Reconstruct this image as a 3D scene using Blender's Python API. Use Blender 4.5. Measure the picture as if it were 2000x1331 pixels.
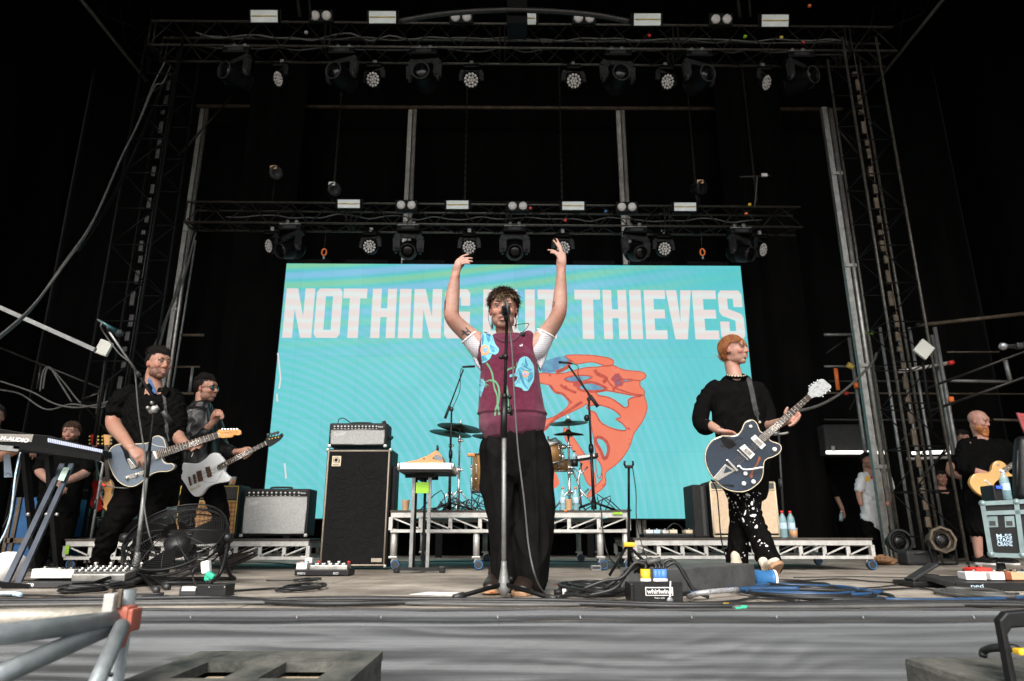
import bpy,bmesh,math,random
import numpy as np
from mathutils import Vector,Matrix,noise
from mathutils.bvhtree import BVHTree
from mathutils.geometry import delaunay_2d_cdt
random.seed(7)
V=Vector
R_=math.radians
for o in list(bpy.data.objects):bpy.data.objects.remove(o)
scene=bpy.context.scene
col=scene.collection
PITCH=16.03;CAMZ=0.30;FPX=1333.0
cam_d=bpy.data.cameras.new('camera');cam=bpy.data.objects.new('camera',cam_d);col.objects.link(cam)
cam_d.sensor_width=36;cam_d.lens=36*FPX/2000;cam_d.clip_start=0.05;cam_d.clip_end=300
cam.location=(0,0,CAMZ);cam.rotation_euler=(R_(90+PITCH),0,0)
cam_d.dof.use_dof=True;cam_d.dof.focus_distance=4.3;cam_d.dof.aperture_fstop=3.5
scene.camera=cam
SUN_EL,SUN_AZ=46.0,192.0
world=bpy.data.worlds.new('World');scene.world=world;world.use_nodes=True
wn=world.node_tree.nodes;wl=world.node_tree.links
for n in list(wn):wn.remove(n)
sky=wn.new('ShaderNodeTexSky');sky.sky_type='NISHITA';sky.sun_disc=False
sky.sun_elevation=R_(SUN_EL);sky.sun_rotation=R_(SUN_AZ);sky.dust_density=3.0;sky.air_density=1.0
hs=wn.new('ShaderNodeHueSaturation');hs.inputs['Saturation'].default_value=0.35
bg=wn.new('ShaderNodeBackground');bg.inputs['Strength'].default_value=0.15
wo=wn.new('ShaderNodeOutputWorld')
wl.new(sky.outputs[0],hs.inputs['Color']);wl.new(hs.outputs[0],bg.inputs['Color']);wl.new(bg.outputs[0],wo.inputs[0])
sun_d=bpy.data.lights.new('sun','SUN');sun=bpy.data.objects.new('sun',sun_d);col.objects.link(sun)
sun_d.energy=1.5;sun_d.angle=R_(25);sun_d.color=(1.0,0.95,0.88)
_sd=V((math.sin(R_(SUN_AZ))*math.cos(R_(SUN_EL)),math.cos(R_(SUN_AZ))*math.cos(R_(SUN_EL)),math.sin(R_(SUN_EL))))
sun.rotation_euler=(-_sd).to_track_quat('-Z','Y').to_euler()
vs=scene.view_settings
vs.view_transform='Standard';vs.look='None';vs.gamma=1;vs.exposure=1.3;vs.use_curve_mapping=False
scene.render.engine='CYCLES'
scene.cycles.max_bounces=6;scene.cycles.transparent_max_bounces=12
_c,_s=math.cos(R_(PITCH)),math.sin(R_(PITCH))
CAM=V((0,0,CAMZ))
def ray(px,py):
 x=(px-1000)/FPX;y=(665.5-py)/FPX
 return V((x,_c-y*_s,_s+y*_c))
def P(px,py,Y):
 d=ray(px,py);return CAM+d*(Y/d.y)
def G(px,py,z=0.0):
 d=ray(px,py);return CAM+d*((z-CAMZ)/d.z)
def PXM(Y,py=900):
 d=ray(1000,py);return Y/d.y/FPX
class Plane:
 def __init__(s,O,u,v=None):
  s.O=V(O);s.u=V(u).normalized();v=V(v)if v is not None else V((0,0,1))
  s.n=s.u.cross(v).normalized()
  if s.n.dot(CAM-s.O)<0:s.n=-s.n
  s.v=(v-s.u*v.dot(s.u)).normalized()
 def px(s,x,y,off=0.0):
  d=ray(x,y);t=(s.O-CAM).dot(s.n)/d.dot(s.n);return CAM+d*t+s.n*off
 def uv(s,a,b,off=0.0):return s.O+s.u*a+s.v*b+s.n*off
 def to(s,p):q=p-s.O;return(q.dot(s.u),q.dot(s.v))
def crop(ox,oy,sc):
 return lambda pts:[(ox+a/sc,oy+b/sc)for a,b in pts]
MATS={}
def lin(c):
 if isinstance(c,(int,float)):c=(c,c,c)
 return tuple(c)
def mat(name,c,rough=0.6,metal=0.0,var=0.25,scale=6.0,bump=0.0,bscale=60.0,emit=None,estr=0,spec=0.5,
  coat=0.0,sss=0.0,alpha=1.0,trans=0.0,sheen=0.0,c2=None,stretch=(1,1,1),detail=6,rvar=0.15):
 m=bpy.data.materials.new(name);m.use_nodes=True;nt=m.node_tree;N=nt.nodes;L=nt.links
 b=N['Principled BSDF'];c=lin(c)
 tc=N.new('ShaderNodeTexCoord');mp=N.new('ShaderNodeMapping');mp.inputs['Scale'].default_value=stretch
 L.new(tc.outputs['Object'],mp.inputs[0])
 no=N.new('ShaderNodeTexNoise');no.inputs['Scale'].default_value=scale;no.inputs['Detail'].default_value=detail
 no.inputs['Roughness'].default_value=0.62
 L.new(mp.outputs[0],no.inputs['Vector'])
 rp=N.new('ShaderNodeValToRGB');rp.color_ramp.elements[0].position=0.3;rp.color_ramp.elements[1].position=0.72
 lo=tuple(x*(1-var)for x in c)+(1,);hi=tuple(min(1,x*(1+var))for x in c)+(1,)
 if c2:hi=lin(c2)+(1,);lo=c+(1,)
 rp.color_ramp.elements[0].color=lo;rp.color_ramp.elements[1].color=hi
 L.new(no.outputs['Fac'],rp.inputs[0]);L.new(rp.outputs[0],b.inputs['Base Color'])
 mr=N.new('ShaderNodeMapRange');mr.inputs[3].default_value=max(0.02,rough-rvar);mr.inputs[4].default_value=min(1,rough+rvar)
 no2=N.new('ShaderNodeTexNoise');no2.inputs['Scale'].default_value=scale*2.7;no2.inputs['Detail'].default_value=4
 L.new(mp.outputs[0],no2.inputs['Vector']);L.new(no2.outputs['Fac'],mr.inputs[0]);L.new(mr.outputs[0],b.inputs['Roughness'])
 b.inputs['Metallic'].default_value=metal
 b.inputs['Specular IOR Level'].default_value=spec
 if coat:b.inputs['Coat Weight'].default_value=coat;b.inputs['Coat Roughness'].default_value=0.08
 if sss:
  b.inputs['Subsurface Weight'].default_value=sss;b.inputs['Subsurface Radius'].default_value=(0.012,0.005,0.003)
  b.inputs['Subsurface Scale'].default_value=1.0
 if sheen:b.inputs['Sheen Weight'].default_value=sheen;b.inputs['Sheen Roughness'].default_value=0.5
 if trans:b.inputs['Transmission Weight'].default_value=trans
 if alpha<1:b.inputs['Alpha'].default_value=alpha
 if emit:b.inputs['Emission Color'].default_value=lin(emit)+(1,);b.inputs['Emission Strength'].default_value=estr
 if bump:
  bn=N.new('ShaderNodeTexNoise');bn.inputs['Scale'].default_value=bscale;bn.inputs['Detail'].default_value=5
  L.new(mp.outputs[0],bn.inputs['Vector'])
  bp=N.new('ShaderNodeBump');bp.inputs['Strength'].default_value=min(1,bump);bp.inputs['Distance'].default_value=0.01
  L.new(bn.outputs['Fac'],bp.inputs['Height']);L.new(bp.outputs[0],b.inputs['Normal'])
 MATS[name]=m;return m
def bsdf(m):return m.node_tree.nodes['Principled BSDF']
ORG={}
def tag(o,label=None,cat=None,group=None,kind=None):
 if label:o['label']=label
 if cat:o['category']=cat
 if group:o['group']=group
 if kind:o['kind']=kind
 return o
def thing(name,label,cat,loc=(0,0,0),group=None):
 o=bpy.data.objects.new(name,None);o.empty_display_size=0.1;col.objects.link(o)
 o.location=loc;ORG[o]=V(loc);tag(o,label,cat,group);return o
def kids(o):return[c for c in bpy.data.objects if c.parent==o]
KIDS={}
def copy_tree(o,parent=None):
 c=o.copy();col.objects.link(c)
 if parent:c.parent=parent
 ORG[c]=ORG.get(o,V((0,0,0)))
 for ch in KIDS.get(o,[]):
  d=copy_tree(ch,c);KIDS.setdefault(c,[]).append(d)
 return c
def cat_smooth(pts,sub=6,closed=False):
 pts=[V(p)for p in pts]
 if len(pts)<3:return pts
 out=[];n=len(pts)
 rng=range(n)if closed else range(n-1)
 for i in rng:
  p0=pts[i-1]if(i>0 or closed)else pts[0];p1=pts[i];p2=pts[(i+1)%n]
  p3=pts[(i+2)%n]if(closed or i+2<n)else pts[-1]
  for k in range(sub):
   t=k/sub
   out.append(0.5*((2*p1)+(-p0+p2)*t+(2*p0-5*p1+4*p2-p3)*t*t+(-p0+3*p1-3*p2+p3)*t**3))
 if not closed:out.append(pts[-1])
 return out
def sm1(vals,sub=6,closed=False):
 r=cat_smooth([V((v,0,0))for v in vals],sub,closed);return[max(1e-4,p.x)for p in r]
class MB:
 def __init__(s):s.v=[];s.f=[];s.mi=[];s.sm=[];s.cur=0
 def mi_(s,i):s.cur=i;return s
 def add(s,vs,fs,smooth=False):
  b=len(s.v);s.v+=[tuple(x)for x in vs]
  for f in fs:s.f.append(tuple(b+i for i in f));s.mi.append(s.cur);s.sm.append(smooth)
  return s
 def box(s,c,size,M=None):
  c=V(c);h=V(size)/2;M=M or Matrix.Identity(3)
  vs=[c+M@V((x*h.x,y*h.y,z*h.z))for x in(-1,1)for y in(-1,1)for z in(-1,1)]
  return s.add(vs,[(0,1,3,2),(4,6,7,5),(0,4,5,1),(2,3,7,6),(0,2,6,4),(1,5,7,3)])
 def bbox(s,x0,x1,y0,y1,z0,z1):return s.box(((x0+x1)/2,(y0+y1)/2,(z0+z1)/2),(abs(x1-x0),abs(y1-y0),abs(z1-z0)))
 def cbox(s,c,size,ch=0.01,M=None):
  M=M or Matrix.Identity(3);c=V(c);h=V(size)/2;ch=min(ch,h.x*.9,h.y*.9,h.z*.9)
  bm=bmesh.new();bmesh.ops.create_cube(bm,size=1.0)
  for v in bm.verts:v.co=V((v.co.x*2*h.x,v.co.y*2*h.y,v.co.z*2*h.z))
  bmesh.ops.bevel(bm,geom=list(bm.edges),offset=ch,segments=2,affect='EDGES',profile=0.6)
  bm.verts.index_update()
  s.add([c+M@v.co for v in bm.verts],[[v.index for v in f.verts]for f in bm.faces]);bm.free();return s
 def bar(s,p,q,w,h=None,up=V((0,0,1))):
  p=V(p);q=V(q);d=(q-p);L=d.length
  if L<1e-6:return s
  d.normalize();h=h or w
  if abs(d.dot(up))>0.98:up=V((0,1,0))
  x=d.cross(up).normalized();z=x.cross(d)
  M=Matrix((x,d,z)).transposed();return s.box((p+q)/2,(w,L,h),M)
 def frames(s,pts,ref=None):
  T=[]
  n=len(pts)
  for i in range(n):
   a=pts[max(0,i-1)];b=pts[min(n-1,i+1)];d=(b-a)
   T.append(d.normalized()if d.length>1e-9 else(T[-1]if T else V((0,0,1))))
  out=[];x=None
  for t in T:
   if ref is not None:
    x=V(ref)-t*t.dot(V(ref))
    if x.length<1e-3:x=t.orthogonal()
   elif x is None:x=t.orthogonal()
   else:
    x=x-t*t.dot(x)
    if x.length<1e-4:x=t.orthogonal()
   x=x.normalized();out.append((x,t.cross(x).normalized()))
  return out
 def limb(s,pts,rads,ref=None,n=16,sub=5,smooth=True,caps=True,power=2.0,round_ends=True):
  ra=[r[0]if isinstance(r,tuple)else r for r in rads];rb=[r[1]if isinstance(r,tuple)else r for r in rads]
  P_=[V(p)for p in pts]
  if sub>1 and len(P_)>2:P_=cat_smooth(P_,sub);ra=sm1(ra,sub);rb=sm1(rb,sub)
  if round_ends:
   def ext(i,j,sgn):
    d=(P_[i]-P_[j]).normalized();r=min(ra[i],rb[i])
    return[(P_[i]+d*r*math.sin(a),ra[i]*math.cos(a),rb[i]*math.cos(a))for a in(0.5,1.0,1.4)]
   e0=ext(0,1,-1)[::-1];e1=ext(-1,-2,1)
   P_=[e[0]for e in e0]+P_+[e[0]for e in e1]
   ra=[e[1]for e in e0]+ra+[e[1]for e in e1];rb=[e[2]for e in e0]+rb+[e[2]for e in e1]
  fr=s.frames(P_,ref);vs=[];fs=[]
  for k,p in enumerate(P_):
   x,y=fr[k]
   for i in range(n):
    a=2*math.pi*i/n;ca,sa=math.cos(a),math.sin(a)
    if power!=2.0:
     ca=math.copysign(abs(ca)**(2/power),ca);sa=math.copysign(abs(sa)**(2/power),sa)
    vs.append(p+x*ra[k]*ca+y*rb[k]*sa)
  m=len(P_)
  for k in range(m-1):
   for i in range(n):
    j=(i+1)%n;fs.append((k*n+i,k*n+j,(k+1)*n+j,(k+1)*n+i))
  if caps:fs.append(tuple(range(n-1,-1,-1)));fs.append(tuple((m-1)*n+i for i in range(n)))
  return s.add(vs,fs,smooth)
 def tube(s,pts,r,n=8,closed=False,smooth=True,sub=1):
  P_=[V(p)for p in pts]
  if sub>1:P_=cat_smooth(P_,sub,closed)
  if not closed:
   rr=r if isinstance(r,(list,tuple))else[r]*len(P_)
   if len(rr)!=len(P_):rr=[rr[0]+(rr[-1]-rr[0])*i/(len(P_)-1)for i in range(len(P_))]
   return s.limb(P_,rr,None,n,1,smooth,True,2.0,False)
  N_=len(P_);vs=[];fs=[]
  x=None
  for k in range(N_):
   t=(P_[(k+1)%N_]-P_[k-1]).normalized()
   if x is None:x=t.orthogonal()
   x=(x-t*t.dot(x)).normalized();y=t.cross(x)
   for i in range(n):
    a=2*math.pi*i/n;vs.append(P_[k]+x*r*math.cos(a)+y*r*math.sin(a))
  for k in range(N_):
   k2=(k+1)%N_
   for i in range(n):
    j=(i+1)%n;fs.append((k*n+i,k*n+j,k2*n+j,k2*n+i))
  return s.add(vs,fs,smooth)
 def ell(s,c,r,M=None,nu=16,nv=10):
  c=V(c);M=M or Matrix.Identity(3);r=(r,r,r)if isinstance(r,(int,float))else r
  vs=[c+M@V((0,0,r[2]))]
  for j in range(1,nv):
   th=math.pi*j/nv
   for i in range(nu):
    a=2*math.pi*i/nu
    vs.append(c+M@V((r[0]*math.sin(th)*math.cos(a),r[1]*math.sin(th)*math.sin(a),r[2]*math.cos(th))))
  vs.append(c+M@V((0,0,-r[2])));fs=[]
  for i in range(nu):fs.append((0,1+i,1+(i+1)%nu))
  for j in range(nv-2):
   for i in range(nu):
    a=1+j*nu+i;b=1+j*nu+(i+1)%nu;fs.append((a,a+nu,b+nu,b))
  L=len(vs)-1;base=1+(nv-2)*nu
  for i in range(nu):fs.append((L,base+(i+1)%nu,base+i))
  return s.add(vs,fs,True)
 def lathe(s,prof,O=(0,0,0),axis=(0,0,1),n=24,smooth=True,caps=True):
  O=V(O);z=V(axis).normalized();x=z.orthogonal().normalized();y=z.cross(x);vs=[];fs=[]
  for(r,h)in prof:
   for i in range(n):
    a=2*math.pi*i/n;vs.append(O+z*h+x*r*math.cos(a)+y*r*math.sin(a))
  m=len(prof)
  for k in range(m-1):
   for i in range(n):
    j=(i+1)%n;fs.append((k*n+i,k*n+j,(k+1)*n+j,(k+1)*n+i))
  if caps and prof[0][0]>1e-4:fs.append(tuple(range(n-1,-1,-1)))
  if caps and prof[-1][0]>1e-4:fs.append(tuple((m-1)*n+i for i in range(n)))
  return s.add(vs,fs,smooth)
 def poly(s,pts):return s.add(pts,[tuple(range(len(pts)))])
 def prism(s,front,n,depth,ch=0.0):
  F=[V(p)for p in front];n=V(n).normalized();k=len(F);c=sum(F,V())/k
  ar=V()
  for i in range(k):ar+=(F[i]-c).cross(F[(i+1)%k]-c)
  if ar.dot(n)<0:F=F[::-1]
  rings=[]
  if ch:
   def inset(d):
    out=[]
    for i in range(k):
     a=F[i-1];b=F[i];e=F[(i+1)%k]
     d1=(b-a).normalized();d2=(e-b).normalized();m1=n.cross(d1);m2=n.cross(d2)
     m=(m1+m2);m=m/max(0.5,m.length**2/2)if m.length>1e-3 else m1
     out.append(b+m*d)
    return out
   I=inset(ch);I2=inset(ch*.3)
   rings=[I,[p-n*ch*.3 for p in I2],[p-n*ch for p in F],[p-n*(depth-ch)for p in F],[p-n*depth for p in I]]
  else:rings=[F,[p-n*depth for p in F]]
  vs=[p for r in rings for p in r];fs=[tuple(range(k))];m=len(rings)
  for a in range(m-1):
   for i in range(k):
    j=(i+1)%k;fs.append((a*k+j,a*k+i,(a+1)*k+i,(a+1)*k+j))
  fs.append(tuple((m-1)*k+i for i in range(k-1,-1,-1)))
  return s.add(vs,fs)
 def text(s,txt,O,u,v,w,h,thick=0.002,shear=0.0,bold=0.0):
  cu=bpy.data.curves.new('t','FONT');cu.body=txt;cu.extrude=0.0;cu.shear=shear;cu.offset=bold
  cu.resolution_u=3
  ob=bpy.data.objects.new('t',cu);col.objects.link(ob)
  dg=bpy.context.evaluated_depsgraph_get();me=bpy.data.meshes.new_from_object(ob.evaluated_get(dg))
  co=[q.co.copy()for q in me.vertices];fs=[tuple(p.vertices)for p in me.polygons]
  bpy.data.objects.remove(ob);bpy.data.curves.remove(cu);bpy.data.meshes.remove(me)
  if not co:return s
  x0=min(c.x for c in co);x1=max(c.x for c in co);y0=min(c.y for c in co);y1=max(c.y for c in co)
  u=V(u).normalized();v=V(v).normalized();n=u.cross(v)
  return s.add([V(O)+u*((c.x-x0)/(x1-x0)*w)+v*((c.y-y0)/(y1-y0)*h)+n*thick for c in co],fs)
 def build(s,name,mats,parent=None,loc=None,colors=None):
  if not isinstance(mats,(list,tuple)):mats=[mats]
  org=ORG.get(parent,V((0,0,0)))if parent else(V(loc)if loc else V((0,0,0)))
  me=bpy.data.meshes.new(name);me.from_pydata([V(p)-org for p in s.v],[],s.f)
  for m in mats:me.materials.append(m)
  me.polygons.foreach_set('material_index',s.mi);me.polygons.foreach_set('use_smooth',s.sm)
  if colors is not None:
   at=me.color_attributes.new('tint','FLOAT_COLOR','POINT')
   at.data.foreach_set('color',np.asarray(colors,dtype=np.float32).ravel())
  me.validate();me.update()
  o=bpy.data.objects.new(name,me);col.objects.link(o)
  if parent:o.parent=parent;KIDS.setdefault(parent,[]).append(o)
  else:o.location=org
  ORG[o]=org;return o
def fuse(mb,voxel=0.006,smooth=2):
 me=bpy.data.meshes.new('tmp');me.from_pydata(mb.v,[],mb.f);o=bpy.data.objects.new('tmp',me);col.objects.link(o)
 md=o.modifiers.new('r','REMESH');md.mode='VOXEL';md.voxel_size=voxel;md.adaptivity=0
 if smooth:sm=o.modifiers.new('s','SMOOTH');sm.factor=0.5;sm.iterations=smooth
 dg=bpy.context.evaluated_depsgraph_get();e=bpy.data.meshes.new_from_object(o.evaluated_get(dg))
 n=len(e.vertices);co=np.empty(n*3,dtype=np.float64);e.vertices.foreach_get('co',co);co=co.reshape(-1,3)
 nr=np.empty(n*3,dtype=np.float64);e.vertices.foreach_get('normal',nr)if False else e.vertex_normals.foreach_get('vector',nr);nr=nr.reshape(-1,3)
 fs=[tuple(p.vertices)for p in e.polygons]
 bpy.data.objects.remove(o);bpy.data.meshes.remove(me);bpy.data.meshes.remove(e)
 out=MB();out.v=[tuple(c)for c in co];out.f=fs;out.mi=[0]*len(fs);out.sm=[True]*len(fs);out.n=nr
 return out
def wrinkle(mb,amp=0.006,sc=(14,14,5),seed=0,folds=None):
 o=V((seed*3.1,seed*1.7,seed))
 nv=[]
 for i,c in enumerate(mb.v):
  p=V((c[0]*sc[0],c[1]*sc[1],c[2]*sc[2]))+o
  w=V((noise.noise(p*.5),noise.noise(p*.5+V((5,5,5))),noise.noise(p*.5+V((9,2,7)))))
  h=1-abs(noise.noise(p+w*1.6))*3.0
  h+=.5*noise.noise(p*2.3)
  n=mb.n[i];a=amp*(h-.4)
  if folds:a+=folds(c)
  nv.append((c[0]+n[0]*a,c[1]+n[1]*a,c[2]+n[2]*a))
 mb.v=nv;return mb
def drape(bvh,px_poly,off=0.003,step=3.0,mb=None,smooth=True,ynear=0.0):
 mb=mb or MB()
 xs=[p[0]for p in px_poly];ys=[p[1]for p in px_poly]
 pts=[];n=len(px_poly)
 for i in range(n):
  a=px_poly[i];b=px_poly[(i+1)%n];k=max(1,int(math.dist(a,b)/step))
  for j in range(k):pts.append(V((a[0]+(b[0]-a[0])*j/k,a[1]+(b[1]-a[1])*j/k)))
 nb=len(pts)
 def inside(x,y):
  r=False;j=nb-1
  for i in range(nb):
   a,b=pts[i],pts[j]
   if(a.y>y)!=(b.y>y)and x<(b.x-a.x)*(y-a.y)/(b.y-a.y)+a.x:r=not r
   j=i
  return r
 y=min(ys)+step*.5
 while y<max(ys):
  x=min(xs)+step*.5
  while x<max(xs):
   if inside(x,y)and all((p.x-x)**2+(p.y-y)**2>(step*.45)**2 for p in pts[:nb]):pts.append(V((x,y)))
   x+=step
  y+=step
 vv,ee,ff,_,_,_=delaunay_2d_cdt(pts,[],[list(range(nb))],1,1e-5)
 out=[];ok=[]
 for q in vv:
  d=ray(q.x,q.y).normalized();o=CAM+d*ynear
  hit=bvh.ray_cast(o,d,30)
  if hit[0]is None:out.append(CAM);ok.append(False)
  else:out.append(hit[0]-d*off*.6+hit[1]*(off*.6 if hit[1].dot(d)<0 else-off*.6));ok.append(True)
 fs=[]
 for f in ff:
  if all(ok[i]for i in f):
   pr=[out[i]for i in f]
   if max((pr[i]-pr[i-1]).length for i in range(len(pr)))<0.08:fs.append(tuple(f))
 mb.add(out,fs,smooth);return mb
def bvh_of(mb):return BVHTree.FromPolygons([V(v)for v in mb.v],mb.f)
def circle_px(cx,cy,r,n=14,ry=None,rot=0,jag=0,seed=0):
 rnd=random.Random(seed);ry=ry or r;out=[]
 for i in range(n):
  a=2*math.pi*i/n;k=1+rnd.uniform(-jag,jag);x=r*k*math.cos(a);y=ry*k*math.sin(a)
  out.append((cx+x*math.cos(rot)-y*math.sin(rot),cy+x*math.sin(rot)+y*math.cos(rot)))
 return out
def ribbon_px(pts,w):
 out=[];n=len(pts);L=[];Rr=[]
 for i in range(n):
  a=V(pts[max(0,i-1)]);b=V(pts[min(n-1,i+1)]);d=(b-a)
  d=d.normalized()if d.length>1e-6 else V((1,0));m=V((-d.y,d.x));ww=w if not isinstance(w,(list,tuple))else w[i]
  L.append((pts[i][0]+m.x*ww/2,pts[i][1]+m.y*ww/2));Rr.append((pts[i][0]-m.x*ww/2,pts[i][1]-m.y*ww/2))
 return L+Rr[::-1]
def smooth_px(pts,sub=4,closed=False):return[(p.x,p.y)for p in cat_smooth([V((a,b,0))for a,b in pts],sub,closed)]
ORD=['leftmost','second from the left','third from the left','fourth from the left','fifth from the left','sixth from the left','seventh from the left']
def ordn(i,n):return 'rightmost' if i==n-1 else ORD[i]
M=MATS
mat('black_cloth',(.0042,.0038,.0036),0.95,scale=3,var=.5,stretch=(1,1,.2),spec=.05,bump=.2,bscale=20)
mat('black_metal',0.004,0.55,scale=12,var=.5,spec=.12)
mat('chord_glint',(0.075,.068,.056),0.4,.4,scale=30,var=.6);mat('brace_dark',(.010,.009,.008),.5,spec=.2);mat('rig_black',0.0022,0.5,scale=12,var=.5,spec=.10);mat('rig_grey',0.022,0.5,scale=12,var=.5,spec=.2)  # chords carry painted glints; bracing and rig_black have shade put into their colour
mat('truss_metal',(0.021,.019,.017),0.4,.3,scale=20,var=.5,bump=.1)
mat('steel',(0.40,.39,.36),0.38,.75,scale=14,var=.3,bump=.12)
mat('galv',(0.22,.22,.21),0.5,.55,scale=9,var=.35,bump=.25,bscale=40)
mat('rusty_steel',(0.10,.075,.05),0.6,.4,scale=8,var=.5,bump=.25)
mat('alu',(0.50,.485,.45),0.45,.35,scale=10,var=.25,bump=.1)
mat('chrome',(0.60,.57,.53),0.25,.9,scale=10,var=.1)
mat('black_plastic',0.008,0.42,scale=15,var=.4,bump=.08,spec=.3)
mat('grey_plastic',0.022,0.5,scale=15,var=.3)
mat('rubber',0.010,0.7,scale=20,var=.4)
mat('cable_black',0.012,0.5,scale=20,var=.4)
mat('cable_blue',(0.016,.052,.12),0.45,scale=8,var=.35)
mat('cable_grey',(0.075,.073,.068),0.55,scale=8,var=.3)
mat('lens_white',(0.60,.58,.56),0.35,scale=40,var=.12)  # lamp faces: sky reflection put into a whitish diffuse colour
mat('lamp_pale',(0.66,.72,.70),0.3,scale=7,var=.15)
mat('lamp_yellow',(0.6,.42,.08),0.4,scale=20,var=.3)
mat('glass_dark',0.004,0.2,scale=5,var=.2,spec=.35)
mat('white_paint',(0.72,.72,.70),0.5,scale=9,var=.12)
mat('orange_paint',(0.75,.16,.03),0.5,scale=9,var=.2)
mat('red_paint',(0.6,.03,.02),0.5,scale=9,var=.2)
mat('yellow_paint',(0.75,.45,.02),0.5,scale=9,var=.2)
mat('green_tape',(0.25,.5,.02),0.6,scale=9,var=.2)
mat('mint_tape',(0.02,.42,.24),0.6,scale=9,var=.2)
mat('blue_plastic',(0.03,.13,.30),0.4,scale=9,var=.15)
mat('paper',(0.7,.68,.66),0.8,scale=9,var=.1)
mat('tan_paper',(0.55,.33,.18),0.8,scale=9,var=.15)
# ================================================================ ground, stage floor, cloths, roof
def wood_floor():
 m=mat('ply_floor',(0.42,.385,.335),0.62,scale=2.2,var=.28,bump=.15,bscale=30,stretch=(.5,2.2,1),detail=9)
 nt=m.node_tree;N=nt.nodes;L=nt.links;b=bsdf(m)
 src=b.inputs['Base Color'].links[0].from_socket
 tc=N.new('ShaderNodeTexCoord')
 br=N.new('ShaderNodeTexBrick');br.offset=.5;br.inputs['Scale'].default_value=1
 br.inputs['Mortar Size'].default_value=.006;br.inputs['Brick Width'].default_value=2.4;br.inputs['Row Height'].default_value=1.2
 br.inputs['Color1'].default_value=(1,1,1,1);br.inputs['Color2'].default_value=(.86,.85,.83,1);br.inputs['Mortar'].default_value=(.18,.16,.14,1)
 L.new(tc.outputs['Object'],br.inputs['Vector'])
 no=N.new('ShaderNodeTexNoise');no.inputs['Scale'].default_value=1.1;no.inputs['Detail'].default_value=10;no.inputs['Roughness'].default_value=.72
 L.new(tc.outputs['Object'],no.inputs['Vector'])
 rp=N.new('ShaderNodeValToRGB');rp.color_ramp.elements[0].position=.42;rp.color_ramp.elements[1].position=.6
 rp.color_ramp.elements[0].color=(.45,.42,.4,1);rp.color_ramp.elements[1].color=(1,1,1,1);L.new(no.outputs['Fac'],rp.inputs[0])
 mp=N.new('ShaderNodeMapping');mp.inputs['Scale'].default_value=(1.5,22,1);L.new(tc.outputs['Object'],mp.inputs[0])
 sc=N.new('ShaderNodeTexNoise');sc.inputs['Scale'].default_value=2.5;sc.inputs['Detail'].default_value=6;L.new(mp.outputs[0],sc.inputs['Vector'])
 rs=N.new('ShaderNodeValToRGB');rs.color_ramp.elements[0].position=.35;rs.color_ramp.elements[1].position=.62
 rs.color_ramp.elements[0].color=(.7,.68,.66,1);rs.color_ramp.elements[1].color=(1.15,1.12,1.1,1);L.new(sc.outputs['Fac'],rs.inputs[0])
 def mul(a,c):
  x=N.new('ShaderNodeMix');x.data_type='RGBA';x.blend_type='MULTIPLY';x.inputs[0].default_value=1
  L.new(a,x.inputs[6]);L.new(c,x.inputs[7]);return x.outputs[2]
 o=mul(mul(mul(src,br.outputs['Color']),rp.outputs[0]),rs.outputs[0]);L.new(o,b.inputs['Base Color'])
 return m
EDGE=3.06
mb=MB();mb.bbox(-9,9,EDGE,13,-0.04,0)
tag(mb.build('stage_floor',wood_floor()),kind='structure')
mat('pit_ground',(.12,.11,.095),.9,scale=3,var=.35,bump=.4)
mb=MB();mb.bbox(-60,60,-60,60,-1.35,-1.2)
tag(mb.build('ground',M['pit_ground']),kind='structure')
mat('piping_',.3,.5)
m=mat('skirt_cloth',(.070,.074,.076),.62,scale=2.0,var=.3,stretch=(.35,1,3.5),bump=.15,bscale=120,sheen=.4)
b=bsdf(m);nt=m.node_tree
wv=nt.nodes.new('ShaderNodeTexWave');wv.bands_direction='Z';wv.inputs['Scale'].default_value=60;wv.inputs['Distortion'].default_value=.6
tc=nt.nodes.new('ShaderNodeTexCoord');nt.links.new(tc.outputs['Object'],wv.inputs[0])
bp=nt.nodes.new('ShaderNodeBump');bp.inputs['Strength'].default_value=.25;bp.inputs['Distance'].default_value=.003
nt.links.new(wv.outputs['Fac'],bp.inputs['Height']);nt.links.new(b.inputs['Normal'].links[0].from_socket,bp.inputs['Normal']);nt.links.new(bp.outputs[0],b.inputs['Normal'])
mb=MB();nx,nz=520,130;vs=[];fs=[]
for j in range(nz+1):
 z=0.004-1.2*(j/nz)**1.5
 for i in range(nx+1):
  x=-3.6+7.6*i/nx
  p=V((x*.9,0,z*7))
  w=noise.noise(p+V((0,3,0)))
  h=noise.noise(V((x*.75+w*.5,2,z*15+w*.5+x*.12)))*.024*min(1,-z*9+.1)
  h+=(1-abs(noise.noise(V((x*1.0+.3*w,7,z*22+x*.3))))*4)*.010*min(1,max(0,-z*7))
  cx=math.exp(-((x-.85)/.6)**2)
  h+=(1-abs(noise.noise(V((x*3.2+z*6,9,z*16-x*3.0))))*4)*.012*cx*min(1,max(0,(-z-.04)*9))
  h*=.35+.65/(1+math.exp((x-.1)*4))
  edge=-z
  if edge<.030:h+=.012*math.sin(edge/.03*math.pi)+.005*noise.noise(V((x*4,1,0)))
  if .034<edge<.05:h-=.016
  sag=.006*noise.noise(V((x*2.2,5,0)))
  vs.append((x,EDGE-.012-h,z+sag*(1 if edge>.001 else .3)))
for j in range(nz):
 for i in range(nx):
  a=j*(nx+1)+i;fs.append((a,a+nx+1,a+nx+2,a+1))
mb.add(vs,fs,True)
so=mb.build('stage_skirt',m,loc=(0,EDGE,0));tag(so,'grey wrinkled cloth skirt pinned along the front edge of the stage','stage skirt')
x=-3.5
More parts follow.
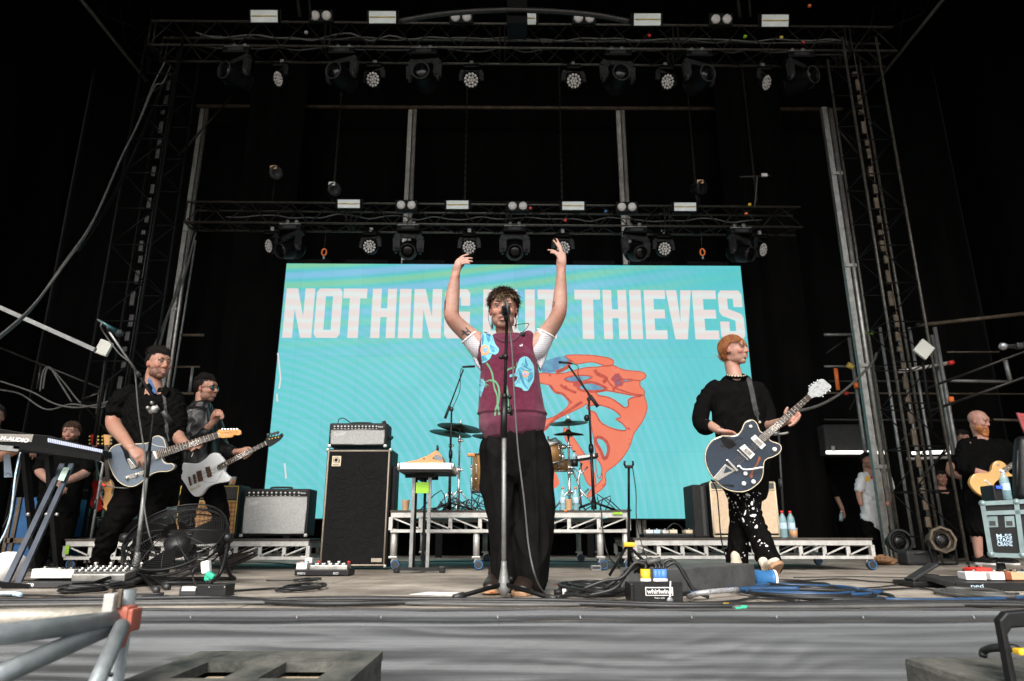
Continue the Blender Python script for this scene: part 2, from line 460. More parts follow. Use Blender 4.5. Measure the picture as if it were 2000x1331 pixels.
while x<3.8:
 MB().bar((x,EDGE-.035,-.014),(x+.003,EDGE-.037,-.024),.004,.003).build('cloth_pin',M['piping_'],so);x+=.33+.3*random.random()
mb=MB();mb.tube([(x,EDGE-.004+.004*noise.noise(V((x*2,0,0))),.004+.005*noise.noise(V((x*3,4,0))))for x in np.linspace(-3.5,3.9,90)],.008,6)
mb.build('rolled_hem',mat('hem',.03,.7),so)
def curtain(name,a,b,z0,z1,label,amp=.06,fold=5.0,n=None,mt='black_cloth'):
 a=V(a);b=V(b);L=(b-a).length;n=n or int(L*22);u=(b-a)/L;nrm=V((-u.y,u.x));vs=[];fs=[];nz=10
 for j in range(nz+1):
  z=z0+(z1-z0)*j/nz
  for i in range(n+1):
   t=L*i/n;h=amp*math.sin(t*fold+1.7*math.sin(t*1.3))*(1-.3*j/nz)+amp*.4*noise.noise(V((t*3,z*.4,0)))
   vs.append((a.x+u.x*t+nrm.x*h,a.y+u.y*t+nrm.y*h,z))
 for j in range(nz):
  for i in range(n):k=j*(n+1)+i;fs.append((k,k+1,k+n+2,k+n+1))
 mb=MB().add(vs,fs,True);o=mb.build(name,M[mt],loc=(a.x,a.y,z0));tag(o,label,'curtain');return o
curtain('backdrop_curtain',(-9,11.9),(9,11.9),0,9.6,'black backdrop cloth filling the rear of the stage',.03,2)
curtain('side_curtain',(-8.6,1.0),(-8.6,11.9),-1.2,9.6,'black cloth wall closing the left side of the stage',.04,2)  # both side cloths extended forward, out of view, to cut side light
curtain('side_curtain',(8.6,1.0),(8.6,11.9),-1.2,9.6,'black cloth wall closing the right side of the stage',.04,2)
def legx(px,py,Y):return P(px,py,Y).x
curtain('leg_curtain',(legx(1466,900,10.9),11.0),(legx(1616,900,10.9),11.0),0.02,9.0,'black pleated drape hanging just right of the video screen',.05,9)
curtain('leg_curtain',(legx(398,900,10.9),11.0),(legx(525,900,10.9),11.0),0.02,9.0,'black pleated drape hanging just left of the video screen',.03,7)
mb=MB();mb.bbox(-9,9,-1.2,12.2,9.6,9.66)
tag(mb.build('stage_roof',M['black_cloth'],loc=(0,6,9.6)),'black fabric roof skin stretched over the stage','roof')  # roof front extended out of view, shaped to shade the rig
# ================================================================ lattice trusses
def lattice(mb,a,b,c,d,bay,r=.009):
 L=(b-a).length;n=max(2,int(round(L/bay)))
 for i in range(n):
  t0=i/n;t1=(i+.5)/n;t2=(i+1)/n
  mb.tube([a.lerp(b,t0),c.lerp(d,t1)],r,5);mb.tube([c.lerp(d,t1),a.lerp(b,t2)],r,5)
def truss(name,label,A,B,h,dep,m='truss_metal',r=.02,bay=.62,cat='truss',hv=None,dv=None):
 A=V(A);B=V(B);u=(B-A).normalized();hv=(V(hv)if hv else V((0,0,1)))*h
 dv=(V(dv)if dv else V((0,1,0)))*dep
 root=thing(name,label,cat,A)
 for q in(V(),hv,dv,hv+dv):MB().tube([A+q,B+q],r*.85,8).build('chord',M['chord_glint' if m=='truss_metal' else m],root)  # pale chords against dark bracing: glints put into the colour
 mb=MB();lattice(mb,A,B,A+hv,B+hv,bay);lattice(mb,A+dv,B+dv,A+hv+dv,B+hv+dv,bay)
 lattice(mb,A,B,A+dv,B+dv,bay);lattice(mb,A+hv,B+hv,A+hv+dv,B+hv+dv,bay)
 L=(B-A).length;k=0.0
 while k<=L:
  for dk in(0.0,.07):
   p=A+u*min(L,k+dk);mb.tube([p,p+hv],r*.7,5);mb.tube([p+dv,p+hv+dv],r*.7,5);mb.tube([p,p+dv],r*.6,5)
  k+=2.44
 mb.build('bracing',M['brace_dark'],root);return root
UA,UB=G(288,88,6.85),G(1752,100,6.85)
tr1=truss('lighting_truss','long upper black lighting truss across the top of the stage',UA,UB,.40,.34)
LA,LB=G(360,434,4.88),G(1568,444,4.88)
tr2=truss('lighting_truss','lower lighting truss just above the video screen',LA,LB,.34,.30)
def on_line(A,B,px,z):
 best=None
 for i in range(401):
  p=A.lerp(B,i/400);q=p-CAM;dx=q.x/(q.y*_c+q.z*_s)*FPX+1000
  if best is None or abs(dx-px)<best[0]:best=(abs(dx-px),p)
 return V((best[1].x,best[1].y,z))
def rig_cable(A,B,z,dy,seed,label,m='cable_grey',r=.012,amp=.05):
 rnd=random.Random(seed);pts=[]
 n=34
 for i in range(n+1):p=A.lerp(B,.06+.88*i/n);pts.append((p.x,p.y+dy+rnd.uniform(-.03,.03),z+rnd.uniform(-amp,amp)))
 tag(MB().tube(pts,r,6,sub=3).build('truss_cable',M[m],loc=pts[0]),label,'cable','cables running along the trusses')
rig_cable(UA,UB,7.05,.05,1,'pale cable looping along the front of the upper truss')
rig_cable(UA,UB,6.98,.20,2,'black cable sagging inside the upper truss','cable_black',.014)
rig_cable(UA,UB,7.12,.16,3,'second pale cable strung above the first along the upper truss','cable_grey',.008,.03)
rig_cable(LA,LB,5.05,.12,4,'cable running inside the lower truss over the screen','cable_grey',.010,.04)
def ori(yaw,tilt):
 f=V((math.sin(yaw)*math.cos(tilt),-math.cos(yaw)*math.cos(tilt),-math.sin(tilt)))
 r=V((math.cos(yaw),math.sin(yaw),0));u=r.cross(f);
 if u.z<0:u=-u
 return Matrix((r,f,u)).transposed()
def moving_head(loc,yaw,tilt,label,group,sc=1.0):
 root=thing('moving_head_light',label,'stage light',loc,group);L=V(loc)
 def w(p):return L+V(p)*sc
 for sx in(-.07,.07):
  mb=MB();mb.box(w((sx,0,-.005)),V((.035,.05,.09))*sc);mb.tube([w((sx,-.03,.03)),w((sx,.03,.03))],.03*sc,8);mb.build('clamp',M['galv'],root)
 mb=MB();mb.cbox(w((0,0,-.10)),V((.36,.24,.10))*sc,.025*sc);o=mb.build('base',M['rig_black'],root)
 MB().cbox(w((0,-.122,-.10)),V((.20,.01,.05))*sc,.004).build('display_panel',M['rig_grey'],o)
 MB().box(w((0,0,-.047)),V((.33,.21,.012))*sc).build('top_plate',M['galv'],o)
 Y=Matrix.Rotation(yaw,3,'Z')
 mb=MB()
 def yk(x,z):return w(Y@V((x,0,z)))
 pts=[(-.175,-.43),(-.185,-.24),(-.13,-.165),(.13,-.165),(.185,-.24),(.175,-.43)]
 for a,b in zip(pts[:-1],pts[1:]):mb.bar(yk(*a),yk(*b),.11*sc,.045*sc,up=Y@V((0,-1,0)))
 for sx in(-1,1):mb.lathe([(.045*sc,-.012*sc),(.05*sc,.03*sc)],w(Y@V((sx*.175,0,-.43))),Y@V((sx,0,0)),14)
 mb.build('yoke',M['rig_grey'],root)
 Q=ori(yaw,tilt);f=Q@V((0,1,0));hc=w((0,0,-.43))
 mb=MB();mb.lathe([(r*sc,h*sc)for r,h in[(.0,-.24),(.10,-.235),(.135,-.18),(.142,-.02),(.135,.10),(.118,.14),(.118,.19),(.104,.20),(.098,.17)]],hc,f,22)
 for k in range(5):
  mb.lathe([((.146)*sc,(-.16+k*.03)*sc),(.150*sc,(-.152+k*.03)*sc),(.146*sc,(-.144+k*.03)*sc)],hc,f,22)
 hd=mb.build('head',M['rig_black'],root)
 MB().lathe([(.0,.19*sc),(.05*sc,.186*sc),(.1*sc,.165*sc),(.1*sc,.15*sc)],hc,f,22).build('lens',M['glass_dark'],hd)
 MB().lathe([(.1*sc,.196*sc),(.112*sc,.205*sc),(.12*sc,.192*sc)],hc,f,26,caps=False).build('lens_ring',M['rig_grey'],hd)
 return root
def wash_light(loc,yaw,tilt,label,group,sc=1.0):
 root=thing('led_wash_light',label,'stage light',loc,group);L=V(loc)
 def w(p):return L+V(p)*sc
 mb=MB();mb.box(w((0,0,.0)),V((.05,.04,.09))*sc);mb.build('clamp',M['galv'],root)
 mb=MB();mb.cbox(w((0,0,-.075)),V((.22,.16,.07))*sc,.02*sc);mb.build('base',M['rig_black'],root)
 Y=Matrix.Rotation(yaw,3,'Z');mb=MB()
 def yk(x,z):return w(Y@V((x,0,z)))
 pts=[(-.145,-.27),(-.14,-.16),(-.11,-.115),(.11,-.115),(.14,-.16),(.145,-.27)]
 for a,b in zip(pts[:-1],pts[1:]):mb.bar(yk(*a),yk(*b),.07*sc,.03*sc,up=Y@V((0,-1,0)))
 mb.build('yoke',M['rig_grey'],root)
 Q=ori(yaw,tilt);f=Q@V((0,1,0));hc=w((0,0,-.27))
 mb=MB();mb.lathe([(r*sc,h*sc)for r,h in[(0,-.12),(.08,-.115),(.118,-.05),(.125,.03),(.12,.05),(.112,.05),(.11,.035),(0,.034)]],hc,f,24)
 hd=mb.build('head',M['rig_black'],root);mb=MB()
 cells=[(0,0)]+[(.042*math.cos(a),.042*math.sin(a))for a in[math.pi/3*i for i in range(6)]]+[(.084*math.cos(a),.084*math.sin(a))for a in[math.pi/6*i+.26 for i in range(12)]]
 for(a,b)in cells:mb.ell(hc+Q@(V((a,.038,b))*sc),(.0205*sc,.012*sc,.0205*sc),Q,10,6)
 mb.build('lens_cells',M['lens_white'],hd);return root
def strobe(loc,label,group,w=.41,h=.20,tilt=.35):
 root=thing('strobe_panel',label,'strobe light',loc,group);Q=ori(0,tilt);L=V(loc)
 mb=MB();mb.cbox(L+Q@V((0,-.05,0)),(w,.10,h),.012,Q)
 for s in(-1,1):mb.bar(L+Q@V((s*(w/2+.012),-.05,-h*.3)),L+Q@V((s*(w/2+.012),-.05,h*.55)),.016,.03)
 mb.build('housing',M['black_metal'],root)
 MB().cbox(L+Q@V((0,.004,0)),(w-.035,.012,h-.035),.004,Q).build('reflector_face',M['lamp_pale'],root)
 MB().tube([L+Q@V((-w*.43,.014,0)),L+Q@V((w*.43,.014,0))],.0075,8).build('flash_tube',M['lamp_yellow'],root);return root
def blinder(loc,label,group,tilt=.35):
 root=thing('blinder_light',label,'audience blinder',loc,group);Q=ori(0,tilt);L=V(loc)
 mb=MB();mb.cbox(L+Q@V((0,-.06,0)),(.34,.12,.17),.014,Q);mb.build('housing',M['black_metal'],root)
 for s in(-1,1):
  MB().lathe([(.066,.0),(.064,.012),(.045,.026),(0,.034)],L+Q@V((s*.08,0,0)),Q@V((0,1,0)),20).build('lamp',M['lens_white'],root)
 return root
def place_row(A,B,zt,specs,fn):pass
g='strobe panels on the upper truss'
xs=[512,745,1022,1265,1517]
for i,x in enumerate(xs):strobe(on_line(UA,UB,x,7.28)+V((0,-.07,0)),ordn(i,5)+' pale strobe panel on top of the upper truss',g)
g='twin blinders on the upper truss'
xs=[625,900,1141,1413]
for i,x in enumerate(xs):blinder(on_line(UA,UB,x,7.30)+V((0,-.07,0)),ordn(i,4)+' twin-lamp blinder on the upper truss',g)
g='moving heads under the upper truss'
for i,(x,yw)in enumerate([(470,-.5),(672,-.35),(832,-.1),(1205,.1),(1362,.35),(1556,.5)]):
 moving_head(on_line(UA,UB,x,6.80),yw,.15,ordn(i,6)+' black moving head lamp under the upper truss',g,1.05)
g='LED wash lamps under the upper truss'
for i,(x,yw)in enumerate([(550,-.75),(734,-.35),(921,0),(1121,.1),(1298,.4),(1489,.75)]):
 wash_light(on_line(UA+V((0,.34,0)),UB+V((0,.34,0)),x,6.84),-yw if False else yw,.55,ordn(i,6)+' round LED wash lamp under the upper truss',g,1.0)
g='strobe panels on the lower truss'
for i,x in enumerate([680,892,1121,1338]):strobe(on_line(LA,LB,x,5.17)+V((0,-.07,0)),ordn(i,4)+' pale strobe panel on the lower truss',g,.37,.165,.2)
g='twin blinders on the lower truss'
for i,x in enumerate([794,1011,1226]):blinder(on_line(LA,LB,x,5.16)+V((0,-.07,0)),ordn(i,3)+' twin-lamp blinder on the lower truss',g,.2)
g='moving heads under the lower truss'
for i,(x,yw)in enumerate([(572,-.6),(798,.12),(1004,.03),(1240,.25),(1444,.55)]):
 moving_head(on_line(LA,LB,x,4.86),yw,.45,ordn(i,5)+' black moving head lamp above the video screen',g,.98)
g='LED wash lamps under the lower truss'
for i,(x,yw)in enumerate([(531,-.75),(724,-.2),(917,0),(1099,.1),(1294,.15),(1484,.7)]):
 wash_light(on_line(LA+V((0,.3,0)),LB+V((0,.3,0)),x,4.9),yw,.35,ordn(i,6)+' round LED wash lamp above the video screen',g,1.0)
for i,(x,y,l)in enumerate([(537,340,'leftmost small lamp standing up from the lower truss'),(650,372,'small lamp with pale tag above the lower truss, right of the leftmost'),(1363,368,'small lamp with tan tag above the lower truss by its chain')]):
 p=P(x,y,9.6);root=thing('small_spotlight',l,'stage light',(p.x,9.6,5.22))
 MB().tube([(p.x,9.6,5.22),(p.x+.01,9.6,p.z-.06)],.014,8).build('stem',M['black_metal'],root)
 mb=MB();mb.lathe([(.0,-.10),(.08,-.095),(.095,.02),(.11,.10),(.10,.11),(.04,.08)],p,(0.5,-.8,-.3),18);mb.build('body',M['black_plastic'],root)
 MB().cbox(p+V((.01,-.115,.05)),(.10,.015,.06),.004).build('tag',M['tan_paper' if i!=1 else 'paper'],root)
p=P(1475,346,9.6);root=thing('rigging_bar','thin horizontal bar with a pale tag above the lower truss at right','rigging bar',(p.x,9.6,5.22))
MB().tube([p-V((.24,0,0)),p+V((.24,0,.02))],.014,8).build('bar',M['truss_metal'],root);MB().cbox(p+V((.14,-.02,.02)),(.09,.03,.05),.005).build('tag',M['paper'],root)
MB().tube([p+V((.03,0,0)),(p.x+.0,9.6,p.z-.2),(p.x-.06,9.6,5.22)],.01,6,sub=4).build('stem',M['cable_grey'],root)
def chain(px,py0,py1,Y,label,m='steel',r=.012):
 a=P(px,py0,Y);b=P(px,py1,Y);a=V((b.x,Y,a.z));mb=MB();n=int((a.z-b.z)/.055)
 for i in range(n):
  c=V((b.x,Y,b.z+.055*(i+.5)));ax=V((1,0,0))if i%2 else V((0,1,0))
  mb.tube([c+V((0,0,.033))*math.sin(t)+ax*.014*math.cos(t)for t in[math.pi/4*k for k in range(8)]],.0055,4,closed=True)
 tag(mb.build('hoist_chain',M[m],loc=b),label,'chain','hoist chains above the lower truss')
for x,y0,l in[(650,120,'leftmost hoist chain down to the lower truss'),(908,150,'hoist chain left of the middle of the lower truss'),(1098,130,'bright hoist chain right of centre above the lower truss'),(1361,130,'hoist chain reaching the tan tagged small lamp'),(1478,130,'rightmost hoist chain above the pale tagged bar')]:
 chain(x,y0,394,9.62,l,'truss_metal')
for x,l in[(633,'orange hook hanging left of centre between truss and screen'),(1372,'orange hook hanging right of centre between truss and screen'),]:
 p=P(x,493,9.7);mb=MB()
 mb.tube([p+V((.035*math.cos(t),0,.055*math.sin(t)))for t in[math.pi/8*k for k in range(16)]],.012,8,closed=True)
 root=mb.build('shackle',M['orange_paint'],loc=p);tag(root,l,'hook')
 MB().lathe([(.0,-.03),(.016,-.025),(.016,.02),(0,.03)],p+V((0,0,-.08)),n=10).build('pin',M['steel'],root)
 MB().tube([p+V((0,0,.055)),V((p.x,9.7,4.9))],.004,5).build('cord',M['cable_black'],root)
# ================================================================ rear frame, roof beams, towers
root=thing('goalpost_frame','tall steel posts and top pipe of the frame in front of the backdrop','steel frame',(0,11.3,0))
for px in(401,806,1210,1612):
 Y=9.3 if px==1612 else 11.3;x=P(px,212,Y).x;zt_=P(px,212,Y).z;k=1.0
 mb=MB();mb.bar((x-.035*k,Y,0),(x-.035*k,Y,zt_),.075*k,.075*k);mb.tube([(x+.055*k,Y-.03,0),(x+.055*k,Y-.03,zt_-.05)],.036*k,8)
 for z in(1.2,2.6,4.1,5.6):mb.bar((x-.06*k,Y-.05,z),(x+.09*k,Y-.05,z),.02,.05)
 mb.build('post',M['alu' if px in(806,1210)else 'steel'],root)
a=P(385,208,11.24);b=P(1645,214,11.24)
MB().tube([a,b],.036,8).build('top_pipe',M['rusty_steel'],root)
for z in(6.35,5.85):MB().tube([(-1.85,11.6,z),(2.0,11.6,z-.02)],.008,5).build('tension_wire',M['truss_metal'],root)
tag(MB().tube([P(348,305,10.9),P(452,190,10.9)],.02,6).build('brace_pole',M['truss_metal'],loc=P(348,305,10.9)),'thin dark pole leaning from the left tower to the rear frame','pole')
tag(MB().tube([P(1622,235,10.9),P(1675,300,10.9)],.02,6).build('brace_pole',M['truss_metal'],loc=P(1622,235,10.9)),'thin dark pole slanting from the rear frame to the right tower','pole')
for s,l in((-1,'left roof edge truss running towards the crowd'),(1,'right roof edge truss running towards the crowd')):
 x=6.95*s
 r_=truss('roof_truss',l,(x,1.3,8.75),(x,11.3,8.75),.6,.55,'black_metal',.03,.9,'truss',(0,0,1),(-s,0,0))
 MB().tube([(x+s*.06,1.3,8.70),(x+s*.06,11.2,8.70)],.028,8).build('edge_pipe',M['alu'],r_)
mb=MB();pts=[P(780,42,7.2),P(870,27,7.2),P(1000,20,7.2),P(1140,27,7.2),P(1230,42,7.2)]
tag(MB().tube(pts,.035,8,sub=6).build('roof_arch',M['truss_metal'],loc=pts[0]),'gently curved dark roof arch above the upper truss','roof beam')
mb=MB();c=P(1010,18,7.4);mb.box(c,(.26,.3,.7));tag(mb.build('chain_motor',M['black_metal'],loc=c),'black hoist motor hanging above the middle of the upper truss','hoist')
for px,l in((578,'cable bundle hanging from the roof near the left blinder'),(1437,'cable bundle hanging from the roof near the right blinder')):
 a=P(px,-30,7.4);b=P(px+8,34,7.4);tag(MB().tube([a,b],.03,7).tube([a+V((.16,0,0)),b+V((.14,0,0))],.02,6).build('hanging_cables',M['black_metal'],loc=b),l,'cable')
for px,py,A_,mt_,l in[(598*1.0,64,'u','lens_white','tiny pale clamp'),(1268,70,'u','red_paint','red'),(1455,72,'u','green_tape','green'),(1526,74,'u','lamp_yellow','yellow'),(1568,84,'u','red_paint','red'),(1581,12,'u','orange_paint','orange'),
       (1036,407,'l','red_paint','red'),(1104,431,'l','red_paint','red'),(1183,413,'l','blue_plastic','blue'),(1457,418,'l','orange_paint','orange'),(1464,400,'l','yellow_paint','yellow')]:
 Y=8.1 if A_=='u' else 9.5;p=P(px,py,Y)
 where={'u':'upper','l':'lower'}[A_]
 tag(MB().cbox(p,(.045,.04,.035),.01).build('cable_tag',M[mt_],loc=p),'small %s cable plug caught in the %s truss'%(l if l!='tiny pale clamp' else 'pale',where),'plug','coloured plugs in the trusses')
def tower(x,y,w,z1,label,bright,lad='truss_metal'):
 root=thing('scaffold_tower',label,'scaffold tower',(x,y,0))
 for sx in(-1,1):
  for sy in(-1,1):MB().tube([(x+sx*w/2,y+sy*w/2,0),(x+sx*w/2,y+sy*w/2,z1)],.017,8).build('upright',M[bright],root)
 mb=MB();z=.3;k=0
 while z<z1-.3:
  for sy in(-1,1):
   mb.tube([(x-w/2,y+sy*w/2,z),(x+w/2,y+sy*w/2,z)],.009,6)
   a,b=((-1,1)if k%2 else(1,-1));mb.tube([(x+a*w/2,y+sy*w/2,z),(x+b*w/2,y+sy*w/2,z+.5)],.008,5)
  for sx in(-1,1):mb.tube([(x+sx*w/2,y-w/2,z),(x+sx*w/2,y+w/2,z)],.008,5)
  z+=.5;k+=1
 mb.build('rungs',M['black_metal'],root)
 mb=MB();rnd=random.Random(int(x*10));z=.4
 while z<z1-.4:
  L=rnd.uniform(.06,.22);mb.cbox((x+rnd.uniform(-.02,.02),y,z+L/2),(.055,.03,L),.008);z+=L+rnd.uniform(.04,.12)
 mb.tube([(x+.05,y+.03,.2),(x+.05,y+.03,z1)],.008,5)
 mb.build('cable_ladder',M[lad],root)
tower(legx(258,600,8.1),8.1,.5,6.9,'dark lattice tower rising behind the left guitarist','black_metal')
tower(legx(1744,600,8.1),8.1,.46,6.9,'lattice tower with pale cable ladder in the right wing','chord_glint','rusty_steel')
def free_cable(pts,r,m,label,sub=8,name='cable',n=6):
 o=MB().tube(pts,r,n,sub=sub).build(name,M[m],loc=pts[-1]);tag(o,label,'cable');return o
def path_px(pts):return[P(a,b,c)for a,b,c in pts]
free_cable(path_px([(322,122,8.0),(300,165,7.9),(268,245,7.6),(236,310,7.3),(183,430,6.6),(125,515,5.9),(60,605,5.2),(-15,672,4.6)]),.011,'cable_grey','pale cable sweeping from the left roof corner to the left picture edge')
free_cable(path_px([(334,128,8.0),(318,162,7.9),(302,170,7.9),(270,242,7.6),(233,318,7.3),(178,442,6.6),(130,512,5.9),(62,600,5.2),(-15,668,4.6)]),.009,'cable_grey','second cable twisting beside the pale cable at left')
free_cable(path_px([(335,130,8.0),(302,205,7.9),(262,300,7.5),(212,400,7.0),(150,492,6.3)]),.018,'black_metal','thick black cable hanging from the left roof corner')
free_cable(path_px([(382,455,9.6),(360,540,9.5),(330,610,9.2),(306,690,8.8),(270,760,8.4)]),.016,'cable_grey','pale cable dropping from the left end of the lower truss')
free_cable(path_px([(377,450,9.6),(350,548,9.5),(322,628,9.2),(290,700,8.8)]),.012,'cable_grey','thinner cable beside the pale cable under the left truss end')
for i,(a,b,l)in enumerate([((-20,592,5.6),(186,684,5.6),'long pale bar slanting down through the left wing')]):
 A_,B_=P(*a),P(*b);tag(MB().bar(A_,B_,.035,.035).build('slanting_bar',M['galv'],loc=A_),l,'bar')
def diamond(px,py,Y,s,ang,label):
 p=P(px,py,Y);root=thing('flat_antenna',label,'panel',p);Q=Matrix.Rotation(ang,3,'Y')
 MB().cbox(p,(s,.035,s*1.12),.008,Q).build('panel_face',mat('panel_pale',(.5,.5,.44),.5,var=.1),root)
 MB().cbox(p+V((0,.035,0)),(s*.5,.04,s*.5),.01,Q).build('bracket',M['black_metal'],root)
 MB().tube([p+V((0,.05,0)),(p.x,p.y+.1,p.z-.9)],.016,8).build('mounting_pole',M['black_metal'],root)
diamond(203,680,6.2,.125,.35,'pale square panel tilted like a diamond in the left wing')
diamond(1804,683,7.6,.17,.75,'pale square panel tilted like a diamond in the right wing')
root=thing('side_scaffold','open tube scaffolding filling the right wing behind the bald guitarist','scaffolding',(P(1780,1060,9.2).x,9.2,0))
def pipe(a,b,r=.024,m='galv',nm='scaffold_pipe'):return MB().tube([P(*a),P(*b)],r,8).build(nm,M[m],root)
for px,y0,y1,Y,r in[(1664,660,1010,9.9,.026),(1702,640,1065,9.6,.016),(1728,640,1070,9.0,.020),(1762,660,1070,9.4,.018),(1786,640,1060,9.2,.020),(1828,655,960,9.0,.022),(1836,640,1060,8.8,.026),(1846,900,1070,8.2,.018)]:
 x=P(px,700,Y).x;a=P(px,y0,Y).z;b=max(0,P(px,y1,Y).z)
 MB().tube([(x,Y,b),(x,Y,a)],r,8).build('standard',M['galv'],root)
for a,b,r,mt_ in[((1610,654,10.0),(1664,654,10.0),.022,'galv'),((1610,716,10.0),(1662,716,10.0),.016,'galv'),((1660,716,10.0),(1760,716,10.0),.012,'truss_metal'),((1605,768,10.0),(2010,770,10.0),.014,'rusty_steel'),((1620,745,10.2),(1960,745,10.2),.016,'truss_metal'),
     ((1850,688,9.6),(1952,688,9.6),.014,'rusty_steel'),((1857,744,9.2),(1966,746,9.2),.022,'galv'),((1755,726,8.9),(1862,708,8.9),.026,'alu'),((1808,760,8.8),(2010,684,8.0),.016,'truss_metal'),((1812,805,8.8),(2010,734,8.0),.018,'truss_metal'),
     ((1962,700,8.6),(1974,748,8.6),.028,'galv'),((1610,820,10.2),(2010,822,10.2),.016,'truss_metal'),((1740,640,10.2),(1660,800,10.2),.014,'truss_metal'),((1615,690,10.2),(1663,655,10.2),.012,'truss_metal'),((1940,820,9.8),(2010,822,9.8),.018,'rusty_steel'),((1760,862,9.6),(1835,800,9.6),.014,'truss_metal'),((1800,930,9.2),(1850,880,9.2),.014,'truss_metal'),((1790,636,9.9),(2010,612,9.4),.03,'rusty_steel')]:
 pipe(a,b,r,mt_)
for a,b,r,mt_ in[((1681,650,9.8),(1705,651,9.8),.030,'green_tape'),((1853,710,8.85),(1862,708,8.85),.031,'red_paint'),((1857,776,8.75),(1858,786,8.75),.036,'orange_paint'),((1671,748,9.85),(1673,758,9.85),.036,'orange_paint'),((1650,769,9.95),(1656,769,9.95),.028,'red_paint'),((1655,712,9.9),(1666,718,9.9),.045,'lamp_yellow')]:
 MB().tube([P(*a),P(*b)],r,8).build('tape_band',M[mt_],root)
tag(MB().tube([P(1632,720,9.9),P(1637,762,9.9)],.03,8).build('orange_rod',M['orange_paint'],loc=P(1637,762,9.9)),'short orange rod hanging from the right wing scaffold','rod')
mat('strip_lit',(.8,.8,.75),.5,emit=(1,.97,.88),estr=.75)
for a,b,l in[((1614,884,10.6),(1728,884,10.6),'long lit strip lamp backstage behind the right post'),((1782,885,10.2),(1868,883,10.2),'lit strip lamp backstage left of the bald guitarist')]:
 A_,B_=P(*a),P(*b);root=thing('strip_lamp',l,'strip light',A_)
 MB().tube([A_,B_],.028,8).build('tube',M['strip_lit'],root)
 for t in(.12,.88):MB().cbox(A_.lerp(B_,t)+V((0,0,.05)),(.05,.04,.1),.006).build('bracket',M['steel'],root)
A_,B_=P(1772,897,9.9),P(1870,893,9.9);tag(MB().tube([A_,B_],.022,8).build('pale_pipe',M['alu'],loc=A_),'pale pipe just below the lit strip lamp at right','pipe')
A_=P(1612,858,10.9);tag(MB().cbox(P(1655,862,10.9),(.85,.3,.5),.05).build('backstage_crate',mat('dull_grey',.02,.8),loc=A_),'dull grey crate backstage above the strip lamp','crate')
root=thing('side_scaffold','dark pipes and brackets behind the two left musicians','scaffolding',(P(350,1060,9.5).x,9.5,0))
for a,b,r,mt_ in[((354,655,9.6),(398,655,9.6),.022,'rusty_steel'),((345,717,9.6),(390,717,9.6),.016,'rusty_steel'),((340,769,9.4),(378,769,9.4),.02,'rusty_steel'),((376,718,9.4),(370,766,9.4),.02,'galv'),((382,470,9.6),(330,800,9.6),.014,'galv'),((0,680,8),(200,760,8),.012,'truss_metal'),((80,715,8),(72,760,8),.012,'truss_metal'),((160,780,7.6),(195,768,7.6),.012,'truss_metal'),((212,740,8.5),(190,850,8.5),.014,'truss_metal'),((196,756,8.5),(188,810,8.5),.014,'rusty_steel')]:
 MB().tube([P(*a),P(*b)],r,8).build('scaffold_pipe',M[mt_],root)
for k,(pts,l)in enumerate([([(0,745),(60,765),(110,790),(160,796),(230,780)],'cable swag nearest the top of the left wing'),([(0,762),(40,770),(90,800),(140,790),(200,796),(240,770)],'cable swag crossing behind the left microphone stand'),([(84,760),(90,725),(100,722),(118,750),(140,785)],'looped cable hanging in the left wing'),([(78,765),(84,728),(97,718),(125,748),(165,792),(215,788)],'wider looped cable hanging in the left wing')]):
 free_cable([P(a,b,7.6+.1*k)for a,b in pts],.010,'cable_grey',l)
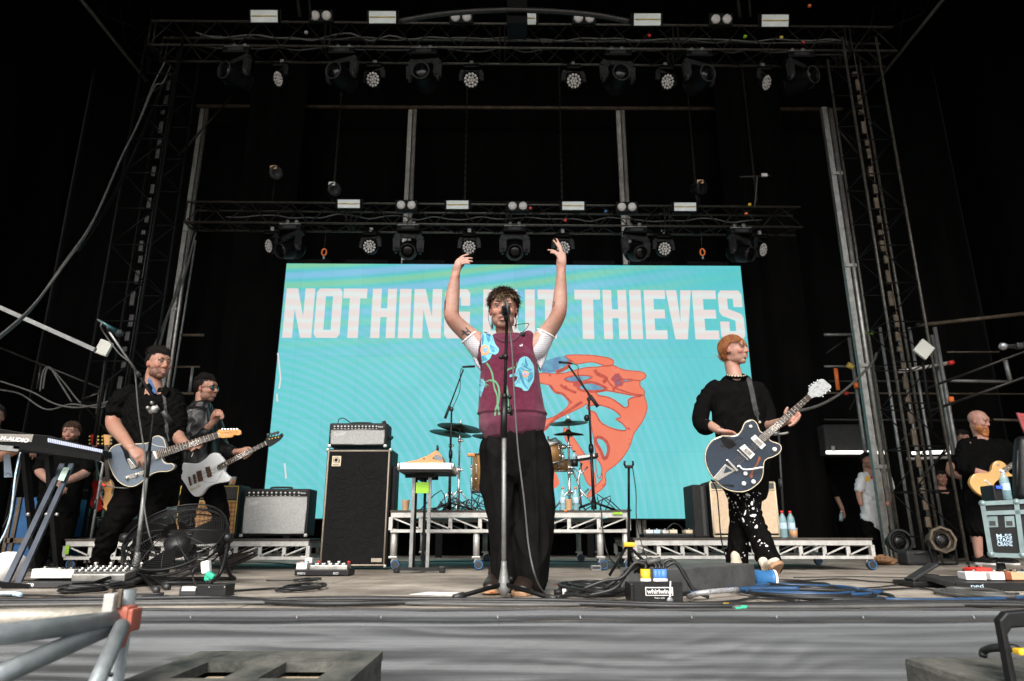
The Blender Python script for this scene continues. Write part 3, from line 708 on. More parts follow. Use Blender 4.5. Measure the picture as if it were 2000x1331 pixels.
# ================================================================ video screen
SL,SR=G(560,515,4.64),G(1446,520,4.64)
SCP=Plane(SL,SR-SL);sw=(SR-SL).length;SZ0=0.56
def scr_material():
 m=bpy.data.materials.new('video_image');m.use_nodes=True;nt=m.node_tree;N=nt.nodes;L=nt.links;b=N['Principled BSDF']
 b.inputs['Base Color'].default_value=(.02,.02,.02,1);b.inputs['Roughness'].default_value=.5
 tc=N.new('ShaderNodeTexCoord')
 def noise_(sc,det=4,src=None,stretch=None):
  n=N.new('ShaderNodeTexNoise');n.inputs['Scale'].default_value=sc;n.inputs['Detail'].default_value=det
  s=src or tc.outputs['Object']
  if stretch:mp=N.new('ShaderNodeMapping');mp.inputs['Scale'].default_value=stretch;L.new(s,mp.inputs[0]);s=mp.outputs[0]
  L.new(s,n.inputs['Vector']);return n.outputs['Fac']
 def ramp(src,els):
  r=N.new('ShaderNodeValToRGB');e=r.color_ramp.elements
  e[0].position=els[0][0];e[0].color=els[0][1]+(1,);e[1].position=els[-1][0];e[1].color=els[-1][1]+(1,)
  for p,c in els[1:-1]:q=e.new(p);q.color=c+(1,)
  L.new(src,r.inputs[0]);return r.outputs[0]
 def ring(cx,cz,scale,dist,dsc,sx=1.0):
  mp=N.new('ShaderNodeMapping');mp.inputs['Location'].default_value=(-cx,0,-cz);mp.inputs['Scale'].default_value=(sx,0,1)
  L.new(tc.outputs['Object'],mp.inputs[0])
  w=N.new('ShaderNodeTexWave');w.wave_type='RINGS';w.rings_direction='SPHERICAL';w.inputs['Scale'].default_value=scale
  w.inputs['Distortion'].default_value=dist;w.inputs['Detail Scale'].default_value=dsc;w.inputs['Detail'].default_value=1
  L.new(mp.outputs[0],w.inputs['Vector']);return w.outputs['Fac']
 base=ramp(noise_(.55,3),[(.3,(.075,.56,.60)),(.5,(.10,.60,.62)),(.7,(.15,.66,.66))])
 st1=ring(-4.2,-.6,2.6,1.2,.35,.95)
 st2=ring(-2.5,9.5,.95,5.0,.35,.28)
 c1=ramp(st1,[(.0,(.10,.60,.55)),(.45,(.11,.60,.62)),(.8,(.20,.60,.76)),(1,(.28,.59,.80))])
 c2=ramp(st2,[(.0,(.24,.62,.36)),(.25,(.14,.62,.52)),(.5,(.10,.56,.60)),(1,(.24,.54,.80))])
 sp=N.new('ShaderNodeSeparateXYZ');L.new(tc.outputs['Object'],sp.inputs[0])
 f1=N.new('ShaderNodeMapRange');f1.inputs[1].default_value=-3.4;f1.inputs[2].default_value=1.2;f1.inputs[3].default_value=.35;f1.inputs[4].default_value=.75
 L.new(sp.outputs[0],f1.inputs[0])
 f1b=N.new('ShaderNodeMapRange');f1b.inputs[1].default_value=.3;f1b.inputs[2].default_value=3.2;f1b.inputs[3].default_value=1.0;f1b.inputs[4].default_value=.12
 L.new(sp.outputs[0],f1b.inputs[0])
 mu=N.new('ShaderNodeMath');mu.operation='MULTIPLY';L.new(f1.outputs[0],mu.inputs[0]);L.new(f1b.outputs[0],mu.inputs[1])
 f2=N.new('ShaderNodeMapRange');f2.inputs[1].default_value=2.2;f2.inputs[2].default_value=3.9;f2.inputs[3].default_value=.0;f2.inputs[4].default_value=.9
 L.new(sp.outputs[2],f2.inputs[0]);mu2=N.new('ShaderNodeMath');mu2.operation='MULTIPLY';L.new(f2.outputs[0],mu2.inputs[0]);L.new(f1b.outputs[0],mu2.inputs[1])
 def mix(f,a,c):
  x=N.new('ShaderNodeMix');x.data_type='RGBA'
  if isinstance(f,float):x.inputs[0].default_value=f
  else:L.new(f,x.inputs[0])
  L.new(a,x.inputs[6]);L.new(c,x.inputs[7]);return x.outputs[2]
 o=mix(mu.outputs[0],base,c1);o=mix(mu2.outputs[0],o,c2)
 wv=N.new('ShaderNodeTexWave');wv.bands_direction='Z';wv.inputs['Scale'].default_value=16;L.new(tc.outputs['Object'],wv.inputs[0])
 g=N.new('ShaderNodeMapRange');g.inputs[3].default_value=.38;g.inputs[4].default_value=.43;L.new(wv.outputs['Fac'],g.inputs[0])
 br=N.new('ShaderNodeTexBrick');br.offset=0;br.inputs['Scale'].default_value=1;br.inputs['Brick Width'].default_value=.5;br.inputs['Row Height'].default_value=.5;br.inputs['Mortar Size'].default_value=.0025
 br.inputs['Color1'].default_value=(1,1,1,1);br.inputs['Color2'].default_value=(.94,.95,.955,1);br.inputs['Mortar'].default_value=(.8,.8,.8,1);m2=N.new('ShaderNodeMapping');m2.inputs['Rotation'].default_value=(math.radians(90),0,0);L.new(tc.outputs['Object'],m2.inputs[0]);L.new(m2.outputs[0],br.inputs[0])
 mm=N.new('ShaderNodeMath');mm.operation='MULTIPLY';L.new(g.outputs[0],mm.inputs[0]);L.new(br.outputs['Color'],mm.inputs[1]);L.new(mm.outputs[0],b.inputs['Emission Strength']);L.new(o,b.inputs['Emission Color']);MATS['video_image']=m;return m,mix,ramp,noise_
vm=scr_material()[0]
cx=(SL.x+SR.x)/2
scr=thing('video_screen','large turquoise LED video wall showing the band name and an orange face','video screen',(cx,SL.y,SZ0))
mb=MB();hh=SL.z-SZ0
F=[SCP.uv(0,0),SCP.uv(sw,0),SCP.uv(sw,-hh),SCP.uv(0,-hh)]
mb.prism(F,SCP.n,.015)
mb.build('display',vm,scr)
mb=MB();mb.prism([SCP.uv(-.02,.02,-.02),SCP.uv(sw+.02,.02,-.02),SCP.uv(sw+.02,-hh-.02,-.02),SCP.uv(-.02,-hh-.02,-.02)],SCP.n,.10)
k=0
while k<sw:mb.prism([SCP.uv(k,.02,-.03),SCP.uv(k+.7,.02,-.03),SCP.uv(k+.7,.09,-.03),SCP.uv(k,.09,-.03)],SCP.n,.06);k+=.95
for t in(.05,.35,.65,.95):
 mb.prism([SCP.uv(sw*t-.05,-hh-.02,-.04),SCP.uv(sw*t+.05,-hh-.02,-.04),SCP.uv(sw*t+.05,-hh-SZ0,-.04),SCP.uv(sw*t-.05,-hh-SZ0,-.04)],SCP.n,.06)
mb.build('cabinet',M['black_metal'],scr)
GL={
 'N':[[(0,0),(0,1),(.40,1),(.66,.42),(.66,1),(1,1),(1,0),(.62,0),(.34,.58),(.34,0)]],
 'T':[[(0,1),(1,1),(1,.8),(.72,.8),(.72,0),(.28,0),(.28,.8),(0,.8)]],
 'H':[[(0,0),(0,1),(.37,1),(.37,.6),(.63,.6),(.63,1),(1,1),(1,0),(.63,0),(.63,.42),(.37,.42),(.37,0)]],
 'I':[[(0,0),(0,1),(1,1),(1,0)]],
 'E':[[(0,0),(0,1),(1,1),(1,.82),(.44,.82),(.44,.60),(.94,.60),(.94,.42),(.44,.42),(.44,.18),(1,.18),(1,0)]],
 'V':[[(0,1),(.42,1),(.5,.34),(.58,1),(1,1),(.74,0),(.26,0)]],
 'U':[[(0,1),(.36,1),(.36,.2),(.42,.15),(.58,.15),(.64,.2),(.64,1),(1,1),(1,.1),(.88,0),(.12,0),(0,.1)]],
 'G':[[(.12,0),(0,.08),(0,.92),(.12,1),(.88,1),(1,.92),(1,.66),(.64,.66),(.64,.82),(.36,.82),(.36,.18),(.64,.18),(.64,.38),(.52,.38),(.52,.54),(1,.54),(1,.08),(.88,0)]],
 'S':[[(.12,0),(0,.08),(0,.36),(.38,.36),(.38,.17),(.64,.17),(.64,.38),(.1,.48),(0,.56),(0,.92),(.12,1),(.88,1),(1,.92),(1,.66),(.62,.66),(.62,.83),(.38,.83),(.38,.62),(.9,.52),(1,.44),(1,.08),(.88,0)]],
 'O':[[(0,.08),(0,.92),(.1,1),(.36,1),(.36,0),(.1,0)],[(.64,0),(.64,1),(.9,1),(1,.92),(1,.08),(.9,0)],[(.36,.84),(.36,1),(.64,1),(.64,.84)],[(.36,0),(.36,.16),(.64,.16),(.64,0)]],
 'B':[[(0,0),(0,1),(.36,1),(.36,0)],[(.36,.84),(.36,1),(.9,1),(1,.92),(1,.6),(.9,.5),(1,.4),(1,.08),(.9,0),(.36,0),(.36,.16),(.64,.16),(.64,.42),(.36,.42),(.36,.58),(.64,.58),(.64,.84)]],
}
lm=bpy.data.materials.new('video_letters');lm.use_nodes=True;b=bsdf(lm);N=lm.node_tree.nodes;L=lm.node_tree.links
tc=N.new('ShaderNodeTexCoord');w=N.new('ShaderNodeTexWave');w.wave_type='RINGS';w.inputs['Scale'].default_value=1.6;w.inputs['Distortion'].default_value=3;w.inputs['Detail'].default_value=1
mp=N.new('ShaderNodeMapping');mp.inputs['Location'].default_value=(.4,0,-4.6);mp.inputs['Scale'].default_value=(.55,0,1);L.new(tc.outputs['Object'],mp.inputs[0]);L.new(mp.outputs[0],w.inputs[0])
r=N.new('ShaderNodeValToRGB');r.color_ramp.elements[0].color=(.80,.70,.67,1);r.color_ramp.elements[1].color=(.72,.80,.78,1);r.color_ramp.elements[0].position=.35;L.new(w.outputs['Fac'],r.inputs[0])
L.new(r.outputs[0],b.inputs['Emission Color']);b.inputs['Emission Strength'].default_value=.4;b.inputs['Base Color'].default_value=(.02,.02,.02,1)
M['video_letters']=lm
mb=MB();c1,c0=SCP.to(SCP.px(1000,566))[1],SCP.to(SCP.px(1000,662))[1]
for ch,a,e in[('N',551,608),('O',612,663),('T',665,712),('H',723,771),('I',777,800),('N',806,861),('G',867,917),('B',943,985),('U',992,1045),('T',1051,1102),('T',1124,1175),('H',1180,1227),('I',1233,1256),('E',1262,1304),('V',1306,1356),('E',1358,1405),('S',1409,1456)]:
 u0=SCP.to(SCP.px(a,660))[0];u1=min(sw-.002,SCP.to(SCP.px(e,660))[0]);u0=max(.002,u0)
 for g_ in GL[ch]:mb.poly([SCP.uv(u0+(u1-u0)*x,c0+(c1-c0)*y,.006)for x,y in g_])
mb.build('lettering',lm,scr)
def emi(name,c,s=1.0,c2=None,sc=4.0):
 m=bpy.data.materials.new(name);m.use_nodes=True;b=bsdf(m);N=m.node_tree.nodes;L=m.node_tree.links
 tc=N.new('ShaderNodeTexCoord');n=N.new('ShaderNodeTexNoise');n.inputs['Scale'].default_value=sc;n.inputs['Detail'].default_value=5;L.new(tc.outputs['Object'],n.inputs['Vector'])
 r=N.new('ShaderNodeValToRGB');r.color_ramp.elements[0].position=.38;r.color_ramp.elements[1].position=.62
 r.color_ramp.elements[0].color=c+(1,);r.color_ramp.elements[1].color=(c2 or tuple(x*1.1 for x in c))+(1,);L.new(n.outputs['Fac'],r.inputs[0])
 L.new(r.outputs[0],b.inputs['Emission Color']);b.inputs['Emission Strength'].default_value=s*.4;b.inputs['Base Color'].default_value=(.02,.02,.02,1);M[name]=m;return m
emi('v_orange',(.86,.17,.075),1.0,(.90,.21,.10),2.6)
_r=[n for n in M['v_orange'].node_tree.nodes if n.type=='VALTORGB'][0].color_ramp
for p_,c_ in((.58,(.86,.19,.09)),(.64,(.60,.05,.02)),(.70,(.25,.06,.12)),(.76,(.08,.28,.5))):e_=_r.elements.new(p_);e_.color=c_+(1,)
_r.elements[len(_r.elements)-1].color=(.10,.5,.6,1);_r.elements[len(_r.elements)-1].position=.84
emi('v_red',(.42,.035,.02),1.0,(.62,.07,.02),14)
emi('v_teal',(.10,.57,.60),1.0,(.16,.62,.66),3)
emi('v_blue',(.09,.22,.42),1.0,(.12,.45,.55),9)
emi('v_violet',(.22,.10,.20),1.0,(.10,.25,.42),8)
C5=crop(1040,680,4.4375)
def lay(pts,m,off,close=True,sub=3):
 q=smooth_px(C5(pts),sub,True);mb=MB();mb.poly([SCP.px(a,b,off)for a,b in q]);return mb
def lay_line(pts,w,off,closed=True,sub=3):
 q=smooth_px(C5(pts),sub,closed)
 if closed:q=q+[q[0]]
 mb=MB();rb=ribbon_px(q,w);n=len(q)
 P3=[SCP.px(a,b,off)for a,b in rb];mb.add(P3,[(i,i+1,2*n-2-i,2*n-1-i)for i in range(n-1)]);return mb
BODY=[(60,222),(200,226),(300,213),(450,173),(560,166),(690,152),(760,180),(820,196),(930,206),(974,225),(980,255),(955,276),(932,290),(934,335),(968,372),(968,415),(985,470),(992,530),(965,610),(930,670),(880,740),(850,830),(825,885),(770,965),(700,1030),(632,1085),(632,1185),(545,1265),(470,1300),(500,1235),(580,1165),(606,1110),(570,1010),(545,900),(528,770),(505,660),(500,545),(470,490),(430,512),(330,560),(200,625),(108,712),(60,760),(60,640),(180,600),(300,515),(312,450),(262,400),(190,378),(150,325),(60,300)]
TOP=[(290,66),(480,63),(620,80),(690,102),(702,128),(690,150),(640,160),(590,143),(520,124),(450,130),(380,140),(325,105)]
STR=[(268,700),(300,705),(370,800),(430,890),(490,980),(540,1100),(545,1200),(480,1180),(430,1060),(400,960),(335,870),(285,790)]
S2=[(150,1060),(205,1090),(232,1170),(205,1210),(170,1210)]
HOLES=[([(278,268),(380,240),(520,250),(450,285),(330,296)],'v_blue',3),([(390,345),(440,308),(520,300),(610,335),(640,360),(560,378),(440,372)],'v_blue',6),
   ([(556,382),(640,372),(760,392),(850,410),(945,418),(870,430),(828,455),(832,500),(800,520),(770,500),(700,450),(640,425),(570,412)],'v_teal',3),
   ([(470,512),(560,495),(650,515),(720,550),(765,600),(722,618),(770,650),(815,705),(775,718),(680,695),(590,645),(545,565),(500,545)],'v_teal',3),
   ([(556,775),(615,790),(652,840),(655,910),(622,965),(590,890),(548,815)],'v_teal',7),([(780,280),(850,270),(870,282),(800,296)],'v_blue',2),([(555,960),(600,1040),(585,1130),(560,1100),(548,1010)],'v_teal',2)]
mb=lay(BODY,0,.006);mb.cur=0
for q in(TOP,STR,S2):
 t=lay(q,0,.006);mb.add(t.v,t.f)
mb.build('artwork',M['v_orange'],scr)
mb=MB();mbs={'v_blue':MB(),'v_teal':MB()}
shade=[([(300,215),(330,105),(270,66),(200,90),(130,110),(80,220)],'v_violet'),]
for q,mt_,w_ in HOLES:
 t=lay(q,0,.012);mbs[mt_].add(t.v,t.f);t=lay_line(q,w_*.9,.0135);mb.add(t.v,t.f)
for q,w_ in((BODY,1.3),(TOP,1.3),(STR,1.2)):
 t=lay_line(q,w_*1.4,.009);mb.add(t.v,t.f)
for q,w_ in(([(110,705),(200,612),(320,540),(380,500),(430,470)],6),([(150,325),(200,385),(260,400),(310,450),(340,480)],5),([(330,105),(300,170),(200,215)],7),([(640,265),(700,340),(850,395),(960,412)],3),([(690,262),(820,276),(930,285)],2),([(240,320),(290,355),(380,390)],5),([(540,190),(560,225),(640,265),(610,300)],7)):
 t=lay_line(q,w_,.0155,False);mb.add(t.v,t.f)
mb.build('artwork_outline',M['v_red'],scr)
for k_,b_ in mbs.items():b_.build('artwork_gap',M[k_],scr)
t=lay([(290,68),(320,110),(300,165),(220,200),(90,215),(90,130),(180,90)],0,.0035);t.build('artwork_shadow',M['v_blue'],scr)
mb=MB()
for pts in([(543,690),(546,720),(548,740),(545,760)],[(541,770),(542,785)],[(556,905),(558,925),(559,935)]):
 rb=ribbon_px(smooth_px(pts,3),3.0);n=len(rb)//2;mb.add([SCP.px(a,b,.005)for a,b in rb],[(i,i+1,2*n-2-i,2*n-1-i)for i in range(n-1)])
mb.build('bright_streak',lm,scr)
# ================================================================ people kit
def skin_mat(name,c,red=(.9,.45,.35)):
 m=bpy.data.materials.new(name);m.use_nodes=True;nt=m.node_tree;N=nt.nodes;L=nt.links;b=bsdf(m)
 tc=N.new('ShaderNodeTexCoord');no=N.new('ShaderNodeTexNoise');no.inputs['Scale'].default_value=26;no.inputs['Detail'].default_value=9;no.inputs['Roughness'].default_value=.7
 L.new(tc.outputs['Object'],no.inputs['Vector']);r=N.new('ShaderNodeValToRGB')
 r.color_ramp.elements[0].position=.3;r.color_ramp.elements[1].position=.7
 r.color_ramp.elements[0].color=tuple(a*k for a,k in zip(c,(.88,.72,.66)))+(1,);r.color_ramp.elements[1].color=tuple(min(1,a*k)for a,k in zip(c,(1.06,1.08,1.1)))+(1,)
 L.new(no.outputs['Fac'],r.inputs[0])
 at=N.new('ShaderNodeAttribute');at.attribute_name='tint'
 x=N.new('ShaderNodeMix');x.data_type='RGBA';x.blend_type='MULTIPLY';x.inputs[0].default_value=1
 L.new(r.outputs[0],x.inputs[6]);L.new(at.outputs['Color'],x.inputs[7]);L.new(x.outputs[2],b.inputs['Base Color'])
 b.inputs['Roughness'].default_value=.58;b.inputs['Subsurface Weight'].default_value=.12;b.inputs['Subsurface Radius'].default_value=(.010,.004,.002);b.inputs['Subsurface Scale'].default_value=1
 bn=N.new('ShaderNodeTexNoise');bn.inputs['Scale'].default_value=160;L.new(tc.outputs['Object'],bn.inputs['Vector'])
 bp=N.new('ShaderNodeBump');bp.inputs['Strength'].default_value=.35;bp.inputs['Distance'].default_value=.002
 L.new(bn.outputs['Fac'],bp.inputs['Height']);L.new(bp.outputs[0],b.inputs['Normal']);M[name]=m;return m
skin_mat('skin_fair',(.375,.225,.172));skin_mat('skin_tan',(.345,.195,.138));skin_mat('skin_pink',(.42,.24,.185))
mat('eye_white',(.62,.6,.57),.2,var=.05);mat('iris_dark',(.02,.03,.035),.15,var=.3);mat('lip',(.42,.14,.11),.4,var=.15)
mat('teeth',(.50,.46,.40),.3,var=.05);mat('mouth_dark',(.05,.012,.01),.6)
mat('ink',(.03,.032,.04),.6)
class Head:
 def __init__(s,C,F,U=(0,0,1),k=1.0):
  s.C=V(C);s.F=V(F).normalized();U=V(U);s.U=(U-s.F*U.dot(s.F)).normalized();s.R=s.F.cross(s.U);s.k=k
  s.Q=Matrix((s.R,s.F,s.U)).transposed()
 def p(s,x,y,z):return s.C+s.Q@(V((x,y,z))*s.k)
 def loc(s,p):return(s.Q.transposed()@(V(p)-s.C))/s.k
 def e(s,mb,c,r,nu=20,nv=14):mb.ell(s.p(*c),V(r)*s.k,s.Q,nu,nv)
def add_head(mb,H,jaw=1.0,nose=1.0,mouth=0.0):
 e=lambda c,r:H.e(mb,c,r)
 e((0,-.012,.036),(.077,.098,.086));e((0,.024,-.014),(.068,.070,.088));e((0,.026,-.060),(.060*jaw,.056,.050))
 e((0,.056,-.092),(.030*jaw,.026,.022));e((0,.074,.040),(.050,.022,.030))
 for q in(-1,1):
  e((q*.030,.083,.026),(.026,.012,.0085));e((q*.040,.064,-.022),(.022,.024,.022));e((q*.044*jaw,.010,-.062),(.016,.030,.030))
  e((q*.0765,-.008,-.004),(.008,.016,.027));e((q*.0120,.096,-.028),(.0085,.010,.007))
 L=[H.p(0,.088,.022),H.p(0,.096,.002),H.p(0,.1045*nose,-.020),H.p(0,.1035*nose,-.027)]
 mb.limb(L,[r*H.k for r in(.008,.0088,.0112,.0090)],H.R,12,3)
 mb.limb([H.p(-.022,.083,-.054),H.p(0,.0945,-.052),H.p(.022,.083,-.054)],[r*H.k for r in(.004,.0075,.004)],H.U,10,3)
 mb.limb([H.p(-.019,.083,-.066-mouth),H.p(0,.092,-.068-mouth),H.p(.019,.083,-.066-mouth)],[r*H.k for r in(.004,.0075,.004)],H.U,10,3)
def face_parts(H,root,eyes='open',brow='hair',mouth=0.0,teeth=False,browm=None):
 for q in(-1,1):
  mb=MB();H.e(mb,(q*.031,.0785,.006),(.0125,.0095,.0062 if eyes=='open' else .0042),14,10)
  o=mb.build('eye',M['eye_white' if eyes!='closed' else 'lid'],root)
  if eyes!='closed':
   mb=MB();H.e(mb,(q*.031,.0848,.006),(.0056,.0042,.0056 if eyes=='open' else .0046),10,8);mb.build('iris',M['iris_dark'],o)
  mb=MB();mb.limb([H.p(q*.017,.0875,.009),H.p(q*.030,.0905,.0145),H.p(q*.046,.083,.010)],[r*H.k for r in(.0018,.0030,.0018)],H.U,8,3);mb.build('eyelid',M['lid'],o)
  mb=MB();mb.limb([H.p(q*.014,.0945,.030),H.p(q*.031,.0955,.0345),H.p(q*.050,.081,.030)],[(r*H.k,r*H.k*.6)for r in(.0028,.0032,.0014)],H.U,8,3);mb.build('eyebrow',browm or M['hair_brown'],root)
 mb=MB()
 mb.limb([H.p(-.021,.0885,-.0545),H.p(0,.1005,-.0530),H.p(.021,.0885,-.0545)],[r*H.k for r in(.0020,.0042,.0020)],H.U,8,3)
 mb.limb([H.p(-.018,.0880,-.0655-mouth),H.p(0,.0985,-.0680-mouth),H.p(.018,.0880,-.0655-mouth)],[r*H.k for r in(.0020,.0046,.0020)],H.U,8,3)
 mb.build('lips',M['lip'],root)
 mb=MB();mb.limb([H.p(-.017,.0905,-.060-mouth/2),H.p(0,.0970,-.0605-mouth/2),H.p(.017,.0905,-.060-mouth/2)],[(.002*H.k,(.0012+mouth*.42)*H.k)]*3,H.U,8,3)
 mb.build('mouth',M['teeth' if teeth else 'mouth_dark'],root)
mat('lid',(.20,.10,.07),.6);mat('hair_brown',(.035,.019,.011),.6,var=.4,spec=.2);mat('hair_dark',(.008,.006,.005),.6,var=.4,spec=.15);mat('hair_ginger',(.40,.15,.045),.5,var=.4)
mat('hair_red',(.20,.068,.022),.6,var=.35,spec=.25);mat('hair_red_light',(.33,.125,.045),.6,var=.3,spec=.25);mat('hair_blond_tip',(.15,.10,.05),.5,var=.3)
def hair(H,root,region,length,comb,m,n=900,lift=.25,seed=1,cap=True,r0=.0036,curl=.3,name='hair',grow=1.025,tipm=None,tip=None,lenf=None,mess=.16,hug=.1):
 rnd=random.Random(seed);mb=MB();c0=V((0,-.012,.036));rad=V((.079,.100,.088))
 if cap:
  t=MB();t.ell((0,0,0),1,None,40,28);fs=[]
  vs=[H.p(*(c0+V((v[0]*rad.x*grow,v[1]*rad.y*grow,v[2]*rad.z*grow))*(1+.025*noise.noise(V(v)*6+V((seed,0,0))))))for v in t.v]
  for f in t.f:
   c=sum((V(t.v[i])for i in f),V())/len(f)
   if region(c.normalized(),0):fs.append(f)
  used=sorted({i for f in fs for i in f});mp={i:k for k,i in enumerate(used)}
  mb.add([vs[i]for i in used],[tuple(mp[i]for i in f)for f in fs],True)
 k=0;tries=0
 while k<n and tries<n*30:
  tries+=1
  d=V((rnd.gauss(0,1),rnd.gauss(0,1),rnd.gauss(0,1))).normalized()
  if not region(d,rnd.uniform(-.04,.04)):continue
  k+=1;root_p=c0+V((d.x*rad.x,d.y*rad.y,d.z*rad.z));nrm=V((d.x/rad.x,d.y/rad.y,d.z/rad.z)).normalized()
  cv=V(comb(d));cv=cv-nrm*cv.dot(nrm)*(1 if cv.dot(nrm)<0 else 0)
  L=length*rnd.uniform(.65,1.15)*(lenf(d)if lenf else 1)
  lf=lift if d.z>.45 or lift<.15 else .05;dr=(cv.normalized()+nrm*lf+V((rnd.gauss(0,mess),rnd.gauss(0,mess),rnd.gauss(0,mess)))).normalized()
  pts=[];q=root_p.copy();seg=5;bend=V((rnd.gauss(0,curl),rnd.gauss(0,curl),rnd.gauss(0,curl)))
  for i in range(seg+1):
   pts.append(H.p(*q));q=q+dr*(L/seg);dr=(dr+bend*.35+nrm*(-lift*.22)).normalized()
   e=V(((q.x-c0.x)/(rad.x*1.02),(q.y-c0.y)/(rad.y*1.02),(q.z-c0.z)/(rad.z*1.02)))
   n2=V((e.x/rad.x,e.y/rad.y,e.z/rad.z)).normalized();ov=dr.dot(n2)
   if ov>hug:dr=(dr-n2*(ov-hug)).normalized()
   if e.length<1:e.normalize();q=c0+V((e.x*rad.x,e.y*rad.y,e.z*rad.z))*1.03
  mb.cur=1 if(tip and tip(d)and rnd.random()<.6)else 0
  r=r0*H.k*rnd.uniform(.7,1.3);mb.tube(pts,[r,r*1.1,r,r*.8,r*.55,r*.15],5)
 mb.cur=0
 return mb.build(name,[m,tipm or m],root)
def hairline(front=.50,side=-.12,back=-.62):
 def f(d,j):
  y=d.y;ax=abs(d.x)
  if y>.30:z=front+(.10 if ax>.35 and y>.55 else 0)-.06*(ax<.2)
  elif y>.02:z=side+(front-side)*((y-.02)/.28)**1.7
  elif y>-.18:z=side-.02
  else:z=side+(back-side)*min(1,(-.18-y)/.22)
  return d.z>z+j
 return f
def hand(mb,W,D,N,thumb,curl=(.25,.3,.35,.4),k=1.0,thumb_a=.7,spread=.09,fingers=None):
 """W wrist, D along the palm, N palm normal (side the fingers curl to), thumb = +1/-1 side of D x N."""
 W=V(W);D=V(D).normalized();N=(V(N)-D*V(N).dot(D)).normalized();S=D.cross(N)*thumb
 mb.limb([W-D*.02*k,W+D*.02*k,W+D*.055*k,W+D*.085*k],[(.024*k,.019*k),(.030*k,.017*k),(.039*k,.015*k),(.038*k,.012*k)],S,16,3,power=2.6)
 mb.ell(W+D*.04*k+S*.022*k+N*.008*k,(.016*k,.016*k,.024*k),None,12,8)
 lens=[(.042,.026,.020),(.046,.030,.021),(.043,.028,.020),(.034,.021,.018)];rr=[.0088,.0092,.0088,.0078]
 AX=D.cross(N).normalized()
 for i in range(4):
  q=W+D*(.085-.004*abs(i-1.2))*k+S*(1.5-i)*.0185*k;c=curl[i]
  d=(D+S*(1.5-i)*spread).normalized();pts=[q-d*.018*k,q]
  for j,L in enumerate(lens[i]):
   d=(Matrix.Rotation(c*(1.0,1.25,.8)[j],3,AX)@d).normalized();q=q+d*L*k;pts.append(q)
  mb.limb(pts,[rr[i]*k*f for f in(1.05,1.05,1.0,.93,.80)],S,10,2)
 t0=W+D*.022*k+S*.020*k;d=(D*math.cos(thumb_a)+S*math.sin(thumb_a)+N*.25).normalized();t1=t0+d*.042*k
 d2=(d+D*.35+N*.15).normalized();t2=t1+d2*.032*k;t3=t2+(d2+D*.25).normalized()*.024*k
 mb.limb([t0,t1,t2,t3],[.0135*k,.0115*k,.0105*k,.0085*k],N,10,2)
def finger_px(mb,pts,Y,r=.0088,dz=0.0):
 n=len(pts);mb.limb([P(a,b,Y)for a,b in pts],[r*(1-.22*i/(n-1))for i in range(n)],V((0,1,0)),10,3)
def tints(mb,H=None,stubble=0.0,spots=(),base=(1,1,1),chin=1.0):
 out=np.ones((len(mb.v),4),dtype=np.float32);out[:,:3]=base
 for i,c in enumerate(mb.v):
  k=out[i]
  if H:
   l=H.loc(c)
   if abs(l.x)<.11 and-.14<l.z<.13 and abs(l.y)<.14:
    if l.y>.04 and-.045<l.z<-.005 and abs(l.x)>.02:k[1]*=.84;k[2]*=.82
    if abs(l.x)>.072 and abs(l.y)<.03 and l.z<.03:k[1]*=.74;k[2]*=.72
    if l.y>.098 and l.z<.0:k[1]*=.80;k[2]*=.78
    if l.y>.06 and abs(l.z-.006)<.012 and abs(abs(l.x)-.031)<.018:k[:3]*=np.array((.82,.74,.72))
    if stubble:
     s_=0
     if l.z<-.034+.25*max(0,.05-l.y)*0.6 and l.y>-.01:s_=1
     if-.052<l.z<-.034 and abs(l.x)<.03 and l.y>.07:s_=1
     if abs(l.x)<.018 and-.075<l.z<-.05 and l.y>.08:s_=0
     if l.z>-.05 and l.y>.07 and abs(l.x)>.026:s_=0
     if l.z<-.12:s_*=.3
     f=1-s_*stubble*(.75+.5*noise.noise(V(c)*90));k[:3]*=(f,f*.95,f*.92)
  for(p,r,(a,b_,d_))in spots:
   q=(V(c)-p).length/r
   if q<1:w=(1-q)**.6;k[0]*=1+(a-1)*w;k[1]*=1+(b_-1)*w;k[2]*=1+(d_-1)*w
 return out
def shoe(mb_up,mb_sole,heel,toe,w=.048,h=.075,sole_n=V((0,0,1)),thick=.022):
 heel=V(heel);toe=V(toe);d=(toe-heel).normalized();n=(V(sole_n)-d*V(sole_n).dot(d)).normalized();s=d.cross(n);L=(toe-heel).length
 pr=[(0,.60),(.04,.85),(.15,.95),(.35,.86),(.55,.95),(.75,1.12),(.9,.98),(.98,.55),(1.0,.2)]
 out=[heel+d*L*t+s*w*k for t,k in pr]+[heel+d*L*t-s*w*k*.95 for t,k in pr[::-1]]
 mb_sole.prism([p+n*thick for p in out],n,thick,.004)
 up=n*thick
 mb_up.limb([heel+up+d*L*.10+n*h*.5,heel+up+d*L*.35+n*h*.42,heel+up+d*L*.62+n*h*.30,heel+up+d*L*.80+n*h*.24,heel+up+d*L*.90+n*h*.2],[(w*.88,h*.55),(w*.86,h*.50),(w*.98,h*.32),(w*.96,h*.27),(w*.7,h*.2)],s,18,4)
 mb_up.limb([heel+up+d*L*.16+n*h*.3,heel+up+d*L*.20+n*h*1.15],[(w*.8,L*.15),(w*.75,L*.14)],s,16,1)
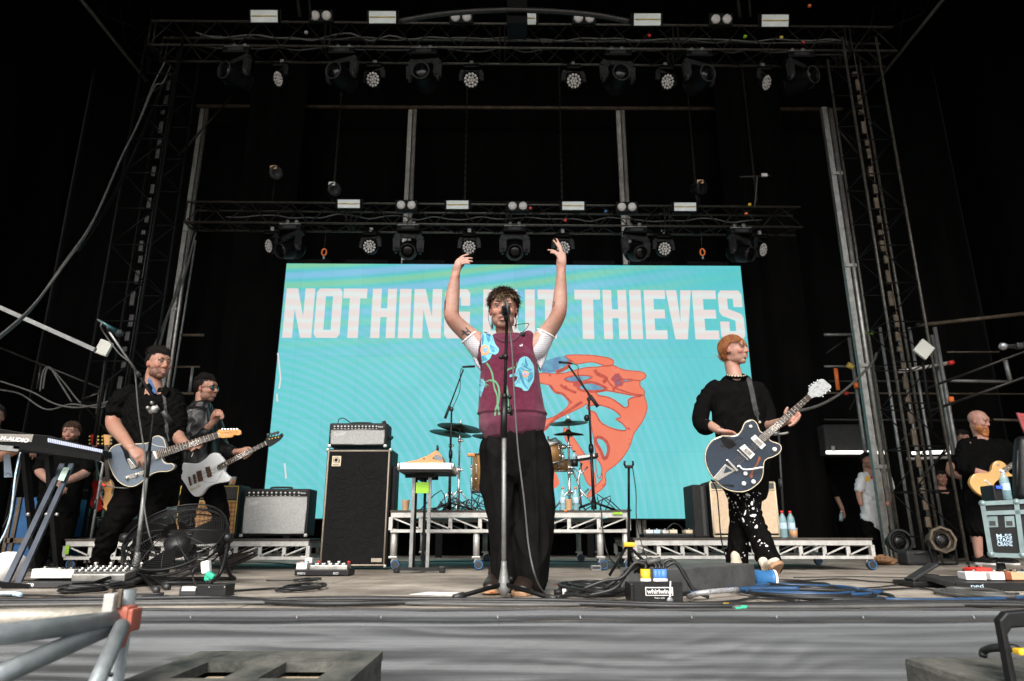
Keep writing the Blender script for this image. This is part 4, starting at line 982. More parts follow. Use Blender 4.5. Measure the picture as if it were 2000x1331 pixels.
# ================================================================ the singer
def J(a,b,Y):return P(a,b,Y)
mat('vest_plum',(.105,.019,.040),.85,scale=30,var=.22,bump=.5,bscale=260,sheen=.12,spec=.03)
mat('vest_rib',(.13,.028,.055),.85,scale=30,var=.2,bump=.3,bscale=200,sheen=.12,spec=.03)
def ribbed(m,sc=55,ax='X',strn=.8,dist=.004):
 nt=m.node_tree;wv=nt.nodes.new('ShaderNodeTexWave');wv.bands_direction=ax;wv.inputs['Scale'].default_value=sc
 tc=nt.nodes.new('ShaderNodeTexCoord');nt.links.new(tc.outputs['Object'],wv.inputs[0]);bp=nt.nodes.new('ShaderNodeBump')
 bp.inputs['Strength'].default_value=strn;bp.inputs['Distance'].default_value=dist;nt.links.new(wv.outputs['Fac'],bp.inputs['Height']);b=bsdf(m)
 if b.inputs['Normal'].links:nt.links.new(b.inputs['Normal'].links[0].from_socket,bp.inputs['Normal'])
 nt.links.new(bp.outputs[0],b.inputs['Normal'])
ribbed(M['vest_rib']);mat('vest_trim',(.07,.010,.028),.85,var=.2)
mat('fl_blue',(.14,.40,.47),.8,scale=25,var=.15);mat('fl_mid',(.05,.24,.34),.8,scale=40,var=.3);mat('fl_line',(.02,.07,.25),.8,var=.2)
mat('fl_orange',(.80,.28,.12),.8,scale=60,var=.25);mat('fl_center',(.14,.32,.62),.8,scale=60,var=.3);mat('fl_green',(.09,.22,.12),.8,scale=30,var=.2)
mat('trouser_black',(.0065,.0063,.006),.82,scale=20,var=.25,bump=.25,bscale=220,sheen=0,spec=.03)
mat('jeans_black',(.0045,.0042,.004),.85,scale=18,var=.4,bump=.35,bscale=160,sheen=0,spec=.03)
mat('shirt_black',(.0042,.0041,.004),.9,scale=18,var=.3,bump=.4,bscale=150,sheen=0,spec=.03)
mat('shoe_brown',(.018,.011,.008),.4,scale=14,var=.4);mat('sole_tan',(.33,.19,.10),.7,scale=20,var=.3)
m=mat('mesh_white',(.52,.50,.53),.85,scale=30,var=.08);nt=m.node_tree;N=nt.nodes;L=nt.links
tc=N.new('ShaderNodeTexCoord');sp=N.new('ShaderNodeSeparateXYZ');L.new(tc.outputs['Object'],sp.inputs[0])
def sine(src,k):
 a=N.new('ShaderNodeMath');a.operation='MULTIPLY';a.inputs[1].default_value=k;L.new(src,a.inputs[0])
 c=N.new('ShaderNodeMath');c.operation='SINE';L.new(a.outputs[0],c.inputs[0]);return c.outputs[0]
a=N.new('ShaderNodeMath');a.operation='MAXIMUM';L.new(sine(sp.outputs[0],520),a.inputs[0]);L.new(sine(sp.outputs[2],520),a.inputs[1])
g=N.new('ShaderNodeMath');g.operation='GREATER_THAN';g.inputs[1].default_value=-.25;L.new(a.outputs[0],g.inputs[0]);L.new(g.outputs[0],bsdf(m).inputs['Alpha'])
SY=4.02
sg=thing('person','singer in plum flowered knit vest and black trousers raising both arms at the microphone','person',(P(1003,1150,SY).x,SY,0))
H=Head(P(983.5,607,SY-.02),(-.05,-1,-.10),k=1.07)
body=MB();add_head(body,H,jaw=1.08)
body.limb([H.p(0,-.03,-.05),H.p(0,-.03,-.10),J(990,672,SY),J(992,700,SY)],[(.054,.056),(.052,.055),(.062,.062),(.11,.08)],V((1,0,0)),20,4)
body.limb([J(992,690,SY),J(996,740,SY),J(1000,800,SY),J(1003,850,SY)],[(.13,.09),(.15,.10),(.14,.10),(.15,.10)],V((1,0,0)),20,4)
body.limb([J(975,860,SY),J(982,1000,SY),J(986,1150,SY)],[.07,.05,.032],V((1,0,0)),14,4)
body.limb([J(1032,860,SY),J(1042,1000,SY),J(1040,1150,SY)],[.07,.05,.032],V((1,0,0)),14,4)
aL=[J(962,690,SY),J(938,672,SY-.01),J(908,648,SY-.03),J(884,622,SY-.08),J(882,598,SY-.09),J(885,570,SY-.10),J(888.5,545,SY-.12),J(890,536,SY-.12)]
body.limb(aL,[.060,.058,.052,.047,.047,.041,.030,.0275],None,18,4)
body.ell(J(879,618,SY-.085),(.034,.034,.036))
aR=[J(1022,690,SY),J(1045,676,SY-.01),J(1070,648,SY-.03),J(1089,618,SY-.08),J(1093,596,SY-.09),J(1095,566,SY-.10),J(1096,540,SY-.12),J(1096,530,SY-.12)]
body.limb(aR,[.060,.060,.054,.047,.046,.039,.030,.027],None,18,4)
body.ell(J(1095,612,SY-.08),(.032,.032,.036))
YH=SY-.13
body.limb([J(889.5,541,YH),J(891,531,YH),J(893,520,YH-.01),J(895.5,513,YH-.01)],[(.024,.020),(.029,.019),(.030,.018),(.022,.014)],V((.8,-.5,.4)),14,3)
for f in([(891,517),(891,511),(903,501),(915,497)],[(893,519),(893.5,513),(906,505),(922,505)],[(895,521),(896,516),(908,510),(922,511)],[(896,524),(897,519),(907,515),(917,515)]):finger_px(body,f,YH-.015,.0080)
finger_px(body,[(893,532),(898,525),(905,518)],YH+.01,.0110)
body.limb([J(1096,535,YH),J(1096,524,YH),J(1096.5,510,YH-.01),J(1097,497,YH-.01)],[(.024,.020),(.030,.019),(.032,.018),(.027,.014)],V((1,-.3,.1)),14,3)
for f in([(1099,502),(1098,492),(1094,480),(1087,467)],[(1096,504),(1095,495),(1089,481),(1081,470)],[(1094,507),(1093,500),(1084,491),(1070.5,488.5)],[(1092,512),(1091,505),(1085,496),(1076,494)]):finger_px(body,f,YH-.02,.0080)
finger_px(body,[(1099,524),(1102,512),(1103,502)],YH+.03,.0110)
body=fuse(body,.0046,2)
spots=[(J(878,622,SY-.1),.07,(1,.82,.78)),(J(1096,614,SY-.1),.07,(.85,.68,.62)),(H.p(0,.03,-.12),.07,(.9,.72,.66)),(J(1096,527,YH),.05,(.95,.72,.64)),(J(891,540,YH),.05,(.98,.78,.72))]
bo=body.build('body',M['skin_fair'],sg,colors=tints(body,H,.10,spots))
face_parts(H,sg,'slit',mouth=.006)
bv=bvh_of(body)
def draped(bv,polys,m,parent,name,off=.002,step=2.5,ynear=0.0):
 mb=MB()
 for q in polys:
  drape(bv,q,off,step,mb,True,ynear)
  if name.startswith('flower'):mb.build(name,m,parent);mb=MB()
 return mb.build(name,m,parent)if mb.v else None
K=crop(860,450,6.05)
tat=[ribbon_px(K(smooth_px([(248,1190),(275,1190),(300,1205),(330,1190)],3)),2.0),circle_px(*K([(338,1250)])[0],5.0,8,3.5,.8,.25,2),circle_px(*K([(290,1212)])[0],4.5,9,2.6,.7,.3,3),
  ribbon_px(K(smooth_px([(300,1150),(325,1180),(350,1200),(362,1215)],3)),1.8),ribbon_px(K([(255,1235),(280,1215),(300,1220)]),2.2),ribbon_px(K([(260,1185),(275,1205),(290,1212),(320,1240),(345,1262)]),3.0)]
draped(bv,tat,M['ink'],bo,'tattoo',.0022,1.5)
tat=[ribbon_px(K(smooth_px([(1315,790),(1308,840),(1305,880),(1318,898),(1335,898),(1350,870),(1352,850),(1318,852)],3)),.9)]
draped(bv,tat,M['ink'],bo,'tattoo',.0022,1.5)
draped(bv,[ribbon_px(K([(62,825),(56,860),(58,900),(54,940)]),1.6)],M['ink'],bo,'tattoo',.0022,1.5)
hl=hairline(.40,-.22,-.80)
def comb(d):return V((.25*d.x+.15,.9,-.75))if d.y>-.1 and d.z>.2 else V((d.x*.1,-.15,-1))
hair(H,sg,lambda d,j:hl(d,j)and not(d.y>.1 and d.z>.88 and False),.052,comb,M['hair_brown'],3400,.30,3,True,.0018,.28,mess=.26,hug=.45,tipm=M['hair_blond_tip'],tip=lambda d:d.y>.45 and d.z<.62 and d.x<.45,lenf=lambda d:1.1 if d.z>.3 else .5)
mb=MB()
for q in(-1,1):
 for t in range(24):
  a=H.p(q*(.070-.002*(t%4)),-.035-.004*(t//4),-.02);mb.tube([a,H.p(q*.070,-.045,-.055),H.p(q*(.062+.003*(t%5)),-.045+.003*(t%7),-.085-.004*(t%6))],[.0025,.002,.0005],4,sub=3)
mb.build('hair',M['hair_brown'],sg)
mb=MB();mb.ell(H.p(-.084,.008,-.004),(.005,.009,.009));mb.tube([H.p(-.088,.004,-.01),H.p(-.084,-.02,-.03),H.p(-.066,-.045,-.08)],.0014,5,sub=4)
mb.ell(H.p(.084,.008,-.004),(.004,.007,.007));mb.tube([H.p(.088,.004,-.01),H.p(.088,-.02,-.05),H.p(.072,-.03,-.10)],.0016,5,sub=4);mb.build('earpiece',M['black_plastic'],sg)
mb=MB();
for k in range(14):
 a=k/14*math.pi*2;mb.ell(P(891.5,527,YH)+V((math.cos(a)*.0,0,0)),.001)if False else None
mb.lathe([(.0098,-.002),(.0112,0),(.0098,.002)],P(899,524,YH-.0),(.6,0,.7),14,caps=False);mb.build('ring',M['chrome'],sg)
v=MB()
v.limb([J(991,676,SY),J(992,694,SY),J(994,715,SY),J(996,760,SY),J(999,805,SY),J(1001.5,826,SY)],[(.150,.085),(.168,.112),(.172,.128),(.184,.138),(.194,.150),(.200,.156)],V((1,0,0)),36,4,power=2.7)
for q,(a,b)in((-1,(947,661)),(1,(1032,658))):
 v.limb([J(a-q*4,b+40,SY),J(a-q*2,b+20,SY),J(a,b,SY)],[(.060,.085),(.052,.078),(.034,.066)],V((1,0,0)),20,3,power=2.6)
 v.limb([J(a+q*1,b+1,SY),J((a+990)/2,b+11,SY+.01),J(990,b+20,SY+.01)],[(.034,.062),(.030,.058),(.03,.05)],V((0,0,1)),16,3)
v=fuse(v,.007,3)
hemz=J(1000,811,SY).z
def fold(c):
 return .0
v=wrinkle(v,.0040,(9,9,5),3)
nv=[]
for i,c in enumerate(v.v):
 n=v.n[i];dz=c[2]-hemz;a=0
 if dz>0:a=.012*math.exp(-dz/.03)
 nv.append((c[0]+n[0]*a,c[1]+n[1]*a,c[2]))
v.v=nv
for k,f in enumerate(v.f):
 z=sum(v.v[i][2]for i in f)/len(f)
 if z<hemz:v.mi[k]=1
vo=v.build('knit_vest',[M['vest_plum'],M['vest_rib']],sg)
vb=bvh_of(v)
mb=MB();th=[math.pi*2*k/30 for k in range(30)]
drape(vb,ribbon_px(smooth_px([(963,647),(967,656),(977,664),(990,667),(1003,664),(1012,656),(1016,647)],4),5.5),.005,2,mb)
for q,pts in((-1,[(934,650),(933,675),(934,700),(937,722)]),(1,[(1044,645),(1049,668),(1054,695),(1058,716)])):
 drape(vb,ribbon_px(smooth_px([(a-q*4,b)for a,b in pts],4),5.5),.004,2,mb)
mb.build('trim',M['vest_trim'],vo)
F3=crop(900,640,6.05)
def SM(pts,sub=3):return F3(smooth_px(pts,sub,True))
fl=[SM([(240,75),(265,60),(300,75),(330,65),(370,85),(385,130),(410,200),(450,255),(440,300),(400,325),(370,320),(345,370),(300,405),(265,420),(228,415),(232,300),(235,180)]),
  SM([(700,370),(740,345),(770,345),(800,360),(850,430),(865,500),(865,570),(860,620),(830,680),(800,735),(780,750),(740,745),(720,720),(680,705),(630,690),(625,660),(660,620),(665,580),(610,580),(580,590),(580,560),(640,545),(650,500),(670,450),(680,410)]),
  SM([(218,600),(245,605),(275,625),(285,680),(270,730),(250,790),(240,820),(222,790),(218,700)])]
draped(vb,fl,M['fl_blue'],vo,'flower_petals',.0025,2.2)
gr=[ribbon_px(F3(smooth_px([(305,420),(345,480),(375,560),(385,640),(400,720),(430,810),(435,900),(450,1000),(455,1035)])),3.4),ribbon_px(F3(smooth_px([(345,625),(400,635),(440,690),(455,780),(445,880),(415,960),(405,1045)])),3.6),
  ribbon_px(F3(smooth_px([(640,470),(590,485),(545,510),(525,560),(530,650),(550,760),(560,880),(562,1000),(560,1030)])),3.2),ribbon_px(F3(smooth_px([(345,622),(300,640),(270,650)])),2.4),
  SM([(285,650),(340,690),(300,680),(310,720),(280,680),(260,560),(270,600)],1),SM([(655,430),(660,480),(620,515),(640,500),(680,470),(665,400)],1)]
draped(vb,gr,M['fl_green'],vo,'flower_stem',.0022,2.0)
md=[SM([(300,90),(330,80),(350,130),(330,180),(310,150)]),SM([(265,80),(280,120),(262,190),(248,200)]),SM([(350,200),(380,230),(410,290),(370,290),(345,240)]),SM([(250,340),(280,350),(320,380),(270,395)]),
  SM([(700,500),(730,560),(750,640),(790,720),(740,680),(700,600)]),SM([(760,370),(780,400),(790,460),(760,440)]),SM([(790,560),(830,540),(840,600),(800,650)]),SM([(740,440),(790,470),(830,500),(780,490)])]
draped(vb,md,M['fl_mid'],vo,'petal_shading',.0032,2.0)
ln=[ribbon_px(F3(smooth_px(p)),.75)for p in([(262,70),(255,130),(262,200)],[(300,80),(345,110),(350,180)],[(330,85),(375,130),(355,200)],[(350,220),(400,240),(430,280)],[(300,300),(340,310),(400,320)],[(262,335),(268,380),(255,400)],[(285,335),(300,370)],[(240,110),(250,160)],
  [(760,350),(765,400),(775,440)],[(715,440),(740,430),(760,460),(800,440)],[(700,470),(740,500),(800,510),(845,490)],[(690,500),(700,560),(730,620),(750,690),(790,725)],[(660,640),(700,600),(690,540)],[(820,520),(850,560),(830,620)],[(760,600),(800,640),(830,600)],[(640,680),(680,640),(700,660)],[(600,570),(650,560),(690,480)],[(225,640),(260,650),(275,690)],[(225,680),(255,690)],[(225,770),(240,760),(245,780)],[(730,455),(780,480)])]
draped(vb,ln,M['fl_line'],vo,'petal_outline',.0040,1.6)
oc=[circle_px(*F3([(285,268)])[0],8.6,26,9.8,0,.08,5),circle_px(*F3([(763,552)])[0],5.4,22,6.6,.2,.08,6)]
draped(vb,oc,M['fl_orange'],vo,'flower_stamen',.0045,2.0)
draped(vb,[circle_px(*F3([(287,268)])[0],4.8,12,5.8,0,.1,7),circle_px(*F3([(762,552)])[0],2.8,10,3.4,0,.1,8)],M['fl_center'],vo,'flower_centre',.0055,1.6)
draped(vb,[F3([(722,192),(728,210),(724,228),(715,214)]),F3([(695,212),(708,208),(712,222),(700,226)])],M['paper'],vo,'emblem',.003,1)
mb=MB();c=drape(vb,circle_px(*F3([(708,88)])[0],4,10),.008,2);q=V(c.v[0]);mb.cbox(q,(.03,.014,.03),.005);mb.ell(q+V((.004,-.008,.0)),(.010,.006,.012))
mb.tube([q+V((0,-.004,.01)),q+V((.03,-.01,.045)),q+V((.02,.02,.075)),H.p(.05,-.04,-.10)],.0022,5,sub=4);mb.build('clip',M['black_plastic'],vo)
for q,pts,rr in((-1,[J(948,690,SY),J(934,680,SY-.01),J(917,659,SY-.025)],[(.062,.062),(.060,.060),(.052,.056)]),(1,[J(1040,690,SY),J(1052,680,SY-.01),J(1066,652,SY-.025)],[(.062,.062),(.062,.062),(.055,.058)])):
 mb=MB();mb.limb(pts,rr,V((0,1,0)),24,6,caps=False,round_ends=False);o=mb.build('mesh_sleeve',M['mesh_white'],sg)
 e=pts[-1];d=(pts[-1]-pts[-2]).normalized();x=d.cross(V((0,1,0))).normalized();y=d.cross(x)
 r1,r2=rr[-1];mb=MB();mb.tube([e+x*r2*math.cos(t)+y*r1*math.sin(t)for t in th],.0055,6,closed=True);mb.build('cuff',M['paper'],o)
 mb=MB()
 if q<0:A=[(911,668),(920,690),(930,712),(938,722),(946,700),(940,680)]
 else:A=[(1076,662),(1070,690),(1060,714),(1056,722),(1044,700),(1052,680)]
 vs_=[J(a,b,SY-.02)for a,b in A];mb.prism(vs_,(0,-1,0),.06,.01);mb.build('underarm',M['mesh_white'],o)
t=MB()
t.limb([J(1003,826,SY),J(1003.5,850,SY),J(1004,880,SY),J(1005,905,SY)],[(.160,.115),(.178,.128),(.204,.142),(.204,.14)],V((1,0,0)),30,4,power=2.3)
t.limb([J(971,880,SY),J(971,915,SY),J(974,965,SY+.0),J(980,1010,SY-.01),J(982,1050,SY),J(984,1100,SY+.01),J(987,1134,SY+.02)],[(.107,.13),(.106,.125),(.098,.115),(.080,.10),(.070,.095),(.073,.09),(.074,.09)],V((1,0,0)),26,4)
t.limb([J(1037,880,SY),J(1043,915,SY),J(1046,960,SY-.01),J(1045,1010,SY-.02),J(1042,1050,SY-.02),J(1041,1100,SY-.02),J(1038,1140,SY-.01),J(1037,1150,SY)],[(.110,.13),(.108,.125),(.109,.12),(.107,.112),(.113,.105),(.096,.10),(.078,.095),(.072,.09)],V((1,0,0)),26,4)
t=fuse(t,.008,3)
cr=[(J(974,1000,SY),.0),(J(1040,1000,SY),.0)]
def tf(c):
 a=0
 for x0,s in((-.055,1),(.125,-1)):
  dx=c[0]-x0-(c[2]-.9)*.02*s
  if c[1]<SY:a+=.010*math.exp(-(dx/.012)**2)*min(1,max(0,(1.05-c[2])*4))
 return a
t=wrinkle(t,.013,(8,8,3.0),11,tf)
to=t.build('trousers',M['trouser_black'],sg)
up,so_=MB(),MB()
shoe(up,so_,J(968,1152,SY+.10),J(957,1161,SY-.18),.050,.080);shoe(up,so_,J(1030,1150,SY+.08),J(1017,1166,SY-.24),.054,.085)
up=fuse(up,.006,2)
for s_,z in((up,0),):
 mn=min(v_[2]for v_ in s_.v)
up.build('shoes',M['shoe_brown'],sg);so_.build('shoe_soles',M['sole_tan'],sg)
mb=MB()
for k in range(4):
 for a,b in((957+2,1151),(1020,1150)):mb.tube([J(a-6+k*.6,b+k*2.2,SY-.10-.03*k),J(a+1,b-2+k*2.2,SY-.10-.03*k),J(a+8,b+k*2.2,SY-.10-.03*k)],.003,5)
mb.build('shoe_laces',M['orange_paint'],sg)
MY=SY-.36
ms=thing('microphone_stand','tall straight microphone stand in front of the singer with its cable running down','microphone stand',(P(984,1150,MY).x,MY,0))
bx=P(984,1150,MY).x;bz=0
top=J(990,618,MY);lo=V((bx,MY,.12));mid=J(984.5,838,MY)
MB().tube([V((bx,MY,.06)),mid],.0125,12).build('lower_tube',M['galv'],ms)
MB().tube([J(983.6,855,MY),J(985.4,780,MY)],.0185,14).build('clutch',M['black_plastic'],ms)
mb=MB();mb.tube([mid,J(990,622,MY)],.0088,10);mb.build('upper_tube',M['black_metal'],ms)
for y_,r_ in((697,.015),(775,.016),(804,.015)):
 x_=989-(y_-640)*.027;mb=MB();mb.tube([J(x_,y_-5,MY),J(x_,y_+5,MY)],r_,12);mb.tube([J(x_,y_,MY),J(x_+(-8 if y_<750 else 9),y_,MY)],.006,6);mb.ell(J(x_+(-9 if y_<750 else 10),y_+1,MY),.013);mb.build('clamp',M['black_plastic'],ms)
mb=MB();mb.tube([J(997,792,MY),J(999,812,MY)],.008,6);mb.tube([J(986,797,MY),J(998,795,MY)],.005,6);mb.build('hook',M['black_plastic'],ms)
mb=MB();mb.lathe([(.014,.15),(.016,.12),(.026,.05),(.036,.015),(.026,.0),(.012,-.02)],(bx,MY,.03));mb.build('base_hub',M['galv'],ms)
for a,l in(((895,1168),'left'),((1078,1171),'right')):
 e=G(a[0],a[1]-2,.02);mb=MB();mb.tube([(bx,MY,.07),e],.011,10);lg=mb.build('leg',M['black_metal'],ms)
 d=(e-V((bx,MY,.07))).normalized();MB().tube([e-d*.03,e+d*.025],.017,10).build('foot',M['grey_plastic'],lg)
e=V((bx+.05,MY+.33,.02));MB().tube([(bx,MY,.07),e],.011,10).build('leg',M['black_metal'],ms)
mb=MB();mb.tube([J(990,1140,MY),J(997,1133,MY)],.006,6);mb.ell(J(998,1131,MY),.012);mb.build('knob',M['black_plastic'],ms)
mc=thing('microphone','black vocal microphone on the stand before the singer mouth','microphone',J(988,612,MY))
f=(H.p(0,.09,-.06)-J(989,600,MY-.10)).normalized();f=V((.0,.93,.20)).normalized();c=J(988,606,MY-.02)
MB().lathe([(.0,-.105),(.013,-.10),(.016,-.02),(.020,.05),(.024,.07)],c,f,18).build('handle',M['black_plastic'],mc)
MB().ell(c+f*.095,(.029,.029,.031),None,16,12).build('grille',mat('grille',(.03,.035,.04),.35,.7,scale=200,var=.5,bump=.6,bscale=400),mc)
mb=MB();mb.cbox(c+f*-.01+V((0,0,-.004)),(.050,.06,.045),.010);mb.tube([c+V((0,0,-.02)),J(989.5,628,MY)],.014,10);mb.lathe([(.020,-.03),(.024,.0),(.020,.03)],c+V((0,-.02,.0)),f,14);mb.build('clip',M['black_plastic'],mc)
free_cable([c-f*.10+V((.0,0,0)),c-f*.14+V((.004,-.015,.03)),c-f*.17+V((.012,-.01,-.02)),J(996,640,MY-.09),J(1001,700,MY-.09),J(1005,780,MY-.08),J(1012,880,MY-.08),J(1024,980,MY-.08),J(1033,1070,MY-.08),J(1047,1130,MY-.1),G(1066,1160,.01),G(1095,1172,.01),G(1140,1171,.01)],.0048,'cable_grey','microphone cable hanging in front of the singer down to the floor',6)
# ================================================================ guitars
mat('ebony',(.05,.028,.018),.5,scale=20,var=.4,stretch=(1,1,8));mat('fret',(.6,.57,.5),.3,.8);mat('cream',(.62,.52,.36),.4,var=.1)
mat('maple',(.58,.27,.07),.35,scale=6,var=.25,coat=.4);mat('navy_gloss',(.012,.022,.038),.12,scale=2.5,var=.6,coat=1.0,spec=.6);mat('slate_gloss',(.10,.125,.155),.3,scale=3,var=.15,coat=.4)
mat('white_gloss',(.66,.67,.66),.2,scale=4,var=.08,coat=.6);mat('silver_spark',(.36,.37,.37),.35,.3,scale=60,var=.25);mat('gold_top',(.62,.34,.09),.25,scale=3,var=.15,coat=.6)
mat('red_gloss',(.30,.015,.012),.2,scale=4,var=.3,coat=.6);mat('fhole',(.22,.05,.012),.5,var=.3);mat('pearl',(.75,.74,.7),.25,var=.1)
def fan_of(A,B,t):return A+(B-A)*t
def guitar(name,label,plane,outline,body_m,thick,neck,head,nfr,binding=None,head_m=None,neck_w=(1,1),dots=True,side_m=None,face_inset=None):
 """outline etc. in picture points lying on the plane of the instrument."""
 o2=smooth_px(outline,4,True);pts=[plane.px(a,b)for a,b in o2]
 root=thing(name,label,'guitar',sum(pts,V())/len(pts))
 mb=MB();mb.prism(pts,plane.n,thick,.006);bo=mb.build('body',[body_m],root)
 if binding:
  mb=MB();mb.tube([p-plane.n*.003 for p in pts],.0034,6,closed=True);mb.build('binding',binding,bo)
 (a0,a1),(b0,b1)=neck
 A0,A1,B0,B1=[plane.px(*q,.012)for q in(a0,a1,b0,b1)]
 mb=MB();mb.prism([A0,B0,B1,A1],plane.n,.006,.001);nk=mb.build('fretboard',M['ebony'],root)
 mid0,mid1=(A0+A1)/2,(B0+B1)/2;mb=MB();mb.limb([mid0-plane.n*.016,mid1-plane.n*.014],[((A0-A1).length/2*.93,.013),((B0-B1).length/2*.93,.012)],A0-A1,12,1);mb.build('neck',head_m or M['maple'],root)
 mb=MB();L=1.0
 fs=[1-2**(-(k)/12)for k in range(1,nfr+1)];sc=1.0/fs[-1]*.985
 for f in fs:
  t=1-f*sc
  p,q=A0.lerp(B0,t),A1.lerp(B1,t);mb.bar(p+plane.n*.0012,q+plane.n*.0012,.0030,.0022,up=plane.n)
 mb.bar(B0+plane.n*.001,B1+plane.n*.001,.005,.006,up=plane.n);mb.build('frets',M['fret'],nk)
 if dots:
  mb=MB();pr=0
  for k in(3,5,7,9,12,15,17):
   if k<=nfr:
    t=1-(fs[k-1]+fs[k-2])/2*sc;c=(A0.lerp(B0,t)+A1.lerp(B1,t))/2;mb.lathe([(.0042,0),(.004,.0012)],c+plane.n*.0004,plane.n,10)
  mb.build('inlays',M['pearl'],nk)
 if head:
  hp=[plane.px(a,b,.006)for a,b in smooth_px(head,3,True)];mb=MB();mb.prism(hp,plane.n,.015,.002);hd=mb.build('headstock',head_m or M['maple'],root)
 else:hd=nk
 return root,bo,hd,nk
def strings(root,plane,br,nut,n,off=.018,r=.0009):
 (a0,a1),(b0,b1)=br,nut;mb=MB()
 for k in range(n):
  t=(k+.5)/n;mb.tube([plane.px(a0[0]+(a1[0]-a0[0])*t,a0[1]+(a1[1]-a0[1])*t,off),plane.px(b0[0]+(b1[0]-b0[0])*t,b0[1]+(b1[1]-b0[1])*t,off-.001)],r,4)
 mb.build('strings',M['chrome'],root)
def quad_px(plane,pts,m,root,name,off=.006,thick=.006,ch=.002,sm=False):
 if sm:pts=smooth_px(pts,3,True)
 return MB().prism([plane.px(a,b,off)for a,b in pts],plane.n,thick,ch).build(name,m,root)
def knob(plane,p,root,r=.011,h=.016,m='chrome',name='knob'):
 return MB().lathe([(r*1.05,0),(r,h*.8),(r*.8,h)],plane.px(*p),plane.n,16).build(name,M[m],root)
def pegs(plane,ps,root,r=.0045,m='chrome',out=None):
 for p in ps:
  mb=MB();c=plane.px(*p,.006);mb.lathe([(r,0),(r,.008),(r*.5,.010)],c,plane.n,8);mb.build('tuning_peg',M[m],root)
# ================================================================ right guitarist
GY=5.08
gr_=thing('person','ginger haired guitarist in black jumper and paint splashed trousers stepping forward at right','person',(P(1450,1130,GY).x,GY,0))
H=Head(P(1434,686,GY),(.70,-.71,.04),k=1.0)
body=MB();add_head(body,H,nose=1.02)
body.limb([H.p(0,-.03,-.04),H.p(0,-.035,-.10),J(1436,738,GY),J(1436,762,GY+.01)],[(.056,.058),(.054,.056),(.062,.062),(.10,.07)],V((1,0,0)),18,4)
body.limb([J(1438,760,GY),J(1446,850,GY),J(1452,940,GY)],[(.13,.08),(.13,.09),(.13,.09)],V((1,0,0)),18,3)
body.limb([J(1442,950,GY+.01),J(1446,980,GY+.03),J(1446,1010,GY+.05),J(1443,1049,GY+.05),J(1440,1118,GY+.06)],[.055,.05,.045,.036,.03],V((1,0,0)),12,3);body.limb([J(1466,950,GY),J(1463,985,GY-.06),J(1466,1010,GY-.10),J(1484,1049,GY-.17),J(1493,1075,GY-.20),J(1506,1112,GY-.24)],[.055,.05,.045,.04,.038,.03],V((1,0,0)),12,3)
body.limb([J(1385,770,GY),J(1375,800,GY),J(1372,824,GY-.04),J(1388,832,GY-.14),J(1408,843,GY-.24)],[.045,.038,.036,.035,.027],None,16,4)
hand(body,J(1408,843,GY-.25),V((.95,.1,-.22)),V((-.15,-.35,-1)),1,(.35,.4,.45,.5),1.0,.35)
body.limb([J(1488,780,GY),J(1498,810,GY),J(1500,832,GY-.06),J(1518,828,GY-.2),J(1534,822,GY-.30)],[.05,.044,.043,.036,.027],None,16,4)
Wr=J(1532,824,GY-.31)
body.limb([Wr,J(1540,820,GY-.34),J(1547,815,GY-.36)],[(.026,.02),(.034,.018),(.034,.016)],V((.3,-.2,1)),14,3)
for a in([(1548,806),(1556,805),(1562,812),(1556,819)],[(1548,811),(1555,811),(1560,818),(1552,824)],[(1545,817),(1551,818),(1555,824),(1547,829)],[(1541,822),(1546,824),(1549,829),(1541,832)]):
 Ys=[GY-.34,GY-.37,GY-.40,GY-.415];body.limb([P(x,y,d)for(x,y),d in zip(a,Ys)],[.0105,.0105,.010,.0085],V((0,1,0)),10,3)
body.limb([P(1536,818,GY-.33),P(1534,806,GY-.34),P(1538,797,GY-.35)],[.014,.012,.010],None,10,3)
body=fuse(body,.0055,2)
spots=[(H.p(.0,.0,-.13),.08,(.95,.78,.72)),(J(1372,826,GY-.05),.07,(1,.8,.75)),(J(1555,815,GY-.38),.06,(1,.8,.76)),(J(1420,848,GY-.25),.06,(1,.82,.78))]
body.build('body',M['skin_fair'],gr_,colors=tints(body,H,.12,spots));face_parts(H,gr_,'closed',brow='r',mouth=.006,teeth=True,browm=M['hair_ginger'])
hl=hairline(.36,-.42,-.98)
def comb(d):return V((.9 if d.x>-.2 else-.6,-.35 if d.y<.5 else .25,-1.0))if d.z>-.2 else V((d.x*.1,-.12,-1))
hair(H,gr_,lambda d,j:hl(d,j)and not(d.y>.05 and abs(d.x)>.72 and d.z<.0),.085,lambda d:V((d.x*1.2+.2,-.55,-.5 if d.y>.3 else-1.1)),M['hair_red'],5200,.02,5,True,.0017,.04,mess=.07,hug=.10,tipm=M['hair_red_light'],tip=lambda d:True,lenf=lambda d:.8 if d.y>.3 else 1.0)
s_=MB()
s_.limb([J(1437,744,GY),J(1438,756,GY),J(1441,792,GY),J(1446,840,GY),J(1452,885,GY),J(1454,915,GY)],[(.12,.06),(.165,.10),(.198,.125),(.190,.13),(.185,.13),(.18,.13)],V((1,0,0)),28,4,power=2.3)
s_.limb([J(1398,756,GY),J(1381,775,GY),J(1371,800,GY),J(1368,822,GY-.02),J(1376,834,GY-.06),J(1384,834,GY-.12)],[.056,.064,.062,.062,.060,.053],None,20,4)
s_.limb([J(1478,758,GY),J(1491,778,GY),J(1500,806,GY),J(1502,828,GY-.03),J(1508,833,GY-.10)],[.056,.060,.058,.056,.051],None,20,4)
s_=wrinkle(fuse(s_,.008,3),.007,(8,8,8),21);so=s_.build('jumper',M['shirt_black'],gr_);sb=bvh_of(s_)
